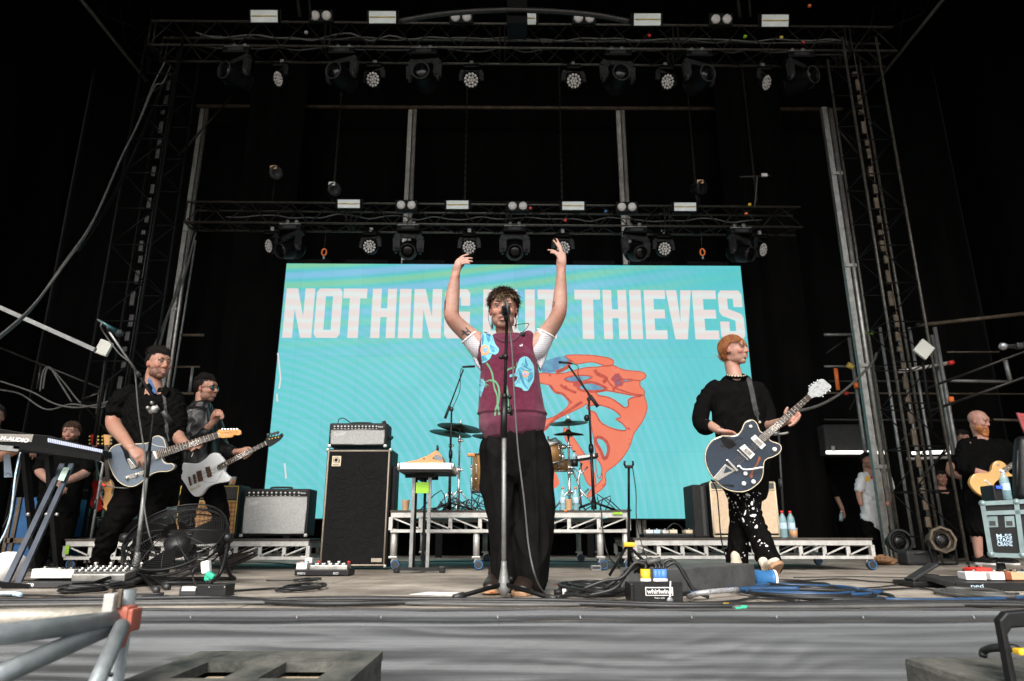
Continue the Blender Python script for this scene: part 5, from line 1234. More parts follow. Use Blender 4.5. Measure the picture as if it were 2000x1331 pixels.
mb=MB();mb.tube([J(1437,737,GY-.01)+V((.078*math.cos(t),.070*math.sin(t)-.01,.022*math.sin(t)+.004*math.cos(t)))for t in th],.008,8,closed=True);mb.build('collar',M['shirt_black'],so)
mb=MB();mb2=MB()
for k in range(20):
 t=math.pi+math.pi*(k+.5)/20;c=J(1437,734,GY-.01)+V((.068*math.cos(t),.062*math.sin(t)-.008,.026*math.sin(t)+.004));(mb if k%2 else mb2).ell(c,(.0085,.006,.0065),None,8,6)
nk_=mb.build('necklace',M['cream'],gr_);mb2.build('beads',M['ebony'],nk_)
mb=MB();c=J(1406,842,GY-.24);mb.lathe([(.030,-.006),(.032,0),(.030,.006)],c,V((.95,.1,-.25)),16,caps=False);mb.build('bracelet',M['grey_plastic'],gr_)
t=MB()
t.limb([J(1452,890,GY),J(1453,925,GY),J(1455,955,GY)],[(.175,.12),(.175,.125),(.165,.125)],V((1,0,0)),24,3)
t.limb([J(1440,945,GY+.01),J(1446,980,GY+.03),J(1446,1010,GY+.05),J(1444,1049,GY+.05),J(1441,1085,GY+.06),J(1439,1112,GY+.08)],[(.090,.10),(.083,.095),(.075,.085),(.074,.08),(.074,.085),(.076,.09)],V((1,0,0)),22,4)
t.limb([J(1466,945,GY),J(1463,985,GY-.06),J(1466,1010,GY-.10),J(1484,1049,GY-.17),J(1493,1075,GY-.20),J(1502,1096,GY-.22),J(1505,1106,GY-.23)],[(.088,.10),(.086,.10),(.078,.09),(.072,.085),(.074,.085),(.077,.08),(.074,.075)],V((1,0,.1)),22,4)
t=wrinkle(fuse(t,.0075,3),.010,(10,10,7),31);to=t.build('trousers',M['jeans_black'],gr_);tb=bvh_of(t)
K=crop(1380,930,6.05);rnd=random.Random(9);spl=[]
for a,b,r1,r2 in[(535,320,18,28),(560,470,26,20),(590,600,22,20),(490,225,26,14),(345,320,9,22),(370,370,9,9),(455,440,8,30),(435,520,8,30),(550,385,14,14),(710,825,22,12),(650,795,10,8),(685,797,9,7),(625,760,9,14),(632,820,6,6),(570,715,9,8),(735,885,6,6),(470,805,7,10),(432,905,8,6),(415,965,6,6),(450,940,7,12),(245,215,6,6),(260,260,10,14),(300,300,6,6),(370,225,12,8),(395,262,6,14),(475,278,8,6),(500,355,8,8),(520,470,8,6),(570,520,9,5),(555,550,8,6),(480,580,6,8),(325,375,7,6),(345,435,6,6),(600,415,5,5),(555,275,5,8),(560,295,6,4),(635,210,5,5),(440,245,10,5),(610,775,6,7)]:
 spl.append(K(circle_px(a,b,r1,9,r2,rnd.uniform(-.4,.4),.35,a)))
for _ in range(46):a,b=rnd.uniform(230,640),rnd.uniform(190,560);spl.append(K(circle_px(a,b,rnd.uniform(2.5,5),6,None,0,.2,_)))
draped(tb,spl,M['paper'],to,'paint_splashes',.002,1.8)
up,sl=MB(),MB();shoe(up,sl,J(1440,1118,GY+.06),J(1440,1124,GY-.20),.048,.08)
foot=J(1506,1104,GY-.22);
heel=J(1510,1133,GY-.30);toe=J(1521,1103,GY-.46);shoe(up,sl,heel,toe,.047,.085,V((-.25,.75,.5)),.026)
mat('shoe_cream',(.55,.47,.36),.7,var=.15);up.build('shoes',M['shoe_cream'],gr_);sl.build('shoe_soles',M['sole_tan'],gr_)
MB().tube([J(1500,1098,GY-.2),J(1509,1120,GY-.30)],.04,10).build('sock',M['shirt_black'],gr_)
C8=crop(1350,780,6.655)
u_=V((1,-.12,0)).normalized();GP=Plane(J(1452,880,GY-.30),u_,(0,-.10,1))
ol=C8([(905,425),(880,385),(855,320),(805,275),(745,278),(695,315),(665,385),(635,435),(585,468),(520,480),(450,478),(385,485),(300,520),(232,590),(192,680),(184,780),(208,880),(258,980),(330,1070),(420,1148),(520,1190),(640,1205),(745,1183),(840,1122),(908,1050),(935,960),(940,885),(948,820),(985,775),(1060,750),(1130,710),(1170,655),(1160,600),(1115,572),(1050,552),(1012,520),(1008,480)])
C6=crop(1300,620,4.7525)
hd6=C6([(1318,716),(1330,690),(1334,648),(1440,574),(1500,608),(1536,655),(1440,735),(1405,738),(1372,745),(1352,752)])
g,gb,gh,gn=guitar('electric_guitar','glossy midnight blue semi-hollow guitar with cream binding held by the ginger guitarist',GP,ol,M['navy_gloss'],.05,((C8([(868,488)])[0],C8([(948,556)])[0]),(C6([(1318,716)])[0],C6([(1354,752)])[0])),hd6,22,M['cream'],M['silver_spark'])
for pts in([(768,512),(828,462),(970,598),(910,655)],[(622,636),(692,588),(828,718),(768,782)]):
 o=quad_px(GP,C8(pts),M['pearl'],gb,'pickup',.010,.010,.003);cx_=sum(p[0]for p in pts)/4;cy_=sum(p[1]for p in pts)/4
 quad_px(GP,C8([(cx_+(a-cx_)*.62,cy_+(b-cy_)*.55)for a,b in pts]),M['chrome'],o,'pickup_cover',.014,.005,.002)
 mb=MB()
 for k in range(6):
  t_=(k+.5)/6;q=((pts[0][0]+pts[1][0])/2*(1-t_)+(pts[2][0]+pts[3][0])/2*t_,(pts[0][1]+pts[1][1])/2*(1-t_)+(pts[2][1]+pts[3][1])/2*t_);q=(cx_+(q[0]-cx_)*.55,cy_+(q[1]-cy_)*.55);mb.lathe([(.0022,0),(.002,.0016)],GP.px(*C8([q])[0],.014),GP.n,8)
 mb.build('pole_pieces',M['ebony'],o)
quad_px(GP,C8([(592,668),(606,656),(742,785),(728,800)]),M['chrome'],gb,'bridge',.012,.012,.002)
quad_px(GP,C8([(445,795),(470,782),(610,925),(580,945)]),M['chrome'],gb,'vibrato_bar',.020,.016,.004)
quad_px(GP,C8([(440,845),(280,1030),(350,1062),(580,925)]),M['chrome'],gb,'tailpiece',.006,.006,.002)
quad_px(GP,C8([(450,872),(418,965),(535,935)]),M['navy_gloss'],gb,'tailpiece_cutout',.0085,.002,.0005)
MB().tube([GP.px(*p,.028)for p in C8([(590,880),(615,865),(650,905),(720,915),(800,905),(880,890),(925,890)])],.006,8,sub=3).build('vibrato_arm',M['pearl'],gb)
for pts in([(375,600),(400,620),(430,622),(480,590),(560,550),(600,515),(640,510),(655,530),(660,512),(640,500),(600,505),(555,540),(490,575),(430,605),(400,595)],[(880,745),(905,765),(890,800),(850,870),(800,950),(800,1010),(780,1025),(758,1005),(775,960),(820,890),(860,810),(870,775)]):
 quad_px(GP,C8(pts),M['fhole']if pts[0][0]>700 else M['black_plastic'],gb,'sound_hole',.0012,.001,.0002,True)
quad_px(GP,C8([(372,500),(420,480),(545,540),(590,595),(500,650),(440,620)]),M['glass_dark'],gb,'pickguard',.003,.002,.0005)
for p in((770,355),(1080,653),(702,965),(682,1097),(806,1073)):knob(GP,C8([p])[0],gb,.0145 if p[0]!=770 else .011,.016,'pearl')
for p in((1328,640),(1348,625),(1372,608),(1405,588),(1520,688),(1480,710),(1455,738)):pegs(GP,[C6([p])[0]],gh,.0060)
pegs(GP,C6([(1405,640),(1380,655),(1430,610),(1495,660),(1465,685),(1430,710)]),gh,.0035)
strings(g,GP,(C8([(478,835)])[0],C8([(560,915)])[0]),(C6([(1322,720)])[0],C6([(1350,748)])[0]),6)
mat('strap',.03,.7,var=.3)
mb=MB();drape(sb,ribbon_px(smooth_px([(1459,728),(1465,752),(1470,775),(1475,800),(1479,812)],3),9.5),.006,2.5,mb);mb.build('strap',M['strap'],g)
mb=MB();mb.tube([J(1478,806,GY-.17),J(1480,818,GY-.22),GP.px(1484,826,-.01)],[.012,.008,.005],8);mb.build('strap_end',M['strap'],g);MB().ell(GP.px(1484,825,0),.009).build('strap_button',M['cream'],g)
mb=MB();mb.tube([GP.px(1390,938,-.03),GP.px(1408,946,.0),GP.px(1433,949,.006)],.006,6);mb.build('jack_lead',M['cable_black'],g)
free_cable([GP.px(1393,940,-.04),J(1400,960,GY-.1),J(1404,1000,GY),J(1410,1060,GY+.1),G(1425,1110,.01),G(1440,1125,.01)],.005,'cable_black','black lead hanging from the blue guitar in front of the tan amplifier',5)
# ================================================================ left guitarist
LY=5.36
gl_=thing('person','dark haired guitarist in black short sleeved knit shirt smiling towards the right at left','person',(P(262,1125,LY).x,LY,0))
H=Head(P(309,713,LY),(.84,-.53,.0),k=1.06)
body=MB();add_head(body,H,jaw=1.1)
body.limb([H.p(0,-.03,-.04),H.p(0,-.04,-.10),J(300,762,LY),J(296,790,LY)],[(.062,.064),(.062,.062),(.070,.065),(.11,.08)],V((1,0,0)),18,4)
body.limb([J(296,785,LY),J(300,850,LY),J(292,930,LY)],[(.15,.09),(.15,.1),(.14,.1)],V((1,0,0)),18,3)
body.limb([J(275,935,LY),J(246,985,LY-.06),J(224,1022,LY-.10),J(208,1060,LY-.08),J(190,1116,LY)],[.065,.06,.05,.04,.03],V((1,0,0)),12,3);body.limb([J(306,935,LY+.01),J(302,985,LY),J(291,1022,LY),J(280,1060,LY+.03),J(268,1116,LY+.06)],[.06,.055,.045,.035,.03],V((1,0,0)),12,3)
body.limb([J(240,775,LY),J(229,800,LY),J(222,828,LY-.03),J(238,852,LY-.18),J(257,876,LY-.34)],[.062,.062,.058,.048,.033],None,18,4)
body.ell(J(221,830,LY-.03),(.055,.05,.05))
hand(body,J(256,875,LY-.345),V((.62,-.05,-.50)),V((-.35,.75,-.45)),1,(.3,.35,.4,.45),1.12,.5)
body.limb([J(340,800,LY+.02),J(345,832,LY),J(347,852,LY-.02),J(358,866,LY-.16),J(370,872,LY-.26)],[.055,.052,.050,.040,.028],None,16,4)
body.limb([J(370,873,LY-.26),J(378,871,LY-.28),J(384,868,LY-.29)],[(.028,.02),(.036,.02),(.032,.016)],V((0,0,1)),14,3)
for a in([(380,866),(386,861),(389,867),(384,874)],[(384,864),(391,862),(394,869),(388,876)],[(376,869),(381,863),(385,868),(379,878)],[(371,872),(376,866),(380,872),(374,881)]):
 Ys=[LY-.27,LY-.30,LY-.33,LY-.34];body.limb([P(x,y,d)for(x,y),d in zip(a,Ys)],[.012,.0115,.011,.009],V((0,1,0)),10,3)
body=fuse(body,.0058,2)
spots=[(J(221,832,LY-.06),.08,(1,.82,.76)),(J(275,890,LY-.3),.08,(1,.8,.75)),(J(385,868,LY-.3),.06,(1,.8,.76)),(H.p(0,0,-.13),.07,(.8,.66,.6))]
body.build('body',M['skin_tan'],gl_,colors=tints(body,H,.62,spots));face_parts(H,gl_,'slit',mouth=.009,teeth=True,browm=M['hair_dark'])
hl=hairline(.36,-.36,-.80)
hair(H,gl_,lambda d,j:hl(d,j),.048,lambda d:V((d.x*.3,-1,.5))if d.z>.45 else V((d.x*.1,-.3,-1)),M['hair_dark'],3600,.40,8,True,.0017,.12,lenf=lambda d:(1.35 if d.y>.1 else .8)if d.z>.45 else .2,hug=.5)
MB().ell(H.p(-.088,.006,-.004),(.007,.012,.012)).build('earpiece',M['chrome'],gl_)
s_=MB()
s_.limb([J(298,770,LY),J(297,780,LY),J(298,802,LY),J(302,850,LY),J(303,890,LY),J(300,930,LY),J(298,945,LY)],[(.16,.06),(.20,.11),(.222,.14),(.215,.145),(.205,.145),(.20,.14),(.19,.135)],V((1,0,0)),28,4,power=2.2)
s_.limb([J(255,772,LY),J(240,782,LY),J(231,796,LY),J(229,803,LY-.01)],[.085,.092,.086,.080],None,20,4);s_.limb([J(336,775,LY),J(345,800,LY),J(348,835,LY)],[.075,.075,.066],None,20,3)
s_=fuse(s_,.008,3)
def cable_knit(c):return .0035*math.sin((c[0]+.02*math.sin(c[2]*70))*120)
s_=wrinkle(s_,.007,(9,9,9),41,cable_knit);so=s_.build('knit_shirt',M['shirt_black'],gl_);sb=bvh_of(s_)
mat('blue_cloth',(.035,.10,.24),.8,var=.15)
mb=MB();mb.limb([J(291,742,LY-.06),J(297,757,LY-.085),J(304,768,LY-.12)],[(.014,.006),(.018,.006),(.010,.004)],V((1,-.3,.3)),10,3);mb.build('neck_scarf',M['blue_cloth'],gl_)
mb=MB()
for pts in([(284,752),(292,766),(303,772),(300,760),(290,748)],[(322,752),(330,764),(322,776),(314,768),(316,758)]):mb.prism([J(a,b,LY-.10)for a,b in pts],(0,-1,0),.03,.006)
mb.build('collar',M['shirt_black'],so)
t=MB()
t.limb([J(298,920,LY),J(296,945,LY),J(290,960,LY)],[(.18,.125),(.178,.125),(.17,.12)],V((1,0,0)),24,3)
t.limb([J(268,950,LY-.01),J(246,985,LY-.06),J(224,1022,LY-.10),J(208,1060,LY-.08),J(195,1095,LY-.03),J(189,1116,LY)],[(.115,.11),(.110,.105),(.090,.09),(.072,.075),(.066,.07),(.066,.072)],V((1,0,.35)),22,4)
t.limb([J(306,950,LY+.01),J(302,985,LY),J(291,1022,LY),J(280,1060,LY+.03),J(270,1100,LY+.05),J(268,1116,LY+.06)],[(.100,.11),(.092,.10),(.080,.085),(.068,.07),(.062,.065),(.062,.065)],V((1,0,.1)),22,4)
t=wrinkle(fuse(t,.0075,3),.011,(8,8,11),51);t.build('trousers',M['jeans_black'],gl_)
up,sl=MB(),MB();shoe(up,sl,J(190,1122,LY+.05),J(186,1128,LY-.22),.048,.08);shoe(up,sl,J(268,1120,LY+.1),J(272,1126,LY-.16),.048,.08)
up.build('shoes',M['black_plastic'],gl_);sl.build('shoe_soles',M['rubber'],gl_)
C3=crop(190,820,4.295)
TP=Plane(J(270,905,LY-.29),V((1,-.10,0)),(0,-.10,1))
ol=C3([(574,248),(566,200),(550,158),(515,138),(472,146),(448,178),(410,198),(320,204),(205,205),(150,216),(106,250),(90,300),(95,360),(130,450),(178,518),(235,553),(300,560),(360,530),(418,482),(468,450),(520,436),(590,433),(630,415),(644,390),(625,370),(585,370),(554,352),(540,325),(545,300)])
hd_=C3([(1014,100),(1028,84),(1060,92),(1180,84),(1204,98),(1206,122),(1180,132),(1150,130),(1130,148),(1080,152),(1036,151)])
g,gb,gh,gn=guitar('electric_guitar','slate grey single cutaway guitar with cream edge and orange maple headstock held at left',TP,ol,M['slate_gloss'],.042,((C3([(498,262)])[0],C3([(516,325)])[0]),(C3([(1014,102)])[0],C3([(1033,152)])[0])),hd_,21,M['cream'])
quad_px(TP,C3([(232,478),(250,468),(420,418),(432,432),(425,446),(262,504),(240,500)]),M['chrome'],gb,'control_plate',.004,.004,.001)
for p in((256,490),(334,462),):knob(TP,C3([p])[0],gb,.012,.02,'steel')
quad_px(TP,C3([(470,268),(490,264),(514,330),(494,334)]),M['pearl'],gb,'neck_pickup',.010,.010,.003)
quad_px(TP,C3([(250,330),(270,325),(330,395),(370,385),(300,415),(285,412)]),M['chrome'],gb,'bridge',.008,.008,.002)
quad_px(TP,C3([(190,215),(235,210),(280,330),(300,380),(350,410),(285,415),(240,340),(220,270)]),M['glass_dark'],gb,'scratch_plate',.0025,.002,.0006)
mb=MB();q=C3(smooth_px([(440,195),(500,220),(555,228),(570,236)],3));rb=ribbon_px(q,.8);n=len(q);mb.add([TP.px(a,b,.0015)for a,b in rb],[(i,i+1,2*n-2-i,2*n-1-i)for i in range(n-1)]);mb.build('edge_line',M['pearl'],gb)
for k in range(6):MB().cbox(TP.px(*C3([(1048+k*25,82)])[0],-.002),(.016,.008,.014),.004).build('tuning_peg',M['chrome'],gh)
pegs(TP,C3([(1050,108),(1075,106),(1100,104),(1125,102),(1150,100),(1175,98)]),gh,.0028)
mb=MB();nl=TP;mb.text('Fender',nl.px(*C3([(1062,138)])[0],.0066),nl.u+nl.v*.12,nl.v,.05,.012,.0006,.3);mb.build('logo',M['cream'],gh)
strings(g,TP,(C3([(300,370)])[0],C3([(325,405)])[0]),(C3([(1017,106)])[0],C3([(1032,148)])[0]),6)
mb=MB();mb.tube([TP.px(*C3([(250,570)])[0],-.02),TP.px(*C3([(200,575)])[0],-.02),J(205,948,LY-.28),J(193,925,LY-.25),J(192,905,LY-.2),J(205,890,LY-.1),J(218,880,LY)],.0045,6,sub=4);mb.build('lead',M['cable_grey'],g)
MB().tube([J(200,946,LY-.285),J(206,950,LY-.285)],.008,8).build('lead_plug',M['red_paint'],g)
mb=MB();drape(sb,ribbon_px(smooth_px([(318,760),(322,790),(325,830),(326,846)],3),6),.006,2.5,mb);mb.tube([J(325,840,LY-.16),TP.px(327,862,-.02)],.006,6);mb.build('strap',M['strap'],g)
# ================================================================ bassist
BY=6.2
gb_=thing('person','bassist in black leather jacket and sunglasses holding a fist at his chest','person',(P(400,1115,BY).x,BY,0))
H=Head(P(402,761,BY),(1,-.12,.02),k=1.02)
body=MB();add_head(body,H,jaw=1.05,nose=1.03)
body.limb([H.p(0,-.03,-.04),H.p(0,-.03,-.10),J(398,800,BY),J(395,820,BY)],[(.055,.058),(.054,.056),(.06,.06),(.1,.08)],V((1,0,0)),18,4)
body.limb([J(392,820,BY),J(394,880,BY),J(396,930,BY)],[(.12,.09),(.12,.1),(.12,.1)],V((1,0,0)),16,3)
body.limb([J(382,935,BY+.02),J(370,975,BY+.02),J(364,1010,BY+.02),J(368,1050,BY+.04),J(373,1095,BY+.05)],[.055,.05,.04,.033,.026],V((1,0,0)),12,3);body.limb([J(410,935,BY-.02),J(422,975,BY-.07),J(431,1010,BY-.10),J(435,1045,BY-.10),J(439,1078,BY-.10)],[.055,.05,.04,.033,.026],V((1,0,0)),12,3)
body.limb([J(372,862,BY-.12),J(392,852,BY-.2),J(411,831,BY-.26),J(416,824,BY-.27)],[.045,.040,.029,.027],None,14,4)
body.limb([J(416,826,BY-.27),J(420,816,BY-.28),J(424,806,BY-.28)],[(.027,.025),(.038,.030),(.036,.028)],V((1,0,.4)),16,3)
for k,(a,b)in enumerate([(420,801),(425,801),(429,804),(431,809)]):body.limb([P(a-1,b+3,BY-.27),P(a+4,b+1,BY-.31),P(a+4,b+8,BY-.33),P(a-2,b+9,BY-.31)],[.0115,.0115,.0105,.009],None,10,3)
body.limb([P(416,817,BY-.30),P(421,812,BY-.33),P(426,812,BY-.345)],[.013,.012,.010],None,10,2)
body.limb([J(445,884,BY-.1),J(458,884,BY-.18),J(468,882,BY-.25)],[.036,.032,.026],None,14,3)
body.limb([J(468,882,BY-.25),J(474,882,BY-.27),J(482,882,BY-.28)],[(.026,.02),(.032,.02),(.030,.018)],V((0,0,1)),14,3)
for a in([(478,876),(486,875),(490,879),(486,884)],[(482,878),(489,878),(492,884),(487,889)],[(478,882),(485,884),(487,889),(481,893)],[(474,886),(480,889),(482,893),(476,896)]):
 Ys=[BY-.27,BY-.29,BY-.32,BY-.33];body.limb([P(x,y,d)for(x,y),d in zip(a,Ys)],[.0115,.011,.0105,.009],V((0,1,0)),10,3)
body=fuse(body,.0058,2)
body.build('body',M['skin_tan'],gb_,colors=tints(body,H,.45,[(H.p(0,0,-.13),.07,(.9,.75,.7)),(J(424,806,BY-.3),.06,(1,.82,.78))]));face_parts(H,gb_,'closed',browm=M['hair_dark'])
hl=hairline(.34,-.30,-.85)
hair(H,gb_,lambda d,j:hl(d,j),.05,lambda d:V((d.x*.3,-.5,.5))if d.z>.45 else V((d.x*.1,-.4,-1)),M['hair_dark'],3400,.22,12,True,.0017,.12,lenf=lambda d:(1.2 if d.y>.1 else .7)if d.z>.45 else .25,hug=.45)
mat('lens_teal',(.01,.16,.18),.08,.6,scale=8,var=.3)
sg_=None
mb=MB()
for q in(-1,1):mb.tube([H.p(q*.062,.078,.012),H.p(q*.078,.03,.010),H.p(q*.083,-.01,.006)],.0028,6,sub=3)
mb.tube([H.p(-.012,.098,.012),H.p(.012,.098,.012)],.003,6)
for q in(-1,1):mb.tube([H.p(q*.036+.026*math.cos(a),.094-.018*abs(math.cos(a)*.5+.5*q*0)-.010*(math.cos(a)*q>0)*math.cos(a)*q,.004+.021*math.sin(a))for a in[math.pi/8*k for k in range(16)]],.0034,6,closed=True)
sgl=mb.build('sunglasses',M['black_plastic'],gb_);mb=MB()
for q in(-1,1):mb.limb([H.p(q*.036,.088,.004),H.p(q*.036,.093,.004)],[(.024*H.k,.019*H.k),(.022*H.k,.018*H.k)],H.R,16,1,round_ends=False)
mb.build('tinted_lenses',M['lens_teal'],sgl)
mat('leather',(.006,.0057,.0055),.42,scale=10,var=.4,bump=.15,bscale=90,spec=.3);mat('shirt_teal',(.003,.008,.009),.6,scale=22,var=.7,c2=(.003,.012,.012),spec=.2)
s_=MB()
s_.limb([J(393,797,BY),J(391,808,BY),J(390,835,BY),J(392,870,BY),J(393,900,BY),J(394,912,BY)],[(.10,.08),(.155,.12),(.175,.145),(.165,.15),(.165,.15),(.17,.15)],V((1,0,0)),28,4,power=2.3)
s_.limb([J(374,812,BY-.06),J(364,832,BY-.09),J(362,856,BY-.12),J(376,866,BY-.17),J(392,856,BY-.22),J(404,842,BY-.25)],[.080,.078,.070,.064,.052,.045],None,20,4)
s_.limb([J(415,815,BY+.05),J(424,845,BY+.02),J(430,868,BY-.04),J(443,880,BY-.10),J(456,885,BY-.17)],[.075,.068,.062,.055,.047],None,20,4)
s_.limb([J(384,786,BY+.02),J(390,798,BY-.02),J(398,812,BY-.08)],[(.055,.03),(.06,.028),(.04,.02)],V((1,0,.5)),14,3)
s_=wrinkle(fuse(s_,.0075,3),.011,(8,8,5),61);jk=s_.build('leather_jacket',M['leather'],gb_);jb=bvh_of(s_)
MB().limb([J(408,800,BY-.1),J(414,830,BY-.13),J(420,870,BY-.13),J(424,905,BY-.13)],[(.02,.03),(.035,.04),(.04,.05),(.045,.05)],V((1,0,0)),16,3).build('open_shirt',M['shirt_teal'],gb_)
mb=MB();mb.bar(J(378,884,BY-.17),J(374,893,BY-.17),.006,.004);mb.bar(J(417,846,BY-.2),J(417,856,BY-.2),.006,.004);mb.build('zip',M['chrome'],jk)
t=MB();t.limb([J(394,900,BY),J(396,925,BY),J(397,945,BY)],[(.155,.12),(.158,.12),(.15,.12)],V((1,0,0)),22,3)
t.limb([J(382,938,BY+.02),J(370,975,BY+.02),J(364,1010,BY+.02),J(368,1050,BY+.04),J(373,1095,BY+.05)],[(.095,.10),(.085,.09),(.07,.075),(.058,.06),(.05,.055)],V((1,0,0)),20,4)
t.limb([J(410,938,BY-.02),J(422,975,BY-.07),J(431,1010,BY-.10),J(435,1045,BY-.10),J(439,1078,BY-.10)],[(.100,.10),(.088,.09),(.072,.075),(.058,.06),(.052,.055)],V((1,0,0)),20,4)
t=wrinkle(fuse(t,.0075,3),.008,(9,9,12),71);t.build('trousers',M['jeans_black'],gb_)
mat('boot_leather',(.014,.012,.011),.2,scale=12,var=.3,coat=.6)
up,sl=MB(),MB()
hl_,to_=J(440,1114,BY-.10),J(503,1085,BY-.22);nn=V((-.3,0,1));shoe(up,sl,hl_,to_,.040,.10,nn,.010)
dd=(to_-hl_).normalized();sl.cbox(hl_+dd*.035+V((0,0,-.012)),(.06,.06,.028),.004,Matrix.Rotation(math.atan2(-dd.z,dd.x),3,'Y'))
shoe(up,sl,J(372,1112,BY+.1),J(386,1118,BY-.12),.042,.09,V((0,0,1)),.012);up.limb([J(439,1072,BY-.10),J(441,1100,BY-.10)],[.052,.048],None,14,1)
up=fuse(up,.006,2);up.build('boots',M['boot_leather'],gb_);sl.build('boot_soles',M['rubber'],gb_)
BP=Plane(J(400,925,BY-.30),V((1,-.08,0)),(0,-.08,1))
ol=C3([(663,392),(690,364),(760,364),(840,366),(905,328),(950,286),(1000,279),(1035,308),(1066,352),(1072,400),(1062,430),(1080,458),(1112,488),(1104,516),(1060,527),(985,540),(920,572),(880,622),(846,646),(808,640),(770,600),(742,552),(715,512),(674,450)])
hd_=C3([(1414,182),(1420,152),(1470,140),(1520,134),(1548,114),(1560,135),(1535,168),(1500,195),(1445,228),(1428,216)])
mat('bass_neck',(.62,.60,.55),.4,var=.1)
g,gb,gh,gn=guitar('bass_guitar','white offset bass guitar with brown pickups slung in front of the leather jacket',BP,ol,M['white_gloss'],.042,((C3([(1012,384)])[0],C3([(1022,424)])[0]),(C3([(1412,182)])[0],C3([(1426,214)])[0])),hd_,20,None,M['black_plastic'])
mat('pickup_brown',(.12,.05,.02),.5,var=.4)
for pts in([(908,400),(945,392),(966,475),(930,488)],[(832,436),(872,424),(892,512),(852,524)],[(764,480),(778,476),(797,550),(782,556)],[(802,462),(822,456),(838,530),(818,538)]):
 o=quad_px(BP,C3(pts),M['pickup_brown'],gb,'pickup',.008,.008,.002);mb=MB()
 for k in range(5):
  t_=.12+.19*k;a=tuple(pts[0][i]*(1-t_)+pts[3][i]*t_ for i in(0,1));b=tuple(pts[1][i]*(1-t_)+pts[2][i]*t_ for i in(0,1));mb.bar(BP.px(*C3([a])[0],.0092),BP.px(*C3([b])[0],.0092),.004,.002,up=BP.n)
 mb.build('pickup_bars',M['ebony'],o)
for p in((794,584),(825,568),(858,552)):knob(BP,C3([p])[0],gb,.010,.014,'cream')
mb=MB();q=C3(smooth_px([(1060,430),(1040,460),(1000,520),(940,525),(890,520)],3));rb=ribbon_px(q,.5);n=len(q);mb.add([BP.px(a,b,.001)for a,b in rb],[(i,i+1,2*n-2-i,2*n-1-i)for i in range(n-1)]);mb.build('edge_line',M['grey_plastic'],gb)
for p in((1432,128),(1462,122),(1488,115),(1514,108)):c=BP.px(*C3([p])[0],0);mb=MB();mb.ell(c,(.014,.006,.014));mb.tube([c,c-V((0,0,.03))],.003,6);mb.build('tuning_peg',M['grey_plastic'],gh)
pegs(BP,C3([(1448,165),(1474,160),(1500,153),(1525,148)]),gh,.006,'lamp_yellow')
strings(g,BP,(C3([(765,490)])[0],C3([(795,552)])[0]),(C3([(1414,186)])[0],C3([(1426,212)])[0]),4,.016,.0014)
# ================================================================ amplifiers
mat('grille_black',.0065,.85,scale=30,var=.4,bump=.5,bscale=260,spec=.2);mat('tolex',.008,.6,scale=40,var=.4,bump=.4,bscale=200,spec=.3)
mat('grille_silver',(.40,.40,.385),.75,scale=70,var=.2,bump=.6,bscale=300);mat('grille_tan',(.60,.45,.30),.8,scale=40,var=.12,bump=.5,bscale=250);mat('piping',(.36,.30,.23),.5,var=.2)
def check_grille(name,c1,c2,sc):
 m=mat(name,c1,.75,scale=30,var=.15);nt=m.node_tree;N=nt.nodes;L=nt.links
 tc=N.new('ShaderNodeTexCoord');mp=N.new('ShaderNodeMapping');mp.inputs['Rotation'].default_value=(0,math.radians(45),0);L.new(tc.outputs['Object'],mp.inputs[0])
 ck=N.new('ShaderNodeTexChecker');ck.inputs['Scale'].default_value=sc;ck.inputs['Color1'].default_value=c1+(1,);ck.inputs['Color2'].default_value=c2+(1,);L.new(mp.outputs[0],ck.inputs[0])
 no=N.new('ShaderNodeTexNoise');no.inputs['Scale'].default_value=9;L.new(tc.outputs['Object'],no.inputs[0])
 x=N.new('ShaderNodeMix');x.data_type='RGBA';x.blend_type='MULTIPLY';x.inputs[0].default_value=.5;L.new(ck.outputs[0],x.inputs[6]);L.new(no.outputs['Color'],x.inputs[7]);L.new(x.outputs[2],bsdf(m).inputs['Base Color'])
check_grille('grille_diamond',(.50,.27,.10),(.27,.11,.04),34)
def cabx(px0,px1,pyt,pyb,Y):
 a,b=P(px0,pyb,Y),P(px1,pyb,Y);return a.x,b.x,P((px0+px1)/2,pyt,Y).z,b.z
X0,X1,ZT,_z=cabx(621,754,877,1112,6.75);ZB=.02;AY=6.75
cab=thing('speaker_cabinet','tall black eight speaker bass cabinet with pale piping left of the singer','speaker cabinet',((X0+X1)/2,AY,0))
MB().cbox(((X0+X1)/2,AY+.21,(ZT+ZB)/2+.0),(X1-X0,.40,ZT-ZB),.018).build('cabinet',M['tolex'],cab)
MB().cbox(((X0+X1)/2,AY+.002,(ZT+ZB)/2),(X1-X0-.05,.02,ZT-ZB-.05),.006).build('grille_cloth',M['grille_black'],cab)
mb=MB();zx,zz=(X1-X0)/2-.022,(ZT-ZB)/2-.022;c=V(((X0+X1)/2,AY-.008,(ZT+ZB)/2))
for a,b in(((-zx,-zz),(zx,-zz)),((zx,-zz),(zx,zz)),((zx,zz),(-zx,zz)),((-zx,zz),(-zx,-zz))):mb.tube([c+V((a[0],0,a[1])),c+V((b[0],0,b[1]))],.008,8)
mb.build('piping',M['piping'],cab)
for sx in(-1,1):
 for sz in(-1,1):MB().cbox(c+V((sx*(zx+.010),.012,sz*(zz+.010))),(.030,.045,.030),.010).build('corner',M['steel'],cab)
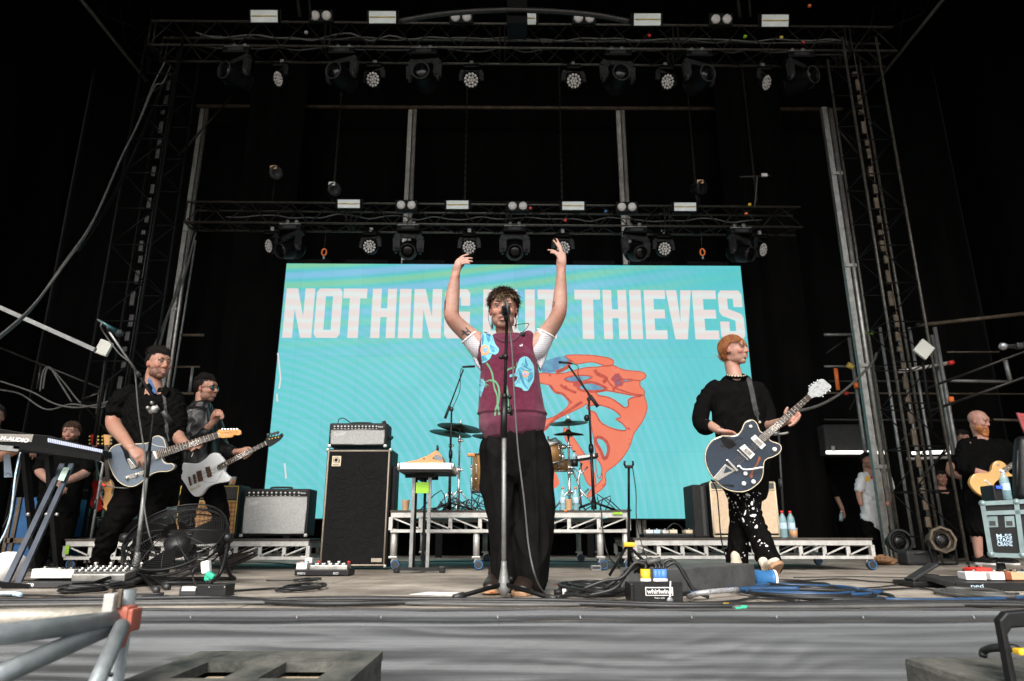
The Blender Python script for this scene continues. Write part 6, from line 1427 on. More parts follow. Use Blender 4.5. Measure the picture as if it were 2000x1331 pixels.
for r_ in range(4):
 for s_ in(-1,1):
  o=c+V((s_*.142,-.0045,zz-.145-r_*.272));mb=MB();mb.lathe([(.118,.0),(.121,.0022),(.124,.0)],o,(0,-1,0),30,caps=False);mb.lathe([(.06,.0),(.062,.0016),(.064,.0)],o,(0,-1,0),24,caps=False);mb.build('speaker_outline',mat('spk',.0085,.8,var=.2,spec=.2)if 'spk' not in M else M['spk'],cab)
bd=c+V((-zx+.085,-.008,zz-.10));b_=MB().cbox(bd,(.088,.008,.10),.003).build('badge',M['cream'],cab)
mb=MB();mb.lathe([(.017,0),(.017,.002)],bd+V((-.004,-.004,.012)),(0,-1,0),20);mb.lathe([(.026,0),(.028,.002),(.031,0)],bd+V((-.004,-.004,.012)),(0,-1,0),26,caps=False);mb.bar(bd+V((.027,-.005,-.018)),bd+V((.027,-.005,.02)),.008,.002);mb.build('emblem',M['black_plastic'],b_)
MB().text('AMPEG',bd+V((-.034,-.0045,-.043)),(1,0,0),(0,0,1),.066,.014,.0006).build('logo',M['grey_plastic'],b_)
MB().cbox(c+V((zx-.07,-.006,-zz+.045)),(.10,.006,.035),.003).build('name_plate',M['piping'],cab)
mb=MB();mb.cbox((X1+.012,AY+.2,ZB+.55),(.05,.22,.8),.02);mb.build('side_handle',M['tolex'],cab)
def logo(mb_o,O,w,h,txt='Fender',par=None,m='paper',shear=.35,slope=.22):
 return MB().text(txt,O,(1,0,slope),(0,0,1),w,h,.0008,shear).build('logo',M[m],par)
HX0,HX1=P(640,868,AY).x,P(754,868,AY).x;HZ0=ZT+.012;HZ1=P(700,826,AY).z
ah=thing('amplifier_head','silver fronted amplifier head standing on the tall black bass cabinet','amplifier',((HX0+HX1)/2,AY,ZT))
def combo(root,x0,x1,y,z0,z1,dep,grm,panel_h,knobs,lg=None,feet=True,top_m='tolex',frame='tolex',pl_m='black_plastic'):
 cx_,w,h=(x0+x1)/2,x1-x0,z1-z0;co=MB().cbox((cx_,y+dep/2,(z0+z1)/2+.006),(w,dep,h-.012),.014).build('cabinet',M[top_m],root)
 g=MB().cbox((cx_,y-.002,z0+.03+(h-panel_h-.045)/2),(w-.05,.014,h-panel_h-.05),.004).build('grille_cloth',M[grm],root)
 mb=MB();q=(w-.048)/2;hh_=(h-panel_h-.048)/2;zc=z0+.03+(h-panel_h-.045)/2
 for a,b in(((-q,-hh_),(q,-hh_)),((q,-hh_),(q,hh_)),((q,hh_),(-q,hh_)),((-q,hh_),(-q,-hh_))):mb.tube([(cx_+a[0],y-.008,zc+a[1]),(cx_+b[0],y-.008,zc+b[1])],.004,6)
 mb.build('grille_trim',M['steel'],g)
 p=MB().cbox((cx_,y+.002,z1-.012-panel_h/2),(w-.04,.02,panel_h-.006),.003).build('control_panel',M[pl_m],root)
 for k in range(knobs):
  x=x0+.055+(w-.16)*k/(knobs-1);MB().lathe([(.0085,0),(.0095,.004),(.0065,.016),(0,.017)],(x,y-.009,z1-.012-panel_h*.45),(0,-1,0),14).build('control_knob',M['pearl'],p)
 mb=MB()
 for k in range(knobs):x=x0+.055+(w-.16)*k/(knobs-1);mb.cbox((x,y-.0095,z1-.012-panel_h*.85),(.016,.003,.005),.001)
 mb.text('Bassman',(x1-.09,y-.0100,z1-.012-panel_h*.62),(1,0,0),(0,0,1),.05,panel_h*.3,.0005,.3);mb.build('panel_print',M['paper'],p)
 for sx in(x0+.012,x1-.012):
  for z in(z0+.014,):MB().cbox((sx,y+.008,z),(.035,.035,.03),.008).build('corner',M['steel'],root)
 for sx in(x0+.06,x1-.06):MB().lathe([(.016,0),(.014,-.014)],(sx,y+.05,z0+.004),n=12).build('foot',M['rubber'],root)
 MB().tube([(cx_-.10,y+dep*.45,z1),(cx_-.09,y+dep*.45,z1+.018),(cx_+.09,y+dep*.45,z1+.018),(cx_+.10,y+dep*.45,z1)],.010,8,sub=4).build('handle',M['rubber'],root)
 return co,g,p
HZ0+=.004
co,g_,p_=combo(ah,HX0,HX1,AY+.02,HZ0,HZ1,.27,'grille_silver',.055,13)
logo(None,(HX0+.05,AY+.0085,HZ0+.10),.13,.045,par=g_)
MB().tube([(HX0+.06,AY+.1,HZ1),(HX0+.07,AY+.1,HZ1+.05),(HX0+.12,AY+.1,HZ1+.06),(HX0+.2,AY+.12,HZ1+.004)],.005,6,sub=5).build('power_lead',M['cable_black'],ah)
mb=MB();mb.cbox((HX1-.05,AY+.1,HZ1+.018),(.04,.05,.03),.01,Matrix.Rotation(-.5,3,'Y'));mb.build('plug',M['black_plastic'],ah)
mb=MB();mb.tube([(HX1+.004,AY+.10,HZ0+.10),(HX1+.03,AY+.12,HZ0+.12),(HX1+.03,AY+.19,HZ0+.12),(HX1+.004,AY+.21,HZ0+.10)],.008,6,sub=3);mb.build('side_handle',M['rubber'],ah)
def riser(x0,x1,y0,y1,zt,h,bays,label,legs=True,wheels='blue_plastic'):
 root=thing('stage_riser',label,'riser',((x0+x1)/2,y0,0));tz=.018
 MB().bbox(x0-.01,x1+.01,y0-.01,y1,zt-tz,zt).build('deck',mat('deck_brown',(.055,.042,.032),.7,scale=8,var=.4)if 'deck_brown' not in M else M['deck_brown'],root)
 for(ya,nm)in((y0,'front'),(y1-.05,'rear')):
  mb=MB();w=.045
  mb.bar((x0,ya+.02,zt-tz-w/2-.003),(x1,ya+.02,zt-tz-w/2-.003),w,w);mb.bar((x0,ya+.02,zt-h+.012),(x1,ya+.02,zt-h+.012),.035,.028)
  n=bays*2
  for k in range(n+1):
   x=x0+(x1-x0)*k/n;mb.bar((x,ya+.02,zt-tz-w),(x,ya+.02,zt-h+.02),.035 if k%2==0 or True else .02,.014 if 0<k<n else .05)
  for k in range(n):
   xa,xb=x0+(x1-x0)*k/n,x0+(x1-x0)*(k+1)/n;za,zb=zt-tz-w,zt-h+.03
   if k>=n//2:za,zb=zb,za
   mb.bar((xa,ya+.018,za),(xb,ya+.018,zb),.010,.013)
  mb.build('truss_side',M['alu'],root)
 for x in(x0+.02,(x0+x1)/2,x1-.02):MB().bar((x,y0+.05,zt-.06),(x,y1-.05,zt-.06),.035,.04).build('cross_member',M['alu'],root);MB().bar((x,y0+.05,zt-h+.02),(x,y1-.05,zt-h+.02),.025,.025).build('cross_member',M['alu'],root)
 for x in(x0+.03,x1-.03)if not legs==4 else(x0+.03,x0+(x1-x0)*.36,x1-(x1-x0)*.12,x1-.03):
  for y in(y0+.05,y1-.08):
   if zt-h>.18:MB().tube([(x,y,.12),(x,y,zt-h+.03)],.03,10).build('leg',M['alu'],root)
   ct=thing_part=MB().cbox((x,y,.115),(.08,.07,.02),.004).cbox((x+.01,y,.085),(.055,.012,.06),.004,Matrix.Rotation(.3,3,'Y')).build('caster',M['steel'],root)
   MB().lathe([(.028,-.022),(.045,-.020),(.047,0),(.045,.020),(.028,.022)],(x+.025,y,.049),(0,1,0),20).build('wheel',M['grey_plastic'],ct)
   MB().tube([V((x+.025,y-.022,.049))+V((math.cos(a)*.037,0,math.sin(a)*.037))for a in[math.pi/8*k for k in range(16)]],.0045,6,closed=True).build('wheel_rim',M[wheels],ct)
 return root
rx0,rx1,rzt=P(764,1000,6.62).x,P(1227,1000,6.62).x,P(1000,997,6.62).z
dr=riser(rx0,rx1,6.62,8.9,rzt,.20,4,'taller aluminium framed riser carrying the drum kit',legs=4)
qx0,qx1,qzt=P(1240,1055,6.62).x,P(1702,1055,6.62).x,P(1500,1051,6.62).z
r2=riser(qx0,qx1,6.62,7.9,qzt,.185,5,'low aluminium framed riser at right under the tan amplifier')
lx0,lx1,lzt=P(130,1055,6.70).x,P(603,1055,6.70).x,P(400,1053,6.70).z
r3=riser(lx0,lx1,6.70,7.9,lzt,.185,5,'low aluminium framed riser at left under two guitar amplifiers')
MB().cbox(P(1206,1003,6.60),(.09,.004,.022),.001).build('tape',M['green_tape'],dr);MB().cbox(P(131,1074,6.69),(.035,.004,.08),.001).build('tape',M['green_tape'],r3)
mb=MB();mb.lathe([(.013,0),(.013,.002)],P(1105,998,6.60),(0,-1,0),12);mb.build('sticker',M['orange_paint'],dr)
y_=6.78
x0,x1=P(468,1047,y_).x,P(599,1047,y_).x
root=thing('guitar_amplifier','silver grille combo amplifier at the right end of the left riser','amplifier',((x0+x1)/2,y_,lzt))
co,g_,p_=combo(root,x0,x1,y_,lzt+.018,P(530,955,y_).z,.26,'grille_silver',.06,12);logo(None,(x0+.06,y_-.0105,P(530,985,y_).z-.02),.10,.045,par=g_)
x0,x1=P(338,1047,y_).x,P(461,1047,y_).x;zt_=P(400,948,y_).z;zm=P(400,979,y_).z
root=thing('guitar_amplifier','amplifier with brown diamond grille and gold trim behind the bassist','amplifier',((x0+x1)/2,y_,lzt))
MB().cbox(((x0+x1)/2,y_+.13,(lzt+zt_)/2+.01),(x1-x0,.26,zt_-lzt-.02),.014).build('cabinet',M['tolex'],root)
MB().cbox(((x0+x1)/2,y_-.002,(lzt+.045+zm)/2),(x1-x0-.05,.014,zm-lzt-.055),.003).build('grille_cloth',M['grille_diamond'],root)
pn=MB().cbox(((x0+x1)/2,y_-.001,(zm+zt_)/2),(x1-x0-.05,.014,zt_-zm-.03),.003).build('upper_panel',mat('panel_dark',(.04,.036,.03),.8,var=.3),root)
mb=MB();q0,q1=x0+.022,x1-.022
for a,b in(((q0,lzt+.035),(q1,lzt+.035)),((q1,lzt+.035),(q1,zt_-.012)),((q1,zt_-.012),(q0,zt_-.012)),((q0,zt_-.012),(q0,lzt+.035)),((q0,zm),(q1,zm))):mb.tube([(a[0],y_-.010,a[1]),(b[0],y_-.010,b[1])],.0045,6)
mb.build('gold_trim',M['lamp_yellow'],root);MB().text('VOX',(x0+.04,y_-.0085,zm+.03),(1,0,0),(0,0,1),.09,.045,.0008).build('logo',M['cream'],pn)
for sx in(x0+.06,x1-.06):MB().lathe([(.016,0),(.014,.02)],(sx,y_+.05,lzt),n=12).build('foot',M['rubber'],root)
def cup(p,h,r,m,label,fill=None,nm='paper_cup'):
 root=thing(nm,label,'cup',p);p=V(p);MB().lathe([(r*.78,0),(r*.8,.002),(r,h),(r*1.04,h+.004),(r*.96,h),(r*.76,.006),(0,.006)],p,n=20).build('cup',M[m],root)
 if fill:MB().lathe([(r*.74,.004),(r*.9,h*.72),(0,h*.72)],p,n=18).build('drink',M[fill],root)
 return root
mat('beer',(.75,.30,.02),.15,var=.1,sss=.2);mat('clear_plastic',(.6,.6,.6),.15,var=.03,alpha=.18,spec=.5);mat('bottle_plastic',(.40,.62,.66),.12,var=.1,alpha=.45);mat('label_blue',(.45,.6,.72),.5,scale=30,var=.4)
cup((P(453,946,6.85).x,6.85,zt_),.085,.036,'clear_plastic','plastic beer cup standing on the brown diamond grille amplifier','beer','beer_cup')
def bottle(p,h,label,cap='orange_paint',grp=None):
 root=thing('water_bottle',label,'bottle',p,grp);p=V(p);r=h*.145
 MB().lathe([(r*.8,0),(r,.008),(r*.93,h*.2),(r,h*.25),(r*.95,h*.45),(r,h*.6),(r*.85,h*.75),(r*.38,h*.88),(r*.36,h*.93)],p,n=18).build('bottle',M['bottle_plastic'],root)
 MB().lathe([(r*.985,h*.33),(r*.985,h*.56)],p,n=18,caps=False).build('paper_label',M['label_blue'],root);MB().lathe([(r*.42,h*.92),(r*.42,h*1.0),(0,h*1.0)],p,n=14).build('cap',M[cap],root)
for px,Y,l,g1 in[(1532,6.75,'left water bottle with red cap beside the tan amplifier',1),(1548,6.80,'right water bottle with red cap beside the tan amplifier',1)]:bottle((P(px,1049,Y).x,Y,qzt),.25,l,'red_paint','water bottles on the right riser')
cup((P(1551,1050,6.70).x,6.70,qzt),.09,.040,'clear_plastic','plastic beer cup in front of the red capped bottles','beer','beer_cup')
for px,l in[(1100,'water bottle with orange cap on the drum riser nearest the singer'),(1125,'water bottle with orange cap right of the tan cup on the drum riser')]:bottle((P(px,995,6.72).x,6.72,rzt),.22,l,'orange_paint','water bottles on the drum riser')
cup((P(1111,996,6.68).x,6.68,rzt),.10,.036,'tan_paper','tan paper cup between two water bottles on the drum riser');cup((P(792,996,6.72).x,6.72,rzt),.095,.036,'tan_paper','tan paper cup at the left end of the drum riser')
y_=6.75;x0,x1=P(1392,1047,y_).x,P(1525,1047,y_).x;z1=P(1450,940,y_).z;zm=P(1450,957,y_).z
root=thing('guitar_amplifier','large amplifier with tan grille cloth behind the ginger guitarist','amplifier',((x0+x1)/2,y_,qzt))
MB().cbox(((x0+x1)/2,y_+.15,(qzt+z1)/2+.006),(x1-x0,.30,z1-qzt-.012),.016).build('cabinet',M['tolex'],root)
MB().cbox(((x0+x1)/2,y_-.003,(qzt+.03+zm)/2),(x1-x0-.04,.014,zm-qzt-.05),.004).build('grille_cloth',M['grille_tan'],root)
MB().cbox(((x0+x1)/2,y_-.003,(zm+z1)/2-.002),(x1-x0-.05,.014,z1-zm-.028),.003).build('control_panel',mat('panel_grey',(.06,.065,.06),.6,var=.2),root)
mb=MB();q0,q1=x0+.012,x1-.012
for a,b in(((q0,qzt+.014),(q1,qzt+.014)),((q1,qzt+.014),(q1,z1-.014)),((q1,z1-.014),(q0,z1-.014)),((q0,z1-.014),(q0,qzt+.014)),((q0,zm),(q1,zm))):mb.tube([(a[0],y_-.006,a[1]),(b[0],y_-.006,b[1])],.009,8)
mb.build('cream_piping',M['cream'],root)
xa=P(1358,1047,y_+.02).x;z2=P(1370,946,y_).z
root=thing('open_back_cabinet','dark slim case standing left of the tan amplifier and lit teal by the screen','case',((xa+x0)/2,y_,qzt))
mb=MB();mb.cbox(((xa+x0)/2-.005,y_+.22,(qzt+z2)/2),(x0-xa-.02,.36,z2-qzt-.002),.014);mb.build('shell',M['tolex'],root)
mb=MB()
for z in(.08,.3,.5):mb.lathe([(.009,0),(.008,.006)],((xa+x0)/2+.02,y_+.04,qzt+z),(0,-1,0),10)
mb.bar(((xa+x0)/2+.02,y_+.036,qzt+.02),((xa+x0)/2+.02,y_+.036,z2-.02),.03,.006);mb.build('metal_edge',M['grey_plastic'],root)
def pedal(x,y,z,w,d,h,m,yaw=0,root=None,name='effects_pedal',sw=True,n=2):
 Q=Matrix.Rotation(yaw,3,'Z');o=MB().cbox((x,y,z+h/2),(w,d,h),.006,Q).build(name,M[m],root)
 if sw:
  MB().lathe([(.007,0),(.007,.010),(.009,.012),(0,.013)],V((x,y,z+h))+Q@V((0,-d*.3,0)),n=12).build('footswitch',M['chrome'],o)
  for k in range(n):MB().lathe([(.007,0),(.006,.012),(0,.013)],V((x,y,z+h))+Q@V((w*(-.25+.5*k/max(1,n-1)),d*.25,0)),n=10).build('dial',M['black_plastic'],o)
 return o
root=thing('pedalboard','small pedalboard of white effects pedals on the right riser by the screen','pedalboard',(P(1300,1048,6.9).x,6.9,qzt));x0,x1=P(1255,1048,6.9).x,P(1372,1048,6.9).x
MB().cbox(((x0+x1)/2,6.95,qzt+.02),(x1-x0,.25,.035),.008).build('board',M['black_plastic'],root)
for px,w,m_ in[(1268,.07,'paper'),(1283,.06,'label_blue'),(1298,.06,'lens_white'),(1316,.075,'cream'),(1345,.08,'cream')]:pedal(P(px,1040,6.9).x,6.93,qzt+.04,w,.11,.035,m_,random.uniform(-.15,.15),root)
mb=MB();mb.tube([(P(1300,1040,6.9).x,6.86,qzt+.075),(P(1312,1028,6.9).x,6.86,qzt+.13),(P(1325,1030,6.9).x,6.88,qzt+.12),(P(1335,1042,6.9).x,6.9,qzt+.07)],.006,6,sub=5);mb.build('patch_lead',M['cable_black'],root)
# ================================================================ drum kit
mat('drum_gold',(.34,.18,.06),.35,scale=6,var=.2,coat=.5,stretch=(1,1,4));mat('cymbal',(.10,.085,.045),.38,.9,scale=4,var=.4);mat('drum_head',(.7,.68,.62),.5,var=.1)
kit=thing('drum_kit','gold drum kit with dark cymbals and chrome stands on the riser behind the singer','drum kit',(P(1000,990,7.6).x,7.6,rzt))
def cymbal(px,py,Y,r,tilt,par,roll=0,holes=False):
 c=P(px,py,Y);ax=V((math.sin(roll),-math.sin(tilt),math.cos(tilt))).normalized()
 o=MB().lathe([(r,-.0),(r*.98,.004),(r*.4,.022),(r*.18,.030),(r*.15,.045),(.01,.056),(.008,.055),(r*.14,.042),(r*.17,.027),(r*.4,.018),(r,-.0)],c,ax,40,caps=False).build('cymbal',M['cymbal'],par)
 if holes:
  mb=MB();
  for k in range(12):
   a=k*math.pi/6;x=ax.orthogonal().normalized();y=ax.cross(x)
   for rr_ in(.55,.78):mb.lathe([(.022,0),(.022,.001)],c+ax*(.018-.014*(rr_-.4)/.6)+(x*math.cos(a+rr_)+y*math.sin(a+rr_))*r*rr_,ax,10)
  mb.build('vent_rings',M['v_teal_paint']if 'v_teal_paint' in M else mat('v_teal_paint',(.08,.30,.30),.5),o)
 MB().lathe([(.012,.05),(.012,.075),(.006,.085),(.006,.10)],c,ax,10).build('wing_nut',M['pearl'],o)
 return c
def stand(c,x,y,par,spread=.22):
 base=V((x,y,rzt));mb=MB();mid=base.lerp(c,.5);mb.tube([base+V((0,0,.05)),V((x,y,mid.z))],.014,10);mb.tube([V((x,y,mid.z)),V((x,y,c.z-.12)),c-V((0,0,.01))],.010,8)
 for z in(rzt+.22,mid.z,c.z-.13):mb.lathe([(.018,-.02),(.021,0),(.018,.02)],(x,y,z),n=12);mb.ell((x+.028,y-.01,z),(.014,.008,.014))
 for k in range(3):
  a=k*2.094+.5;f=V((x+math.cos(a)*spread,y+math.sin(a)*spread,rzt+.012));mb.tube([V((x,y,rzt+.24)),f],.008,6);mb.tube([V((x,y,rzt+.07)),(V((x,y,rzt+.24)).lerp(f,.6))],.006,6);mb.ell(f,(.014,.014,.012))
 mb.build('cymbal_stand',M['chrome'],par)
def drum(c,ax,r,d,par,name='tom_drum',lugs=8):
 c=V(c);ax=V(ax).normalized();o=MB().lathe([(r,-d/2),(r,d/2)],c,ax,36).build(name,M['drum_gold'],par)
 MB().lathe([(r*.98,.001),(r*.98,.004),(0,.004)],c+ax*d/2,ax,30).build('drum_head',M['drum_head'],o);MB().lathe([(r*.98,.001),(r*.98,.004),(0,.004)],c-ax*d/2,-ax,30).build('drum_head',M['drum_head'],o)
 x=ax.orthogonal().normalized();y=ax.cross(x)
 for s in(-1,1):MB().tube([c+ax*s*(d/2-.008)+x*(r+.006)*math.cos(a)+y*(r+.006)*math.sin(a)for a in[math.pi/14*k for k in range(28)]],.008,6,closed=True).build('hoop',M['chrome'],o)
 mb=MB()
 for k in range(lugs):
  a=2*math.pi*k/lugs;p=c+x*(r+.010)*math.cos(a)+y*(r+.010)*math.sin(a);mb.tube([p-ax*(d/2-.01),p+ax*(d/2-.01)],.004,5);mb.ell(p+ax*d*.18,(.012,.012,.016));mb.ell(p-ax*d*.18,(.012,.012,.016))
 mb.build('lugs',M['chrome'],o);return o
for(px,py,Y,r,t,rl,sx,hol)in[(898,837,7.3,.245,-.04,.13,898,False),(880,848,7.7,.24,-.02,.12,876,True),(1110,828,7.4,.215,.03,-.05,1112,False),(1110,849,7.4,.165,.09,.0,1112,False),(955,855,7.9,.20,-.02,.1,962,False),(1112,851,7.42,.165,.12,0,1112,False)]:
 c=cymbal(px,py,Y,r,t,kit,rl,hol)
 if not(px==1110 and py==848)and px!=1112:stand(c,c.x+.0,Y+.02,kit)
drum((P(958,937,7.5).x,7.5,rzt+.42),(0,0,1),.20,.40,kit,'floor_tom');drum(P(1072,884,7.6),(-.15,-.25,1),.145,.21,kit,'rack_tom')
drum((P(1008,950,7.6).x,7.75,rzt+.29),(0,-1,0),.28,.40,kit,'bass_drum');drum((P(1090,940,7.9).x,7.95,rzt+.55),(0,-.1,1),.17,.14,kit,'snare_drum')
mb=MB()
for s in(-1,0,1):
 x=P(958,937,7.5).x+.2*s;mb.tube([(x,7.5-.2*(s==0),rzt+.01),(x,7.5-.2*(s==0),rzt+.5)],.008,6)
x=P(1072,884,7.6).x;mb.tube([(x,7.7,rzt+.04),(x,7.7,rzt+.85)],.012,8);mb.ell((x+.16,7.55,P(1098,873,7.55).z),(.035,.02,.03));mb.ell((x+.15,7.55,P(1098,893,7.55).z),(.02,.02,.035));mb.tube([(x,7.7,rzt+.80),(x+.08,7.65,rzt+.82),(x+.16,7.55,P(1098,873,7.55).z)],.012,8);mb.build('drum_hardware',M['chrome'],kit)
MB().lathe([(.15,0),(.16,.04),(.15,.07),(0,.075)],(P(1000,950,8.4).x,8.45,rzt+.42),n=20).build('drum_stool',M['tolex'],kit)
mb=MB();a,b=P(932,861,7.1),P(918,892,7.1);c_=P(920,889,7.1);mb.cbox(c_,(.08,.05,.035),.01);mb.build('cowbell',mat('block_orange',(.5,.2,.05),.4,var=.2),kit)
mb=MB();c_=P(1143,894,7.2);mb.cbox(c_,(.26,.16,.05),.012,Matrix.Rotation(-.15,3,'Y'));pd_=mb.build('electronic_pad',M['black_plastic'],kit);MB().cbox(c_+V((.0,-.083,.004)),(.18,.006,.026),.002,Matrix.Rotation(-.15,3,'Y')).build('pad_strip',M['paper'],pd_)
mb=MB();mb.tube([P(1136,905,7.2),P(1130,935,7.2),P(1135,990,7.2)],.012,8);mb.tube([P(1120,915,7.2),P(1136,925,7.2),P(1148,912,7.2)],.008,6);mb.tube([P(1118,918,7.2),P(1135,960,7.2),P(1155,980,7.1)],.009,6);mb.tube([P(1150,955,7.2),P(1120,985,7.2)],.009,6);mb.build('pad_stand',M['chrome'],kit)
o=thing('water_bottle','water bottle held in a black holder right of the hi-hat','bottle',P(1122,903,7.15));p=P(1122,900,7.15);MB().lathe([(.03,0),(.033,.02),(.031,.06),(.012,.085),(.012,.09)],p,n=16).build('bottle',M['bottle_plastic'],o);MB().lathe([(.014,.088),(.014,.10),(0,.10)],p,n=12).build('cap',M['black_plastic'],o);MB().lathe([(.036,-.06),(.038,.01)],p,n=16).build('holder',M['black_plastic'],o)
rnd=random.Random(4);mb=MB()
for k in range(26):
 px=rnd.uniform(860,950)if k<16 else rnd.uniform(1085,1190);Y=rnd.uniform(7.0,7.8);h=rnd.uniform(.0,.22);a=P(px,985,Y);a.z=rzt+.01
 mb.tube([a,a+V((rnd.uniform(-.15,.15),rnd.uniform(-.1,.1),h)),a+V((rnd.uniform(-.3,.3),rnd.uniform(-.1,.1),.005))],.006,5,sub=3)
tag(mb.build('drum_cables',M['cable_black'],loc=a),'tangle of black cables under the drum stands','cable',kind='stuff')
def tripod_boom(name,label,base,top,boom_a,boom_b,mic,Zf,low=.15,m='black_metal',r=.009,cat='microphone stand',legs=3,foot=.26,a0=.4,cond=True):
 base=V(base);root=thing(name,label,cat,base);base=V((base.x,base.y,Zf))
 MB().tube([base+V((0,0,.05)),base.lerp(V(top),.55)],r*1.35,10).build('lower_tube',M[m],root);MB().tube([base.lerp(V(top),.5),top],r,8).build('upper_tube',M[m],root)
 MB().lathe([(r*2,-.04),(r*2.3,0),(r*1.9,.04)],base.lerp(V(top),.55),V(top)-base,12).build('clutch',M['black_plastic'],root)
 MB().tube([boom_a,boom_b],r*.85,8).build('boom',M[m],root)
 d=(V(boom_b)-V(boom_a)).normalized();MB().tube([V(boom_b)-d*.14,boom_b],r*1.6,8).build('counterweight',M['rubber'],root)
 MB().ell(top,(.022,.02,.024)).build('joint',M['grey_plastic'],root)
 mb=MB();mb.lathe([(r*2.4,0),(r*2,.08),(r*1.4,.12)],base+V((0,0,.02)),n=12);mb.build('hub',M['black_metal'],root)
 for k in range(legs):a=a0+k*2.094;MB().tube([base+V((0,0,.09)),base+V((math.cos(a)*foot,math.sin(a)*foot,.012))],r,6).build('leg',M[m],root)
 return root
c=P(876,845,6.95);mp_=tripod_boom('microphone_stand','boom stand holding a small overhead microphone left of the drums',(P(878,990,6.95).x,6.95,rzt),P(882,800,6.95),P(905,722,6.9),P(869,818,6.95),None,rzt,m='black_plastic')
root=thing('overhead_microphone','slim overhead microphone above the left cymbals','microphone',P(914,717,6.9));MB().tube([P(903,717,6.9),P(906,717,6.9),P(928,716,6.9)],[.008,.012,.012],10).build('body',M['black_plastic'],root);MB().tube([P(904,718,6.9),P(899,726,6.9),P(899,750,6.9),P(896,770,6.92),P(882,800,6.94)],.004,5,sub=4).build('lead',M['cable_black'],root)
tripod_boom('microphone_stand','boom stand holding a small overhead microphone right of the drums',(P(1160,990,6.95).x,6.95,rzt),P(1150,780,6.95),P(1110,714,6.9),P(1168,795,6.95),None,rzt,m='black_plastic',r=.012)
root=thing('overhead_microphone','slim overhead microphone above the hi-hat at right','microphone',P(1104,709,6.9));MB().tube([P(1091,708,6.9),P(1108,709,6.9),P(1119,711,6.9)],[.012,.012,.007],10).build('body',M['black_plastic'],root);MB().tube([P(1119,711,6.9),P(1129,716,6.9),P(1130,735,6.9),P(1148,770,6.93),P(1152,810,6.94)],.004,5,sub=4).build('lead',M['cable_black'],root)
MB().ell(P(1146,817,6.9),(.03,.03,.035)).build('clip_microphone',M['black_plastic'],kit)
# ================================================================ stands and sampler
sy=6.15
ss=thing('keyboard_stand','black and steel four post stand with green tape carrying the white case','stand',(P(822,1115,sy).x,sy,0));zt=P(820,930,sy).z
for px,m_,dy in((806,'galv',0),(811,'black_metal',.10),(829,'black_metal',.10),(838,'galv',0)):x=P(px,1000,sy+dy).x;MB().bar((x,sy+dy,.03),(x,sy+dy,zt),.028 if dy==0 else .022,.028).build('post',M[m_],ss)
mb=MB();a,b=P(770,1116,sy),P(868,1116,sy);mb.bar((a.x,sy,.035),(b.x,sy,.035),.035,.025);mb.bar((a.x+.06,sy+.35,.035),(b.x,sy+.35,.035),.035,.025)
for x in(a.x+.02,b.x-.02):mb.cbox((x,sy,.03),(.05,.05,.055),.01)
mb.bar((a.x+.2,sy,.04),(a.x+.2,sy+.35,.04),.03,.025);mb.build('foot_frame',M['black_plastic'],ss)
mb=MB();mb.bar((P(792,930,sy).x,sy,zt),(P(850,930,sy).x,sy,zt),.05,.03);mb.bar((P(800,930,sy).x,sy+.25,zt),(P(850,930,sy).x,sy+.25,zt),.05,.03);mb.bar((P(820,930,sy).x,sy,zt-.02),(P(820,930,sy).x,sy+.25,zt-.02),.03,.03);mb.build('arms',M['black_metal'],ss)
MB().cbox(P(825,953,sy-.02),(.115,.006,.095),.002).build('tape',M['green_tape'],ss)
wc=thing('white_case','flat white case with steel corners lying on the four post stand','case',(P(828,915,sy).x,sy-.1,zt));x0,x1=P(778,925,sy-.15).x,P(884,925,sy-.15).x;zc=zt+.02
MB().cbox(((x0+x1)/2,sy+.10,zc+.012),(x1-x0-.01,.46,.022),.004).build('tray',M['black_plastic'],wc);MB().cbox(((x0+x1)/2,sy+.08,zc+.052),(x1-x0,.48,.055),.006).build('lid',M['white_paint'],wc)
mb=MB()
for x in(x0,x1):
 for y in(sy-.155,sy+.31):mb.ell((x,y,zc+.05),(.018,.018,.036))
mb.build('corners',M['chrome'],wc)
sm=thing('sampler','orange wedge shaped device with grey end standing on the white case','electronic device',(P(825,905,sy).x,sy,zc+.08));K=crop(500,780,3.17);SPn=Plane(V((0,sy-.04,0)),(1,0,0))
pts=[SPn.px(*q)for q in K([(922,404),(923,392),(1000,376),(1060,352),(1108,322),(1118,316),(1130,330),(1150,352),(1158,380),(1162,404)])];base_z=min(p.z for p in pts);dz=zc+.0805-base_z
pts=[p+V((0,0,dz))for p in pts];MB().prism(pts,(0,-1,0),.26,.008).build('case',mat('device_orange',(.62,.25,.09),.5,scale=5,var=.15),sm)
pt=[SPn.px(*q,.003)+V((0,0,dz))for q in K([(1112,345),(1135,348),(1156,368),(1152,384),(1110,380),(1096,366)])];MB().prism(pt,(0,-1,0),.012,.003).build('end_cap',mat('mid_grey',(.16,.17,.18),.5,var=.2),sm)
mb=MB();mb.tube([P(852,885,sy)+V((0,0,dz)),P(855,877,sy)+V((0,0,dz)),P(854,871,sy)+V((0,0,dz))],[.014,.012,.008],8);mb.build('plug',M['black_plastic'],sm);mb=MB()
for q in((828,897),(846,896)):mb.ell(P(q[0],q[1],sy-.045)+V((0,0,dz)),(.006,.004,.006))
mb.build('screws',M['black_plastic'],sm)
Yg=5.6;bx_=P(1228,1115,Yg).x;gs=thing('guitar_stand','empty upright guitar stand with yellow collar right of the drum riser','guitar stand',(bx_,Yg,0));tp=P(1228,912,Yg)
MB().tube([(bx_,Yg,.02),V((bx_,Yg,.0)).lerp(tp,.62)],.013,10).build('lower_tube',M['black_metal'],gs);MB().tube([V((bx_,Yg,0)).lerp(tp,.6),tp],.010,8).build('upper_tube',M['black_metal'],gs)
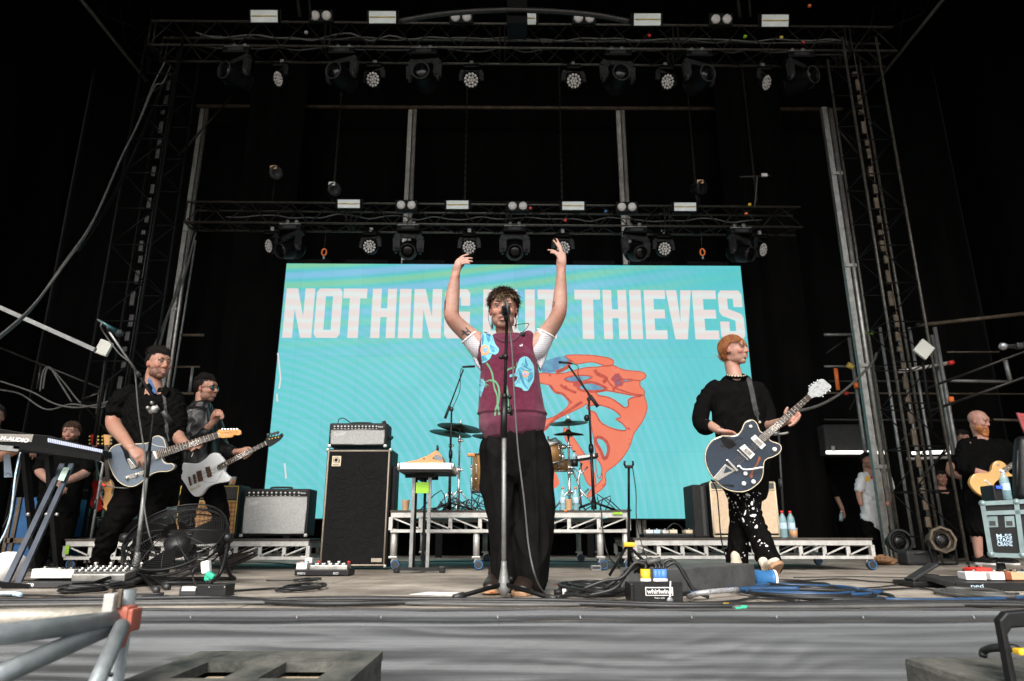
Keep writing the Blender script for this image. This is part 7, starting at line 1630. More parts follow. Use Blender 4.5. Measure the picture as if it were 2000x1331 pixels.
mb=MB();mb.cbox(tp,(.06,.04,.025),.006);
for s in(-1,1):mb.tube([tp+V((s*.025,0,0)),tp+V((s*.036,-.01,.02)),tp+V((s*.032,-.01,.045))],.009,8)
mb.build('yoke',M['black_plastic'],gs);z=P(1237,1064,Yg).z;MB().cbox((bx_+.012,Yg,z),(.09,.06,.035),.012).build('collar',M['yellow_paint'],gs)
for(px,dy)in((1190,-.05),(1285,-.05),(1240,.35)):e=G(px,1118,0);e=V((P(px,1115,Yg+dy).x,Yg+dy,.012));MB().tube([(bx_,Yg,z),e],.011,8).build('leg',M['black_metal'],gs)
free_cable([tp+V((.03,0,0)),P(1242,960,Yg),P(1243,1010,Yg),P(1251,1055,Yg),P(1268,1100,Yg-.1),G(1280,1128,.01)],.004,'cable_black','thin lead dropping beside the empty guitar stand',5)
free_cable([P(1175,1000,6.58),P(1178,1040,6.5),P(1188,1085,6.3),G(1215,1112,.01),G(1260,1120,.01)],.006,'cable_black','black lead hanging over the front of the drum riser',5)
Yl=4.75;b0=G(262,1128,0);b0=V((P(262,1128,Yl).x,Yl,0));top=P(301,800,Yl)
st=thing('microphone_stand','large boom microphone stand in front of the left guitarist','microphone stand',b0);md=V((b0.x,Yl,.1)).lerp(top,.64)
MB().tube([(b0.x,Yl,.08),md],.0145,12).build('lower_tube',M['galv'],st);MB().tube([md,top],.0105,10).build('upper_tube',M['black_metal'],st);dd=(top-md).normalized();MB().tube([md-dd*.09,md+dd*.09],.019,12).build('clutch',M['black_plastic'],st)
mb=MB();mb.tube([top-V((.03,0,.02)),top+V((.03,0,.02))],.018,10);mb.ell(top,(.026,.026,.03));mb.ell(top+V((-.04,-.01,.01)),(.014,.014,.014));mb.ell(P(297,787,Yl),(.014,.014,.014));mb.build('joint',M['steel'],st)
ba,bb=P(213,648,4.45),P(333,825,4.82);MB().tube([ba,ba.lerp(bb,.5)],.008,8).build('boom',M['galv'],st);MB().tube([ba.lerp(bb,.48),bb],.011,10).build('boom_tube',M['black_metal'],st);MB().tube([ba.lerp(bb,.87),bb],.019,12).build('counterweight',M['grey_plastic'],st);MB().lathe([(.014,-.02),(.018,0),(.014,.02)],ba.lerp(bb,.46),bb-ba,12).build('boom_clutch',M['grey_plastic'],st)
MB().lathe([(.045,0),(.04,.03),(.024,.12),(.018,.17)],(b0.x,Yl,.03),n=16).build('base_hub',M['galv'],st)
for(px,py)in((112,1156),(325,1146),(302,1152)):e=G(px,py,.02);e=V((e.x,max(4.0,e.y),.018));lg=MB().tube([(b0.x,Yl,.10),e],.011,8).build('leg',M['black_metal'],st);d=(e-V((b0.x,Yl,.1))).normalized();MB().tube([e-d*.05,e+d*.03],.019,10).build('foot',M['grey_plastic'],lg)
mc=thing('microphone','microphone with teal tinted body at the high end of the left boom','microphone',ba);f=V((.72,.35,-.45)).normalized();c=ba+V((-.0,0,.03))
MB().lathe([(0,-.09),(.010,-.085),(.014,0),(.020,.05)],c,f,14).build('handle',mat('mic_teal',(.01,.05,.055),.3,.4),mc);MB().ell(c+f*.07,(.026,.026,.028)).build('grille',M['grille'],mc);MB().tube([c-f*.02,ba],.012,8).build('clip',M['black_plastic'],mc)
free_cable([c-f*.09,P(199,631,4.4),P(197,638,4.4),P(204,652,4.45),P(232,690,4.5),P(258,712,4.55),P(264,730,4.6),P(270,800,4.65),P(277,850,4.68),P(284,900,4.68),P(282,990,4.68),P(300,1070,4.7),G(330,1125,.01)],.0055,'cable_grey','microphone cable hanging in front of the left guitarist',6)
Yk=6.9;x=P(186,1000,Yk).x;root=thing('straight_stand','slim dark stand with curved top left of the left guitarist','stand',(x,Yk,0));MB().tube([(x,Yk,.03),(x,Yk,P(186,905,Yk).z),P(184,895,Yk),P(190,890,Yk)],.012,8).build('tube',M['galv'],root);MB().lathe([(.02,-.05),(.02,.05)],P(186,985,Yk),n=10).build('clutch',M['black_plastic'],root);MB().lathe([(.14,0),(.14,.012),(.02,.03)],(x,Yk,0),n=20).build('base',M['black_metal'],root)
# ================================================================ floor fan
FY=4.75;fc=P(346,1056,FY);ft=math.radians(47);fax=V((.06,math.sin(ft)*-.0-math.cos(ft)*1.0,math.sin(ft))).normalized();fax=V((0,-.66,.75)).normalized();fx=V((1,0,0));fy=fax.cross(fx).normalized();FR=.315
fan=thing('floor_fan','large black drum fan tilted upward on the floor in front of the left riser','fan',(fc.x,FY,0))
mat('fan_wire',.010,.45,spec=.4,var=.3)
def fring(r,h,w,mb,n=56):mb.tube([fc+fax*h+fx*r*math.cos(a)+fy*r*math.sin(a)for a in[2*math.pi*k/n for k in range(n)]],w,5,closed=True)
for nm,sgn in(('front_grille',-1),('rear_grille',1)):
 mb=MB();nr=17
 for k in range(nr):t_=(k+1)/nr;fring(.07+(FR-.07)*t_,sgn*(.035+.055*(1-t_**2)),.0010,mb)
 for k in range(12):
  a=math.pi/6*k;pts=[]
  for j in range(6):t_=j/5;r=.07+(FR-.07)*t_;pts.append(fc+fax*sgn*(.037+.055*(1-t_**2))+fx*r*math.cos(a+.15*t_)+fy*r*math.sin(a+.15*t_))
  mb.tube(pts,.0022,5)
 mb.build(nm,M['fan_wire'],fan)
mb=MB();fring(FR+.004,0,.009,mb);fring(FR+.004,-.045,.006,mb);fring(FR+.004,.045,.006,mb);mb.build('shroud',M['black_plastic'],fan)
mb=MB();mb.lathe([(.0,-.105),(.06,-.10),(.085,-.07),(.085,.0),(.06,.02),(0,.03)],fc,fax,28);mo=mb.build('motor',M['black_plastic'],fan)
MB().cbox(fc-fax*.10+fy*-.14*0+V((0,.0,.10)),(.17,.08,.06),.012,Matrix((fx,fax,fy)).transposed()).build('switch_box',M['black_plastic'],fan)
for k in range(3):
 a=k*2.094+.4;mb=MB();vs=[];
 for j in range(7):
  t_=j/6;r=.07+.25*t_
  for s in(-1,1):aa=a+s*(.55-.15*t_);vs.append(fc+fx*r*math.cos(aa)+fy*r*math.sin(aa)+fax*(.022*s*(1-.3*t_)))
 mb.add(vs,[(2*j,2*j+1,2*j+3,2*j+2)for j in range(6)],True);mb.build('blade',M['rig_black'],fan)
mb=MB();lw=P(243,1066,FY).x;rw=P(443,1066,FY).x;zb=.02
for x in(lw,rw):s=1 if x==rw else-1;mb.tube([(x,FY,fc.z+.02),(x,FY,.20),(x-s*.02,FY-.03,.05),(x-s*.03,FY-.20,zb)],.013,8,sub=4);mb.tube([(x,FY,.16),(x-s*.01,FY+.12,.06),(x-s*.02,FY+.25,zb)],.013,8,sub=4)
mb.tube([(lw+.03,FY-.20,zb),(rw-.03,FY-.20,zb)],.013,8);mb.tube([(lw+.02,FY+.25,zb),(rw-.02,FY+.25,zb)],.013,8);mb.build('frame',M['black_plastic'],fan)
for x in(lw,rw):MB().lathe([(.03,-.03),(.034,0),(.03,.03)],(x,FY,fc.z+.015),(1,0,0),14).build('tilt_knob',M['black_plastic'],fan)
MB().tube([P(340,1090,FY-.1),P(344,1115,FY-.15),G(352,1143,.01),G(380,1152,.01)],.006,6,sub=4).build('power_lead',M['cable_black'],fan)
p0,p1=G(348,1166,0),G(437,1167,0);bx0,bx1,by=p0.x,p1.x,p0.y
root=thing('power_box','black metal floor box with white label in front of the fan','power box',((bx0+bx1)/2,by,0));h=P(400,1143,by).z
MB().cbox(((bx0+bx1)/2+.04,by+.06,h/2+.002),(bx1-bx0-.09,.12,h),.004).build('housing',M['black_plastic'],root);MB().cbox((bx0+.05,by+.06,h*.42),(.10,.12,h*.82),.008).build('end_block',M['grey_plastic'],root)
MB().cbox((bx0+.05,by-.001,h*.68),(.07,.004,.022),.001).build('paper_label',M['paper'],root);mb=MB()
for x in(.35,.62,.94):mb.lathe([(.0035,0),(.003,.002)],(bx0+(bx1-bx0)*x,by+.001,h*.8),(0,-1,0),8)
mb.build('screws',M['chrome'],root)
pl=thing('mains_plug','white and grey plug wrapped in mint green tape standing on the floor box','plug',(P(410,1140,by+.05).x,by+.05,h));x=P(410,1140,by+.05).x
MB().tube([(x,by+.05,h),(x+.003,by+.05,P(410,1128,by+.05).z)],.016,10).build('grey_plug',M['grey_plastic'],pl);mb=MB();mb.cbox(P(411,1124,by+.04),(.05,.03,.03),.010,Matrix.Rotation(.5,3,'Y'));mb.cbox(P(405,1129,by+.04),(.03,.02,.03),.008);mb.build('tape',M['mint_tape'],pl)
MB().cbox(P(403,1108,by+.05),(.045,.04,.065),.01,Matrix.Rotation(-.2,3,'Y')).build('white_plug',M['paper'],pl);MB().tube([P(397,1100,by+.05),P(382,1108,by+.08),P(376,1125,by+.1),G(384,1146,.01)],.005,6,sub=4).build('lead',M['cable_black'],pl)
# ================================================================ pedalboards and floor boxes
def ground_obj(px0,px1,py):a,b=G(px0,py,0),G(px1,py,0);return a.x,b.x,(a.y+b.y)/2
x0,x1,y=ground_obj(38,250,1150)
root=thing('pedalboard','long pedalboard crowded with silver and white pedals at the feet of the left guitarist','pedalboard',((x0+x1)/2,y,0));Q=Matrix.Rotation(.16,3,'X')
MB().cbox(((x0+x1)/2,y+.16,.042),(x1-x0,.34,.022),.005,Q).build('board',M['grey_plastic'],root);MB().cbox(((x0+x1)/2,y-.004,.022),(x1-x0,.012,.034),.003).build('front_rail',M['grey_plastic'],root)
MB().text('metro',(P(208,1143,y).x,y-.011,.012),(1,0,0),(0,0,1),.075,.022,.0006,0,.02).build('logo',M['paper'],root);MB().text('metro',(P(44,1143,y).x,y-.011,.012),(1,0,0),(0,0,1),.075,.022,.0006,0,.02).build('logo',M['paper'],root)
w=x1-x0
for t_,pw,m_,ph in[(.11,.12,'white_paint',.055),(.25,.10,'pearl',.05),(.36,.07,'lens_white',.05)]:pedal(x0+w*t_,y+.13,.055,pw,.14,ph,m_,.03,root,n=3)
sw=MB().cbox((x0+w*.67,y+.14,.075),(w*.5,.20,.045),.008,Q).build('switcher',M['steel'],root)
for r_ in range(3):
 for k in range(17):MB().lathe([(.0065,0),(.006,.012),(0,.013)],(x0+w*(.44+.47*k/16),y+.065+.055*r_,.094+.009*r_),n=10).build('dial',M['pearl']if(k+r_)%2 else M['grey_plastic'],sw)
for k in range(4):MB().lathe([(.010,0),(.009,.012),(.013,.016),(.013,.028),(0,.029)],(x0+w*(.46+.15*k),y+.235,.115),n=12).build('footswitch',M['chrome'],sw)
x0,x1,y=ground_obj(575,681,1126)
root=thing('pedalboard','short pedalboard of silver pedals on the floor before the bass cabinet','pedalboard',((x0+x1)/2,y,0));w=x1-x0
MB().cbox(((x0+x1)/2,y+.10,.028),(w,.22,.045),.006).build('board',M['black_plastic'],root);sw=MB().cbox((x0+w*.6,y+.10,.065),(w*.7,.15,.035),.006).build('switcher',M['steel'],root)
for r_ in range(2):
 for k in range(11):MB().lathe([(.0075,0),(.007,.012),(0,.013)],(x0+w*(.29+.62*k/10),y+.05+.06*r_,.083),n=10).build('dial',M['pearl']if k%2 else M['grey_plastic'],sw)
for k in range(4):MB().lathe([(.009,0),(.009,.012),(.012,.016),(.012,.026),(0,.027)],(x0+w*(.33+.19*k),y+.165,.083),n=10).build('footswitch',M['red_paint' if k in(0,3)else 'lens_white'],sw)
pedal(x0+w*.1,y+.09,.05,.085,.13,.05,'paper',0,root);pedal(x0+w*.13,y+.18,.05,.06,.05,.085,'pearl',0,root,sw=False,name='power_adapter');MB().cbox((x0+w*.02,y+.12,.075),(.03,.03,.06),.008,Matrix.Rotation(.5,3,'Y')).build('red_plug',M['orange_paint'],root)
MB().text('metro',(x0+w*.06,y-.011,.014),(1,0,0),(0,0,1),.06,.018,.0006).build('logo',M['paper'],root);MB().text('ISO',(x0+w*.72,y-.011,.014),(1,0,0),(0,0,1),.04,.018,.0006).build('logo',M['paper'],root)
Yb=G(1280,1179,0).y;x0,x1=P(1240,1179,Yb).x,P(1335,1179,Yb).x;zt=P(1290,1136,Yb).z
root=thing('stage_box','black stage box lettered whirlwind with yellow and blue plugs on top','stage box',((x0+x1)/2,Yb,0))
MB().cbox(((x0+x1)/2,Yb+.005,zt/2),(x1-x0,.006,zt),.0025).build('front_plate',M['black_plastic'],root);MB().cbox(((x0+x1)/2-.02,Yb+.10,zt*.46),(x1-x0-.01,.17,zt*.88),.006).build('box',M['black_plastic'],root)
lx,lz=P(1261,1166,Yb).x,P(1261,1164,Yb).z;lw_,lh=P(1315,1166,Yb).x-lx,.038;pl_=MB().cbox((lx+lw_/2,Yb+.0005,lz+lh/2),(lw_,.003,lh),.001).build('logo_plate',M['paper'],root)
MB().cbox((lx+lw_/2,Yb-.0012,lz+lh/2),(lw_-.008,.002,lh-.008),.001).build('logo_field',M['black_plastic'],pl_);MB().text('whirlwind',(lx+.007,Yb-.0032,lz+.009),(1,0,0),(0,0,1),lw_-.014,lh-.016,.0006,0,.02).build('lettering',M['paper'],pl_);MB().text('Made in USA',(lx+lw_*.32,Yb+.0005,lz-.013),(1,0,0),(0,0,1),lw_*.36,.007,.002).build('lettering',M['paper'],root)
MB().lathe([(.016,0),(.016,.004),(.004,.005)],(P(1308,1174,Yb).x,Yb-.003,P(1308,1173,Yb).z),(0,-1,0),18).build('lock_disc',mat('dim_steel',(.25,.25,.25),.4,.6),root)
mb=MB();mb.bar((P(1309,1135,Yb).x,Yb-.004,P(1309,1135,Yb).z),(P(1308,1168,Yb).x,Yb-.004,P(1308,1168,Yb).z),.006,.004);mb.build('strap_wire',M['paper'],root)
for px,m_,w_ in((1261,'yellow_paint',.024),(1281,'label_blue2',.012),(1288,'label_blue2',.012),(1296,'label_blue2',.018)):
 if m_ not in M:mat(m_,(.06,.18,.45),.5,var=.2)
 x=P(px,1130,Yb+.08).x;a=V((x,Yb+.08,zt*.85));b=V((x,Yb+.08,P(px,1112,Yb+.08).z));o=MB().tube([a,b],w_,12).build('connector',M[m_],root);MB().tube([a,a.lerp(b,.35)],w_*1.06,12).build('connector_sleeve',M['paper'],o)
 MB().tube([b,b+V((.004,.01,.02)),b+V((-.03,.04,.03)),b+V((-.09,.08,-.02))],.007,6,sub=4).build('lead',M['cable_black'],root)
Ym=G(1400,1164,0).y;fpts=[G(1300,1168,0),G(1478,1152,0)];a,b=fpts;u=(b-a).normalized();nrm=V((u.y,-u.x,0));zt1,zt2=P(1297,1112,a.y+.02).z,P(1472,1101,b.y+.02).z
root=thing('monitor_wedge','scuffed grey wooden floor box behind the whirlwind lettered stage box','floor box',(a+b)/2)
mat('scuffed_grey',(.055,.055,.052),.7,scale=5,var=.55,bump=.3,bscale=50,detail=9)
F=[a,b,V((b.x,b.y,zt2)),V((a.x,a.y,zt1))];mb=MB();mb.prism(F,nrm,.30,.006);mb.build('cabinet',M['scuffed_grey'],root)
mb=MB();mb.bar(a+V((.01,-.004,.012)),b+V((-.01,-.004,.012)),.008,.02);mb.build('base_rail',M['black_plastic'],root)
c0=P(1474,1130,b.y+.12);c1=P(1510,1133,b.y+.12);root=thing('power_connector','fat blue round power connector at the right end of the grey floor box','connector',V((c0.x,c0.y,0)))
d_=(c1-c0);MB().lathe([(.050,0),(.050,d_.length*.8),(.058,d_.length*.82),(.058,d_.length*1.0)],c0,d_,24).build('shell',M['blue_plastic'],root);MB().lathe([(.058,d_.length*.98),(.060,d_.length*1.02),(.060,d_.length*1.10),(.03,d_.length*1.12)],c0,d_,24).build('end_ring',M['paper'],root)
x=P(1150,1118,5.6);
p=G(1165,1116,0);root=thing('small_di_box','small grey box on the floor right of the singer below the drum riser','floor box',p);MB().cbox(p+V((0,.05,.025)),(.09,.10,.05),.005).build('housing',M['galv'],root);MB().cbox(p+V((0,-.001,.03)),(.07,.004,.02),.001).build('front_panel',M['grey_plastic'],root)
p=G(1180,1161,.02);root=thing('cable_connector','black and white locking connector lying on the floor right of the singer','connector',p);a,b=G(1082,1157,.016),G(1112,1157,.016)
MB().tube([a,a.lerp(b,.6)],.014,10).build('plug',M['black_plastic'],root);MB().tube([a.lerp(b,.55),b],.017,12).build('collar',M['paper'],root)
for px,py,m_,l in[(484,1176,'mint_tape','scrap of mint green tape on the stage edge left of the singer'),(1411,1183,'yellow_paint','scrap of yellow tape on the cables at the stage edge'),(1446,1188,'mint_tape','scrap of green tape beside the yellow scrap at the stage edge'),(1355,1158,'yellow_paint','yellow tape tab on the cables right of the stage box'),(265,1169,'paper','white scrap of tape behind the scaffold joint')]:
 p=G(px,py,.012);mb=MB();mb.cbox(p,(.05,.018,.008),.003,Matrix.Rotation(.2,3,'Z'));mb.cbox(p+V((.018,.004,.006)),(.025,.014,.008),.003,Matrix.Rotation(-.4,3,'Z'));tag(mb.build('tape_scrap',M[m_],loc=p),l,'tape')
mb=MB();q=[G(800,1161,.004),G(838,1156,.004),G(922,1158,.004),G(915,1164,.004)];mb.prism(q,(0,0,1),.002);tag(mb.build('set_list',M['paper'],loc=q[0]),'white sheet of paper on the floor left of the centre microphone stand','paper sheet')
x0=P(1886,1156,4.05).x;x1=x0+1.0;y=G(1940,1155,0).y;root=thing('pedalboard','dark pedalboard of white, red and tan pedals at the right edge of the stage','pedalboard',(x0+.3,y,0))
MB().cbox(((x0+x1)/2,y+.12,.04),(x1-x0,.28,.03),.006,Matrix.Rotation(.12,3,'X')).build('board',M['grey_plastic'],root);MB().cbox(((x0+x1)/2,y-.02,.025),(x1-x0,.014,.045),.004).build('front_rail',M['black_plastic'],root)
MB().text('ped',(P(1896,1141,y-.03).x,y-.029,.014),(1,0,0),(0,0,1),.07,.026,.0006).build('logo',M['label_blue'],root)
for px,py,w_,m_,yw in[(1897,1120,.11,'paper',-.2),(1925,1110,.10,'red_paint',.1),(1935,1122,.085,'pearl',0),(1957,1125,.035,'fhole',0),(1975,1121,.085,'tan_paper',0),(1998,1119,.08,'label_blue',0)]:p=P(px,py,y+.13);pedal(p.x,y+.13+(.08 if m_=='red_paint' else 0),.055+(.02 if m_=='red_paint' else 0),w_,.12,.045,m_,yw,root)
x0=P(1822,1150,4.2).x;y=G(1850,1148,0).y;root=thing('expression_pedal','black rocking foot pedal left of the right edge pedalboard','foot pedal',(x0+.1,y,0))
MB().cbox((x0+.15,y+.1,.02),(.28,.24,.03),.008).build('base',M['black_plastic'],root);MB().cbox((x0+.14,y+.1,.085),(.20,.10,.02),.006,Matrix.Rotation(-.5,3,'Y')).build('treadle',M['rubber'],root);MB().cbox((x0+.16,y+.1,.05),(.14,.08,.045),.01).build('pivot_block',M['black_plastic'],root)
Yc=5.5;CP=Plane(P(1960,1030,Yc),V((.81,-.58,0)));z0,z1=0,P(1930,981,Yc).z
root=thing('flight_case','black flight case with pale metal edges and butterfly latches at the right picture edge','flight case',(P(1960,1080,Yc).x,Yc,0))
def cq(a,b,off=0):return CP.px(a,b,off)
MB().prism([cq(1919,984),cq(2120,972),cq(2120,1090),cq(1936,1084)],CP.n,.5,.004).build('panels',M['black_plastic'],root);mat('edge_alu',(.20,.27,.27),.45,.4,var=.3);mb=MB()
for a,b in(((1919,984),(2120,974)),((1936,1084),(2120,1090)),((1922,1003),(2120,996)),((1919,984),(1936,1084)),((1985,980),(1998,1086))):mb.bar(cq(*a,.004),cq(*b,.004),.032,.034,up=CP.n)
mb.build('edge_trim',M['edge_alu'],root)
for q in((1919,984),(1936,1083),(1985,981),(1997,1085)):MB().ell(cq(*q,.005),.027).build('ball_corner',M['edge_alu'],root)
for px in(1938,1971):
 o=MB().prism([cq(px-10,1009,.008),cq(px+10,1008,.008),cq(px+12,1030,.008),cq(px-8,1031,.008)],CP.n,.010,.003).build('latch_dish',M['edge_alu'],root);MB().prism([cq(px-6,1018,.012),cq(px+6,1018,.012),cq(px+7,1027,.012),cq(px-5,1027,.012)],CP.n,.006,.002).build('latch',M['grey_plastic'],o)
for k,(t_,w_)in enumerate((('M-SS',30),('STAGE',31),('CRANE',31))):a,b=cq(1947+k*.8,1051+k*8,.004),cq(1947+w_,1051+k*8,.004);MB().text(t_,a,b-a,(0,0,1),(b-a).length,.030,.0008,0,.02).build('stencil',M['label_blue'],root)
mb=MB();mb.lathe([(.03,0),(.035,.02),(.03,.10)],(cq(1950,1086,-.15).x,cq(1950,1086,-.15).y,0),n=12);mb.build('castor',M['rubber'],root)
dv=thing('rack_device','black device with small blue display standing on the flight case','electronic device',P(1950,978,Yc+.1));a=P(1949,975,Yc+.15);MB().cbox((a.x+.02,Yc+.2,z1+.07),(.13,.16,.14),.012).build('housing',M['black_plastic'],dv);MB().cbox(P(1952,952,Yc+.096),(.05,.006,.022),.002).build('display',mat('blue_led',(.02,.03,.2),.4,emit=(.02,.08,.8),estr=1.0),dv)
bottle((P(1972,978,Yc+.1).x,Yc+.12,z1+.018),.24,'water bottle with pale label on the flight case at right','paper')
sp=thing('padded_cover','tall rounded black cover at the right picture edge above the flight case','equipment',P(1995,975,5.9));c=P(1996,900,5.9);MB().limb([P(1996,968,5.9),P(1996,905,5.9),P(1996,865,5.9)],[(.06,.07),(.065,.07),(.055,.06)],V((1,0,0)),18,3).build('shell',M['black_plastic'],sp);MB().tube([P(1988,880,5.83),P(1986,950,5.83)],.008,6).build('seam',M['grey_plastic'],sp)
hd=thing('electric_guitar','reddish guitar headstock with white pegs poking in at the right edge','guitar',P(2010,860,6.0));HPn=Plane(P(1998,825,6.0),(1,0,0));MB().prism([HPn.px(*q)for q in((1986,806),(2004,808),(2012,850),(2004,852),(1998,838))],HPn.n,.016,.002).build('headstock',M['red_gloss'],hd)
mb=MB()
for k in range(4):mb.tube([HPn.px(1988+2.5*k,807+7*k,-.004),HPn.px(1997+2*k,808+7*k,-.004)],.005,6)
mb.build('tuning_pegs',M['grey_plastic'],hd)
root=thing('microphone_stand','boom microphone stand entering at the right picture edge','microphone stand',(P(2080,1150,4.6).x,4.6,0));x=P(2080,900,4.6).x;MB().tube([(x,4.6,.05),(x,4.6,P(2080,660,4.6).z)],.013,10).build('upright',M['black_metal'],root);MB().tube([P(1990,676,4.6),(x+.1,4.6,P(2080,640,4.6).z)],.009,8).build('boom',M['black_metal'],root);MB().lathe([(.14,0),(.14,.02),(.03,.04)],(x,4.6,0),n=24).build('base',M['black_metal'],root)
mc=thing('microphone','silver grille microphone hanging at the right picture edge','microphone',P(1965,678,4.6));a=P(1959,677,4.6);MB().ell(a,(.028,.026,.026)).build('grille',mat('grille_silv',(.22,.22,.23),.4,.5,scale=120,var=.4),mc);MB().lathe([(.022,.015),(.016,.03),(.012,.16)],a,(1,0,.02),14).build('handle',M['black_plastic'],mc);MB().cbox(P(1990,676,4.6),(.05,.04,.04),.01).build('clip',M['black_plastic'],mc)
free_cable([P(1712,690,8.2),P(1706,705,7.8),P(1680,735,7.4),P(1640,770,7.0),P(1600,792,6.6),P(1560,803,6.3),P(1535,806,6.2)],.014,'cable_grey','thick pale cable sagging from the right wing towards the ginger guitarist',8)
x=P(1524,900,7.4).x;root=thing('microphone_stand','thin stand behind the ginger guitarist right of the tan amplifier','microphone stand',(x,7.4,qzt));MB().tube([P(1520,830,7.4),P(1532,1045,7.4)],.012,8).build('tube',M['grey_plastic'],root);mb=MB();mb.tube([P(1508,845,7.4),P(1525,848,7.4),P(1540,845,7.4)],.014,8,sub=3);mb.ell(P(1514,846,7.4),(.04,.03,.03));mb.build('head_clamp',M['steel'],root);MB().lathe([(.02,-.05),(.022,0),(.02,.05)],P(1525,945,7.4),n=10).build('clutch',M['grey_plastic'],root)
for px,py,Y,r,m_,l in[(1756,1058,8.2,.125,'black_plastic','left of two round floor lamps in the right wing, black rimmed'),(1838,1055,7.6,.130,'rusty_steel','right of two round floor lamps in the right wing, brown rimmed')]:
 c=P(px,py,Y);c.z=max(c.z,r+.05);root=thing('floor_lamp',l,'floor lamp',(c.x,Y,0));f=V((-.1,-1,.1)).normalized()
 MB().lathe([(.0,.20),(r*.7,.18),(r,.0),(r*1.12,-.02),(r*1.08,-.05),(r*.9,-.05),(r*.86,.0),(0,.05)],c,-f,8 if 'brown' in l else 28,smooth=False).build('shell',M[m_],root);MB().lathe([(r*.55,.02),(r*.55,.025),(.02,.03)],c,f,24).build('lens',M['glass_dark'],root)
 for k in range(3):MB().tube([c+f*.03+V((math.cos(a)*r*(.3+.22*k),0,math.sin(a)*r*(.3+.22*k)))for a in[math.pi/10*j for j in range(20)]],.003,5,closed=True).build('grille_ring',M['grey_plastic'],root)
 mb=MB();mb.tube([c+V((-r*1.1,0,0)),(c.x-r*1.0,Y,.02),(c.x+r*1.0,Y,.02),c+V((r*1.1,0,0))],.014,8);mb.build('bracket',M['black_metal'],root)
mat('burlap',(.22,.11,.05),.9,scale=12,var=.4,bump=.5);c=G(1755,1102,0);mb=MB();rnd=random.Random(3);c=V((P(1758,1090,7.9).x,7.9,.03))
for k in range(9):mb.ell(c+V((rnd.uniform(-.26,.26),rnd.uniform(-.08,.08),rnd.uniform(-.01,.03))),(rnd.uniform(.07,.13),.08,rnd.uniform(.03,.06)))
tag(wrinkle(fuse(mb,.012,2),.010,(12,12,12),5).build('burlap_sack',M['burlap'],loc=c),'crumpled brown sack lying on the floor at the foot of the right post','sack')
p=V((P(1800,1075,7.7).x,7.7,0));root=thing('rubber_case','low dark case between the two round floor lamps','case',p);MB().cbox(p+V((0,.1,.08)),(.34,.2,.15),.03).build('shell',M['rubber'],root);MB().tube([p+V((-.08,-.005,.12)),p+V((0,-.03,.14)),p+V((.08,-.005,.12))],.008,6,sub=3).build('handle',M['grey_plastic'],root)
# ================================================================ keyboards at left
KY=4.9;kb=thing('keyboard','black keyboard with name on its back panel on the tall stand at left','keyboard',P(60,860,KY));kn=Plane(P(60,870,KY),V((1,.12,-.09)),(0,0,1))
F=[kn.px(*q)for q in((-180,808),(64,848),(96,851),(203,880),(203,892),(96,886),(60,880),(-180,862))];MB().prism(F,kn.n,.28,.006).build('body',M['rig_black'],kb)
F=[kn.px(*q,.004)for q in((-60,847),(66,849),(62,864),(-60,862))];pn=MB().prism(F,kn.n,.004,.001).build('name_panel',mat('panel_beige',(.22,.20,.17),.5,var=.15),kb)
O=kn.px(1,860,.0045);w_=(kn.px(57,860)-kn.px(1,860)).length;MB().text('M-AUDIO',O,kn.u,kn.v,w_,.030,.0008,.1,.03).build('lettering',M['paper'],pn)
F=[kn.px(*q,.006)for q in((94,856),(201,879),(200,885),(94,864))];ks=MB().prism(F,kn.n,.05,.001).build('keys',mat('keys_pale',(.42,.46,.60),.4,var=.1),kb)
mb=MB();a0,b0_,a1,b1_=(kn.px(*q,.0065)for q in((94,856),(94,864),(201,879),(200,885)))
for k in range(1,30):t_=k/30;mb.bar(a0.lerp(a1,t_),b0_.lerp(b1_,t_),.0022,.001,up=kn.n)
mb.build('key_gaps',M['black_plastic'],ks)
zst=P(100,890,KY+.1).z;st=thing('keyboard_stand','tall keyboard stand with crossed grey and black legs at the left edge','keyboard stand',(P(80,1140,KY).x,KY+.1,0))
def seg(a,Ya,b,Yb_,w,m,nm='leg',h=None):
 return MB().bar(P(a[0],a[1],Ya),P(b[0],b[1],Yb_),w,h or w).build(nm,M[m],st)
seg((122,908),5.0,(8,1148),4.35,.030,'grey_steel' if 'grey_steel' in M else mat('grey_steel',(.055,.065,.085),.45,.3,var=.2).name,h=.03);seg((140,908),5.0,(32,1148),4.35,.030,'grey_steel',h=.03)
seg((48,885),4.85,(72,1122),5.1,.04,'black_metal');seg((95,890),4.85,(116,1128),5.1,.04,'black_metal');seg((30,872),4.8,(200,896),4.8,.035,'black_metal','cross_bar');seg((-60,870),4.8,(40,878),4.8,.035,'galv','cross_bar');seg((0,1142),4.35,(60,1146),4.35,.03,'black_metal','foot_bar')
for q in((92,1005),(56,1005),(112,1005)):MB().lathe([(.012,0),(.010,.014)],P(q[0],q[1],4.7),(0,-1,0),10).build('bolt',M['steel'],st)
nt_=thing('note_sheet','pale sheet of notes fixed to the keyboard stand in front of the crew member','paper sheet',P(128,925,4.95));MB().prism([P(124,913,4.93),P(136,914,4.93),P(124,940,4.85),P(112,938,4.85)],(0,-1,.2),.004).build('sheet',mat('sheet_green',(.30,.40,.33),.7,var=.1),nt_)
nt_=thing('note_sheet','white handwritten sheet hanging under the keyboard at the left edge','paper sheet',P(14,890,5.2));MB().prism([P(7,888,5.2),P(19,888,5.2),P(24,932,5.2),P(8,933,5.2)],(0,-1,0),.003).build('sheet',mat('sheet_blue',(.36,.44,.55),.7,var=.1),nt_);MB().tube([P(10,928,5.19),P(16,924,5.19),P(21,930,5.19)],.002,4,sub=3).build('scribble',M['black_plastic'],nt_)
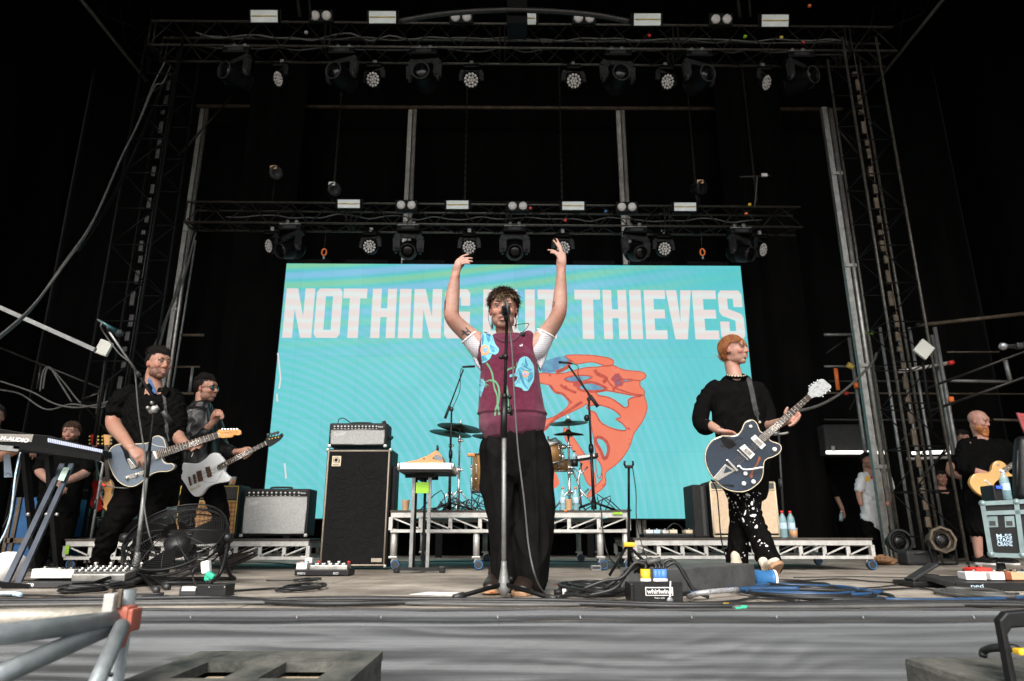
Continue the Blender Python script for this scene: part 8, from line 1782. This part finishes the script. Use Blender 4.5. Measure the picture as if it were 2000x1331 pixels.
free_cable([P(40,885,4.9),P(30,930,4.8),P(22,1000,4.8),P(10,1040,4.8),P(-10,1075,4.8)],.006,'label_blue','pale blue cable hanging under the keyboard at left',5)
free_cable([P(44,888,4.95),P(34,940,4.95),P(24,990,4.9),P(6,1030,4.9)],.006,'cable_black','black cable hanging under the keyboard at left',5)
root=thing('flight_case','blue flight case behind the keyboard stand at left','flight case',(P(55,1075,7.2).x,7.2,0));x0,x1=P(8,1080,7.2).x,P(94,1080,7.2).x;z1=P(50,972,7.2).z;mat('case_blue',(.008,.07,.19),.5,scale=5,var=.4)
MB().bbox(x0,x1,7.2,7.7,.1,z1).build('panels',M['case_blue'],root);mb=MB()
for x in(x0,P(36,1000,7.2).x,x1):mb.bar((x,7.195,.1),(x,7.195,z1),.035,.03)
mb.bar((x0,7.195,P(50,1056,7.2).z),(x1,7.195,P(50,1056,7.2).z),.03,.05);mb.build('edge_trim',M['rusty_steel'],root);MB().text('ESS',P(78,1019,7.19),(1,0,0),(0,0,1),.09,.03,.001).build('stencil',M['label_blue'],root)
mb=MB();[mb.lathe([(.04,0),(.05,.05),(.04,.1)],(x,7.35,0),n=12)for x in(x0+.06,x1-.06)];mb.build('castor',M['rubber'],root)
root=thing('flight_case','black flight case with edges coloured as if lit teal behind the left guitarist legs','flight case',(P(190,1050,7.4).x,7.4,0));x0,x1=P(136,1050,7.4).x,P(300,1050,7.4).x;z1=P(180,990,7.4).z
MB().bbox(x0,x1,7.95,8.5,.1,z1).build('panels',M['black_plastic'],root);mb=MB()
for x in(x0,P(168,1000,7.9).x,(x0+x1)/2,x1):mb.bar((x,7.945,.1),(x,7.945,z1),.03,.03)
for z in(z1,z1-.10):mb.bar((x0,7.945,z),(x1,7.945,z),.03,.03)
mb.build('edge_trim',mat('screen_lit_alu',(.10,.17,.17),.45,.5,var=.3),root)  # teal light of the screen is put into the trim colour
for px,py in((152,1028),(200,1022),(238,1020)):c=P(px,py,7.93);o=MB().cbox(c,(.11,.02,.09),.015).build('latch_dish',M['screen_lit_alu'],root);MB().cbox(c+V((0,-.012,0)),(.07,.01,.05),.008).build('latch',M['grey_plastic'],o)
root=thing('reel_drum','small blue and white cable reel on the floor at the left edge','cable reel',P(12,1125,5.2));c=V((P(14,1118,5.0).x,5.0,.10));MB().lathe([(.10,-.05),(.10,-.04),(.06,-.04),(.06,.04),(.10,.04),(.10,.05)],c,(.8,-.6,0),20).build('flanges',M['paper'],root);MB().lathe([(.085,-.038),(.088,0),(.085,.038)],c,(.8,-.6,0),20).build('wound_tape',M['blue_plastic'],root)
for(px,m_,l,hx)in[(190,'red_gloss','dark red guitar resting on a rack behind the left guitarist',183),(212,'maple','amber guitar body on a rack just left of the slate grey guitar',208)]:
 Y=7.3;PL=Plane(P(px,900,Y),(1,0,0));root=thing('electric_guitar',l,'guitar',P(px,980,Y))
 MB().prism([PL.px(*q)for q in smooth_px([(px-12,945),(px,935),(px+8,950),(px+5,965),(px+14,985),(px,1000),(px-15,985),(px-8,965)],3,True)],PL.n,.045,.006).build('body',M[m_],root);MB().bar(PL.px(px-1,940,.01),PL.px(hx+1,870,.01),.035,.02).build('neck',M['ebony'],root)
 h_=MB().prism([PL.px(hx-4,873),PL.px(hx+5,873),PL.px(hx+7,850),PL.px(hx-6,849)],PL.n,.015,.002).build('headstock',M['red_gloss' if m_!='maple' else 'maple'],root);mb=MB()
 for k in range(3):mb.ell(PL.px(hx-8,853+7*k),.010);mb.ell(PL.px(hx+9,853+7*k),.010)
 mb.build('tuning_pegs',M['lamp_yellow'],h_)
root=thing('guitar_rack','black rack holding spare guitars behind the left guitarist','guitar rack',(P(200,1050,7.4).x,7.42,0));mb=MB();xa,xb=P(168,1000,7.4).x,P(240,1000,7.4).x
for x in(xa,xb):mb.tube([(x,7.42,.02),(x,7.42,1.0)],.016,8);mb.tube([(x,7.15,.02),(x,7.6,.02)],.016,8)
mb.tube([(xa,7.42,1.0),(xb,7.42,1.0)],.018,8);mb.tube([(xa,7.22,.28),(xb,7.22,.28)],.018,8)
for x in(xa,xb):mb.tube([(x,7.42,.28),(x,7.22,.28)],.014,8)
mb.build('frame',M['black_metal'],root)
# ================================================================ cables on the stage floor
def loop_cable(cx,cy,rx,ry,turns,r,m,label,seed=0,tail=None,group=None):
 rnd=random.Random(seed);pts=[];n=turns*14;c=G(cx,cy,0);c1=G(cx+rx,cy,0);c2=G(cx,cy-ry,0);RX=(c1-c).length;RY=max(.05,abs(c2.y-c.y))
 for k in range(n):
  a=2*math.pi*k/14;j=.82+.55*noise.noise(V((k*.11,seed*3.3,0)));pts.append((c.x+RX*j*math.cos(a)+.01*turns*noise.noise(V((k*.3,5,seed))),c.y+RY*j*math.sin(a),r+.003+min(.035,r*.7*(k//14))+.008*abs(noise.noise(V((k*.4,2,seed))))))
 if tail:pts+=[tuple(G(a,b,r+.003))for a,b in tail]
 o=MB().tube(pts,r,6,sub=3).build('coiled_cable',M[m],loc=pts[0]);tag(o,label,'cable',group);return o
def floor_cable(pp,r,m,label,lift=.0):pts=[G(a,b,r+.003+lift)for a,b in pp];o=MB().tube(pts,r,6,sub=6).build('floor_cable',M[m],loc=pts[0]);tag(o,label,'cable');return o
loop_cable(590,1153,42,6,4,.006,'cable_black','small black cable coil on the floor left of the singer',1,[(545,1149),(480,1153),(440,1156)])
loop_cable(600,1136,30,4,2,.005,'cable_black','thin cable loops on the floor in front of the short pedalboard',2,[(560,1134),(520,1134)])
loop_cable(178,1156,50,6,7,.007,'cable_black','thick coil of black cable under the left boom stand',3,[(240,1160),(320,1160)])
loop_cable(1160,1160,62,10,6,.009,'cable_black','heavy coil of black cable between the singer and the stage box',4,[(1110,1163),(1090,1166)])
loop_cable(1560,1160,125,9,3,.009,'cable_blue','blue cable coil on the floor right of the grey floor box',5,[(1640,1160),(1700,1168),(1760,1172),(1900,1171),(2020,1166)])
loop_cable(1590,1168,120,8,3,.009,'cable_black','black cable coil mixed into the blue coil at right',6)
loop_cable(1560,1152,70,9,2,.013,'cable_black','thick dark cable looping from the blue connector',7)
loop_cable(1900,1166,52,8,3,.010,'cable_grey','grey cable coil at the stage edge near the right pedalboard',8)
floor_cable([(-20,1172),(150,1172),(400,1167),(520,1172),(700,1170),(900,1172),(1100,1173),(1300,1180),(1500,1180),(1700,1176),(2020,1177)],.011,'cable_black','long black cable running the whole length of the stage edge')
floor_cable([(-20,1178),(200,1177),(450,1174),(640,1180),(860,1176),(1150,1180),(1340,1185),(1600,1181),(1800,1180),(2020,1183)],.012,'cable_black','second black cable along the stage edge, nearer the crowd')
floor_cable([(-20,1183),(200,1180),(420,1178),(700,1177),(980,1182),(1210,1181),(1450,1186),(1700,1185),(2020,1180)],.009,'cable_grey','greyish cable closest to the skirt along the stage edge')
floor_cable([(560,1169),(700,1166),(860,1169),(960,1170)],.006,'cable_black','thin cable on the floor ahead of the centre microphone stand')
floor_cable([(-20,1164),(60,1163),(160,1166),(330,1165)],.006,'cable_black','thin cable in front of the left pedalboard');root=floor_cable([(0,1160),(26,1160),(40,1162)],.013,'label_blue','white and blue plug lying at the left picture edge')
floor_cable([(1070,1135),(1000,1125),(960,1115)],.005,'cable_black','cable running under the drum riser behind the singer');floor_cable([(700,1098),(850,1097),(1000,1096),(1200,1098)],.006,'cable_black','dark cable lying under the drum riser')
floor_cable([(420,1100),(500,1098),(560,1102),(600,1108)],.006,'cable_black','cable on the floor under the left riser');floor_cable([(1240,1170),(1310,1178),(1420,1176),(1480,1168),(1560,1174)],.007,'cable_black','cable leaving the stage box towards the blue coil')
floor_cable([(1560,1135),(1640,1131),(1700,1136),(1760,1140),(1720,1147),(1660,1150)],.005,'cable_black','thin cable curling on the open floor at right');floor_cable([(1550,1128),(1700,1127),(1850,1131),(1900,1135)],.004,'cable_black','thin cable crossing the open floor towards the right pedalboard')
floor_cable([(1640,1160),(1720,1152),(1800,1150),(1860,1158),(1990,1160)],.006,'cable_black','black cable between the blue coil and the right pedalboard');floor_cable([(1080,1142),(1140,1139),(1200,1136),(1240,1131)],.0015,'red_paint','thin red line of string on the floor right of the singer')
floor_cable([(1350,1160),(1430,1152),(1490,1150),(1560,1150)],.012,'cable_blue','blue cable end joining the braided sleeve behind the grey floor box',.02)
for k,pts in enumerate([[(1140,1150),(1180,1135),(1215,1128),(1240,1100),(1262,1104)],[(1150,1163),(1200,1150),(1225,1120),(1250,1096),(1280,1106)],[(1180,1150),(1210,1130),(1240,1108),(1270,1092),(1290,1108)],[(1300,1108),(1320,1100),(1340,1130),(1362,1165)],[(1290,1104),(1312,1094),(1336,1120),(1352,1150),(1385,1176)]]):
 Y0=Yb+.10;P3=[]
 for i,(a,b)in enumerate(pts):q=P(a,b,Y0+.02*k);q.z=max(.012,q.z);P3.append(q)
 tag(MB().tube(P3,.009,6,sub=5).build('arched_cable',M['cable_black'],loc=P3[0]),'black cable arching up to the plugs of the stage box','cable','cables arching into the stage box')
mb=MB();a,b=P(1264,1099,Yb+.1),P(1290,1093,Yb+.1);tag(mb.tube([a,b],.013,8).build('cable_sleeve',M['cable_grey'],loc=a),'grey sleeve clamped round the cables above the stage box','cable sleeve')
a,b=G(1372,1158,.05),G(1440,1152,.05);tag(MB().tube([G(1345,1166,.02),a,b],.013,8,sub=4).build('braided_sleeve',mat('braid',(.4,.4,.4),.5,.4,scale=120,var=.6),loc=a),'braided silver cable grip in front of the grey floor box','cable grip')
# ================================================================ foreground
fg=thing('scaffold_barrier','galvanised scaffold tubes meeting at a red coupler, very near at lower left','scaffolding',(P(245,1331,2.05).x,2.05,-1.2))
mat('galv_near',(.25,.275,.28),.5,.45,scale=7,var=.35,bump=.3,bscale=30)
mat('alu_near',(.34,.31,.26),.5,.3,scale=5,var=.35,bump=.3)
def ftube(a,Ya,b,Yb_,r,m='galv_near'):return MB().tube([P(a[0],a[1],Ya),P(b[0],b[1],Yb_)],r,18).build('tube',M[m],fg)
x=P(242,1200,2.05).x;MB().tube([(x,2.05,-1.2),(x,2.05,P(245,1152,2.05).z)],.024,18).build('upright',M['galv_near'],fg)
ftube((-160,1212),1.95,(225,1203),2.02,.024,'alu_near');ftube((-180,1262),1.5,(222,1212),1.98,.024);ftube((-120,1372),1.55,(215,1224),1.98,.024);ftube((238,1222),1.97,(160,1400),1.70,.020)
c=P(242,1208,2.03);MB().cbox(c+V((0,-.01,0)),(.058,.060,.070),.012).build('coupler',mat('coupler_red',(.30,.085,.055),.55,scale=12,var=.4),fg)
MB().cbox(c+V((.034,-.01,-.002)),(.014,.055,.06),.006).build('coupler_plate',M['coupler_red'],fg);mb=MB();mb.cbox(c+V((-.022,-.045,.055)),(.012,.01,.05),.003);mb.cbox(c+V((.005,-.045,.055)),(.012,.01,.05),.003);mb.build('wedge',M['rusty_steel'],fg)
MB().cbox(P(222,1192,2.0)+V((0,-.01,0)),(.03,.05,.09),.006).build('end_clamp',M['alu'],fg);MB().prism([P(236,1225,1.97),P(252,1222,1.97),P(238,1262,1.95),P(222,1272,1.93)],(0,-1,.2),.02,.004).build('brace_plate',M['coupler_red'],fg)
MB().lathe([(.006,0),(.005,.002)],P(217,1318,1.80),(0,-1,0),10).build('bolt_hole',M['black_plastic'],fg)
Yf,zt=2.62,P(700,1272,2.62).z;xr=P(748,1276,2.62).x;xl=P(392,1276,2.62).x
bx=thing('stage_pallet','dusty black plywood box with square openings near the bottom left centre','crate',((xl+xr)/2,2.2,-1.2));mat('dusty_black',(.012,.017,.016),.7,scale=7,var=.3,bump=.5,c2=(.15,.145,.125),detail=12,spec=.2,stretch=(1,.5,1))
bm=MB();xs=[xl,xl+.10,xl+.34,xl+.44,xr-.44,xr-.10,xr];xs=[xl,xl+.12,(xl+xr)/2-.05,(xl+xr)/2+.05,xr-.10,xr];ys=[1.55,1.75,2.02,2.14,2.40,2.62]
for i in range(5):
 for j in range(5):
  if i in(1,3)and j in(1,3):continue
  bm.bbox(xs[i],xs[i+1],ys[j],ys[j+1],zt-.03,zt)
bm.build('deck',M['dusty_black'],bx);MB().bbox(xl+.01,xr-.001,1.56,2.61,-1.2,zt-.10).build('body',M['dusty_black'],bx)
mb=MB()
for x in(xl+.005,xr-.02):mb.bbox(x,x+.018,1.56,2.612,zt-.10,zt-.031)
mb.bbox(xl+.03,xr-.03,2.58,2.61,zt-.10,zt-.031);mb.bbox((xl+xr)/2-.04,(xl+xr)/2+.04,1.57,2.57,zt-.10,zt-.031);mb.build('walls',M['dusty_black'],bx)
mb=MB();mb.bbox(xl+.13,xr-.11,1.70,1.74,zt-.028,zt-.010);mb.bbox(xl+.13,xr-.11,2.36,2.385,zt-.06,zt-.04);mb.build('timber_slat',mat('slat_wood',(.42,.33,.22),.7,scale=6,var=.3),bx)
Yf=2.5;zt=P(1850,1283,Yf).z;xl=P(1762,1283,Yf).x;root=thing('subwoofer','black loudspeaker box with scuffed top in the bottom right corner','loudspeaker',(xl+.4,2.0,-1.2))
MB().cbox((xl+.75,1.95,(zt-1.2)/2),(1.5,1.1,zt+1.2),.02).build('cabinet',M['dusty_black'],root);MB().cbox((xl+.05,1.39,zt-.10),(.03,.012,.03),.004).build('badge',M['paper'],root)
fr=thing('monitor_speaker','black angular monitor frame standing on the box in the bottom right corner','loudspeaker',P(1990,1283,2.1));mp_=Plane(P(1985,1260,2.05),(1,0,0))
F=[mp_.px(*q)for q in((1952,1212),(1966,1196),(2060,1188),(2060,1222),(1978,1228),(1970,1240),(1990,1340),(1976,1340))];MB().prism(F,mp_.n,.03,.006).build('frame',M['black_plastic'],fr)
o=free_cable([P(1920,1283,2.3),P(1922,1272,2.3),P(1940,1266,2.25),P(1975,1266,2.2),P(1990,1270,2.2)],.012,'cable_black','short black cable looping on the bottom right box',6);p=P(1996,1273,2.0);tag(MB().cbox(p,(.035,.03,.016),.005).build('yellow_plug',M['yellow_paint'],loc=p),'yellow plug inside the bottom right monitor frame','plug')
# ================================================================ crew in the wings
def simple_person(label,head_px,Y,face,feet_y,shirt,trous,skin='skin_fair',width=.20,arms=(),tshirt=True,beard=None,hairm=None,bald=False,legs_px=None,k=1.0,short=False,cap=False,hl_=None,stub=.4,bulk=1.0):
 C=P(head_px[0],head_px[1],Y);x=C.x;H=Head(C,face,k=k)
 root=thing('person',label,'person',(x,Y,0));body=MB();add_head(body,H,jaw=1.08)
 body.limb([H.p(0,-.03,-.04),V((x,Y+.03,C.z-.15)),V((x,Y+.02,C.z-.22))],[.058,.062,.09],V((1,0,0)),16,3)
 body.limb([V((x,Y+.02,C.z-.25)),V((x,Y,C.z-.75))],[(.12,.08),(.12,.09)],V((1,0,0)),14,1)
 hip=C.z-.80;lx=[-.11,.11]if not legs_px else[P(q,1080,Y).x-x for q in legs_px]
 for s in lx:body.limb([V((x+s*.8,Y,hip)),V((x+s,Y-.02,hip*.52)),V((x+s,Y+.02,.10))],[.075,.062 if short else .045,.042 if short else .03],V((1,0,0)),14,3)
 for a in arms:
  pts=[P(*q)for q in a['pts']];body.limb([V((x+(pts[0].x-x)*.3,Y,C.z-.33))]+pts,[.06]+a['r'],None,14,4)
  if a.get('hand'):hand(body,pts[-1],a['hand'][0],a['hand'][1],a['hand'][2],(.5,.6,.6,.7),1.0*k,.5)
 body=fuse(body,.007,2);body.build('body',M[skin],root,colors=tints(body,H,stub,[(P(*a['pts'][-1]),.09,(1,.82,.78))for a in arms]));face_parts(H,root,'slit',browm=hairm or M['hair_dark'])
 b=bulk;s_=MB();s_.limb([V((x,Y+.02,C.z-.22)),V((x,Y+.01,C.z-.27)),V((x,Y,C.z-.42)),V((x,Y,C.z-.65)),V((x,Y,C.z-.84))],[(.13*b,.06),(width*b*.95,.10*b),(width*b,.125*b),(width*.98*b,.13*b),(width*1.0*b,.14*b)],V((1,0,0)),24,3,power=2.3)
 for a in arms:
  pts=[P(*q)for q in a['pts']];n=a.get('sleeve',2);s_.limb([pts[0].lerp(V((x,Y,C.z-.3)),.4)]+pts[:n]+([pts[n-1].lerp(pts[n],a.get('part',.4))]if n<len(pts)else[]),[.07*b]*(n+1)+[.066*b]*(1 if n<len(pts)else 0),None,16,3)
 s_=wrinkle(fuse(s_,.010,3),.010,(8,8,8),len(label));so=s_.build('shirt',M[shirt],root)
 t=MB();t.limb([V((x,Y,hip+.06)),V((x,Y,hip-.06))],[(width*.85*b,.12*b),(width*.9*b,.125*b)],V((1,0,0)),20,1)
 for s in lx:t.limb([V((x+s*.8,Y,hip-.02)),V((x+s*.95,Y-.01,hip*.68)),V((x+s,Y-.02,hip*.50))]+([]if short else[V((x+s,Y+.01,hip*.25)),V((x+s,Y+.02,.06))]),[.115*b,.105*b,.10*b]+([]if short else[.075,.07]),V((1,0,0)),18,3)
 t=wrinkle(fuse(t,.010,3),.008,(8,8,8),3);t.build('shorts' if short else 'trousers',M[trous],root)
 up,sl=MB(),MB()
 for s in lx:shoe(up,sl,V((x+s,Y+.08,0)),V((x+s+face[0]*.12,Y-.17,0)),.046,.08)
 up.build('shoes',M['black_plastic'],root);sl.build('shoe_soles',M['paper' if short else 'rubber'],root)
 if hairm and not bald:hair(H,root,hl_ or hairline(.36,-.35,-.85),.05,lambda d:V((d.x*.6,-.3,-.8)),hairm,1500,.10,4,True,.0026,.2)
 if beard:
  rnd=random.Random(2)
  reg=lambda d,j:(d.z<-.34+j and d.y>.0 and not(abs(d.x)<.22 and-.62<d.z<-.50 and d.y>.6))
  mb=MB();c0=V((0,.026,-.040));rad=V((.066,.066,.062))
  e=MB()
  for _ in range(1500):
   d=V((rnd.gauss(0,1),rnd.gauss(0,1),rnd.gauss(0,1))).normalized()
   if d.y<-.15 or d.z>-.05-.2*(1-abs(d.x)):continue
   if abs(d.x)<.3 and d.z>-.32 and d.y>.5 and rnd.random()<.8:continue
   p0=c0+V((d.x*rad.x,d.y*rad.y,d.z*rad.z));dr=(d*.5+V((0,.15,-.9))).normalized();L=.045*rnd.uniform(.5,1.1);mb.tube([H.p(*p0),H.p(*(p0+dr*L*.5)),H.p(*(p0+dr*L+V((0,-.006,0))))],[.003,.0025,.0006],4)
  if bulk>1:
   q=MB();H.e(q,(0,.054,-.098),(.058,.054,.048));H.e(q,(0,.068,-.132),(.046,.040,.034));H.e(q,(0,.082,-.05),(.034,.016,.008))
   for u in(-1,1):H.e(q,(u*.045,.026,-.070),(.026,.045,.042))
   q=wrinkle(fuse(q,.007,1),.006,(60,60,30),9);mb.add(q.v,q.f,True)
  mb.build('beard',M[beard],root)
 return root,H,so,s_
YT=7.95;K7=crop(1800,780,3.33)
r_,H,so,sm_=simple_person('bald man with ginger beard in black clothes playing an amber guitar at right',(1911,824),YT,(.50,-.82,-.25),1100,'shirt_black','shirt_black','skin_pink',.27,[
 {'pts':[(1886,868,YT),(1880,895,YT-.04),(1884,917,YT-.12),(1906,922,YT-.28),(1930,928,YT-.36)],'r':[.07,.06,.058,.045,.034],'sleeve':3,'part':.75,'hand':(V((.9,-.1,-.1)),V((-.1,.2,-1)),1)},
 {'pts':[(1962,872,YT+.05),(1978,895,YT),(1985,915,YT-.1),(2000,905,YT-.3)],'r':[.07,.06,.055,.04],'sleeve':3,'part':.7}],beard='hair_ginger',hairm=M['hair_ginger'],bald=True,legs_px=(1913,1955),k=1.08,short=True,bulk=1.12,stub=0)
GP2=Plane(P(1925,930,YT-.42),(1,-.1,0))
ol=K7([(322,512),(352,484),(400,480),(450,470),(462,430),(485,404),(515,402),(545,420),(560,450),(572,480),(606,500),(560,506),(510,520),(470,560),(468,645),(440,648),(380,622),(340,590),(315,550)])
g,gb,gh,gn=guitar('electric_guitar','amber single cutaway guitar held by the bald bearded man',GP2,ol,M['gold_top'],.05,((K7([(522,452)])[0],K7([(545,478)])[0]),(K7([(760,290)])[0],K7([(778,312)])[0])),K7([(760,290),(800,262),(830,250),(835,290),(800,310),(780,314)]),20,None)
quad_px(GP2,K7([(498,462),(515,452),(545,480),(530,492)]),M['pearl'],gb,'pickup');quad_px(GP2,K7([(405,530),(415,522),(452,555),(445,562)]),M['chrome'],gb,'bridge');knob(GP2,K7([(445,610)])[0],gb,.012);knob(GP2,K7([(495,425)])[0],gb,.009)
simple_person('crew member with brown hair and beard in black t-shirt behind the left keyboards',(139,846),7.1,(.25,-.95,-.12),1095,'shirt_black','jeans_black','skin_fair',.21,[
 {'pts':[(92,895,7.1),(80,912,7.05),(78,922,7.0),(95,938,6.85),(108,944,6.78)],'r':[.055,.048,.045,.038,.028],'sleeve':2,'hand':(V((.8,-.2,-.3)),V((0,.1,-1)),1)},
 {'pts':[(164,898,7.1),(172,912,7.05),(166,924,7.0),(140,936,6.85),(122,942,6.78)],'r':[.055,.048,.045,.038,.028],'sleeve':2,'hand':(V((-.8,-.2,-.25)),V((0,.1,-1)),-1)}],hairm=M['hair_brown'],beard='hair_brown',k=.98)
simple_person('crew member in dark clothes cut by the left picture edge beside the keyboard',(-14,815),6.0,(.6,-.8,0),1100,'shirt_black','jeans_black','skin_tan',.22,[{'pts':[(-40,860,6),(-30,905,5.9),(-8,895,5.7),(22,882,5.45),(34,878,5.35)],'r':[.055,.05,.045,.04,.03],'sleeve':2,'hand':(V((.9,-.1,0)),V((0,.1,-1)),1)}],hairm=M['hair_dark'])
mat('tee_white',(.60,.60,.60),.8,scale=9,var=.12,spec=.15)
r_,H,so,sm_=simple_person('person in white t-shirt with yellow print standing half behind the right post',(1695,900),9.75,(.2,-.95,-.05),1090,'tee_white','jeans_black','skin_tan',.20,[{'pts':[(1686,930,9.75),(1680,950,9.7),(1678,968,9.65),(1682,985,9.6)],'r':[.055,.045,.04,.03],'sleeve':2},{'pts':[(1728,930,9.75),(1736,950,9.75),(1738,968,9.65),(1734,985,9.2)],'r':[.055,.045,.04,.03],'sleeve':2}],hairm=M['hair_dark'],k=.95)
bb=bvh_of(sm_)
draped(bb,[[(1690,932),(1698,930),(1698,940),(1691,942)],[(1722,932),(1728,933),(1727,950),(1723,950)]],M['yellow_paint'],so,'print',.004,3);draped(bb,[[(1699,930),(1712,931),(1713,937),(1700,936)]],M['red_paint'],so,'print',.004,3)
simple_person('person in dark clothes with bare forearm holding a bottle left of the right post',(1596,900),11.4,(.5,-.85,-.3),1090,'shirt_black','jeans_black','skin_tan',.20,[{'pts':[(1600,928,11.4),(1619,946,11.35),(1628,960,11.3),(1641,985,11.22),(1647,1000,11.2)],'r':[.055,.045,.04,.035,.028],'sleeve':3,'part':.25,'hand':(V((-.1,-.1,-1)),V((-.6,-.4,0)),1)}],hairm=M['hair_dark'],k=.95)
root=thing('drink_bottle','small pale bottle held low by the dark clothed person left of the right post','bottle',P(1643,1020,11.1));MB().lathe([(.03,0),(.033,.02),(.03,.10),(.012,.13),(.012,.15)],P(1642,1018,11.1),(.2,0,1),14).build('bottle',M['bottle_plastic'],root);MB().lathe([(.014,.145),(.014,.16)],P(1642,1018,11.1),(.2,0,1),10).build('cap',M['paper'],root)
simple_person('man in black t-shirt with glasses standing behind the bald guitarist',(1880,858),8.9,(-.3,-.9,-.15),1090,'shirt_black','shirt_black','skin_tan',.20,[{'pts':[(1862,900,8.9),(1856,915,8.85),(1858,925,8.75),(1876,930,8.62),(1892,930,8.55)],'r':[.055,.05,.046,.045,.036],'sleeve':1,'hand':(V((1,-.1,0)),V((0,.1,-1)),1)}],hairm=M['hair_dark'])
simple_person('person in dark red lit clothes in the shade behind the scaffold at right',(1838,935),10.2,(-.2,-1,0),1090,'fhole_cloth' if False else 'jeans_black','jeans_black','skin_tan',.19,[],hairm=M['hair_dark'],k=.95)
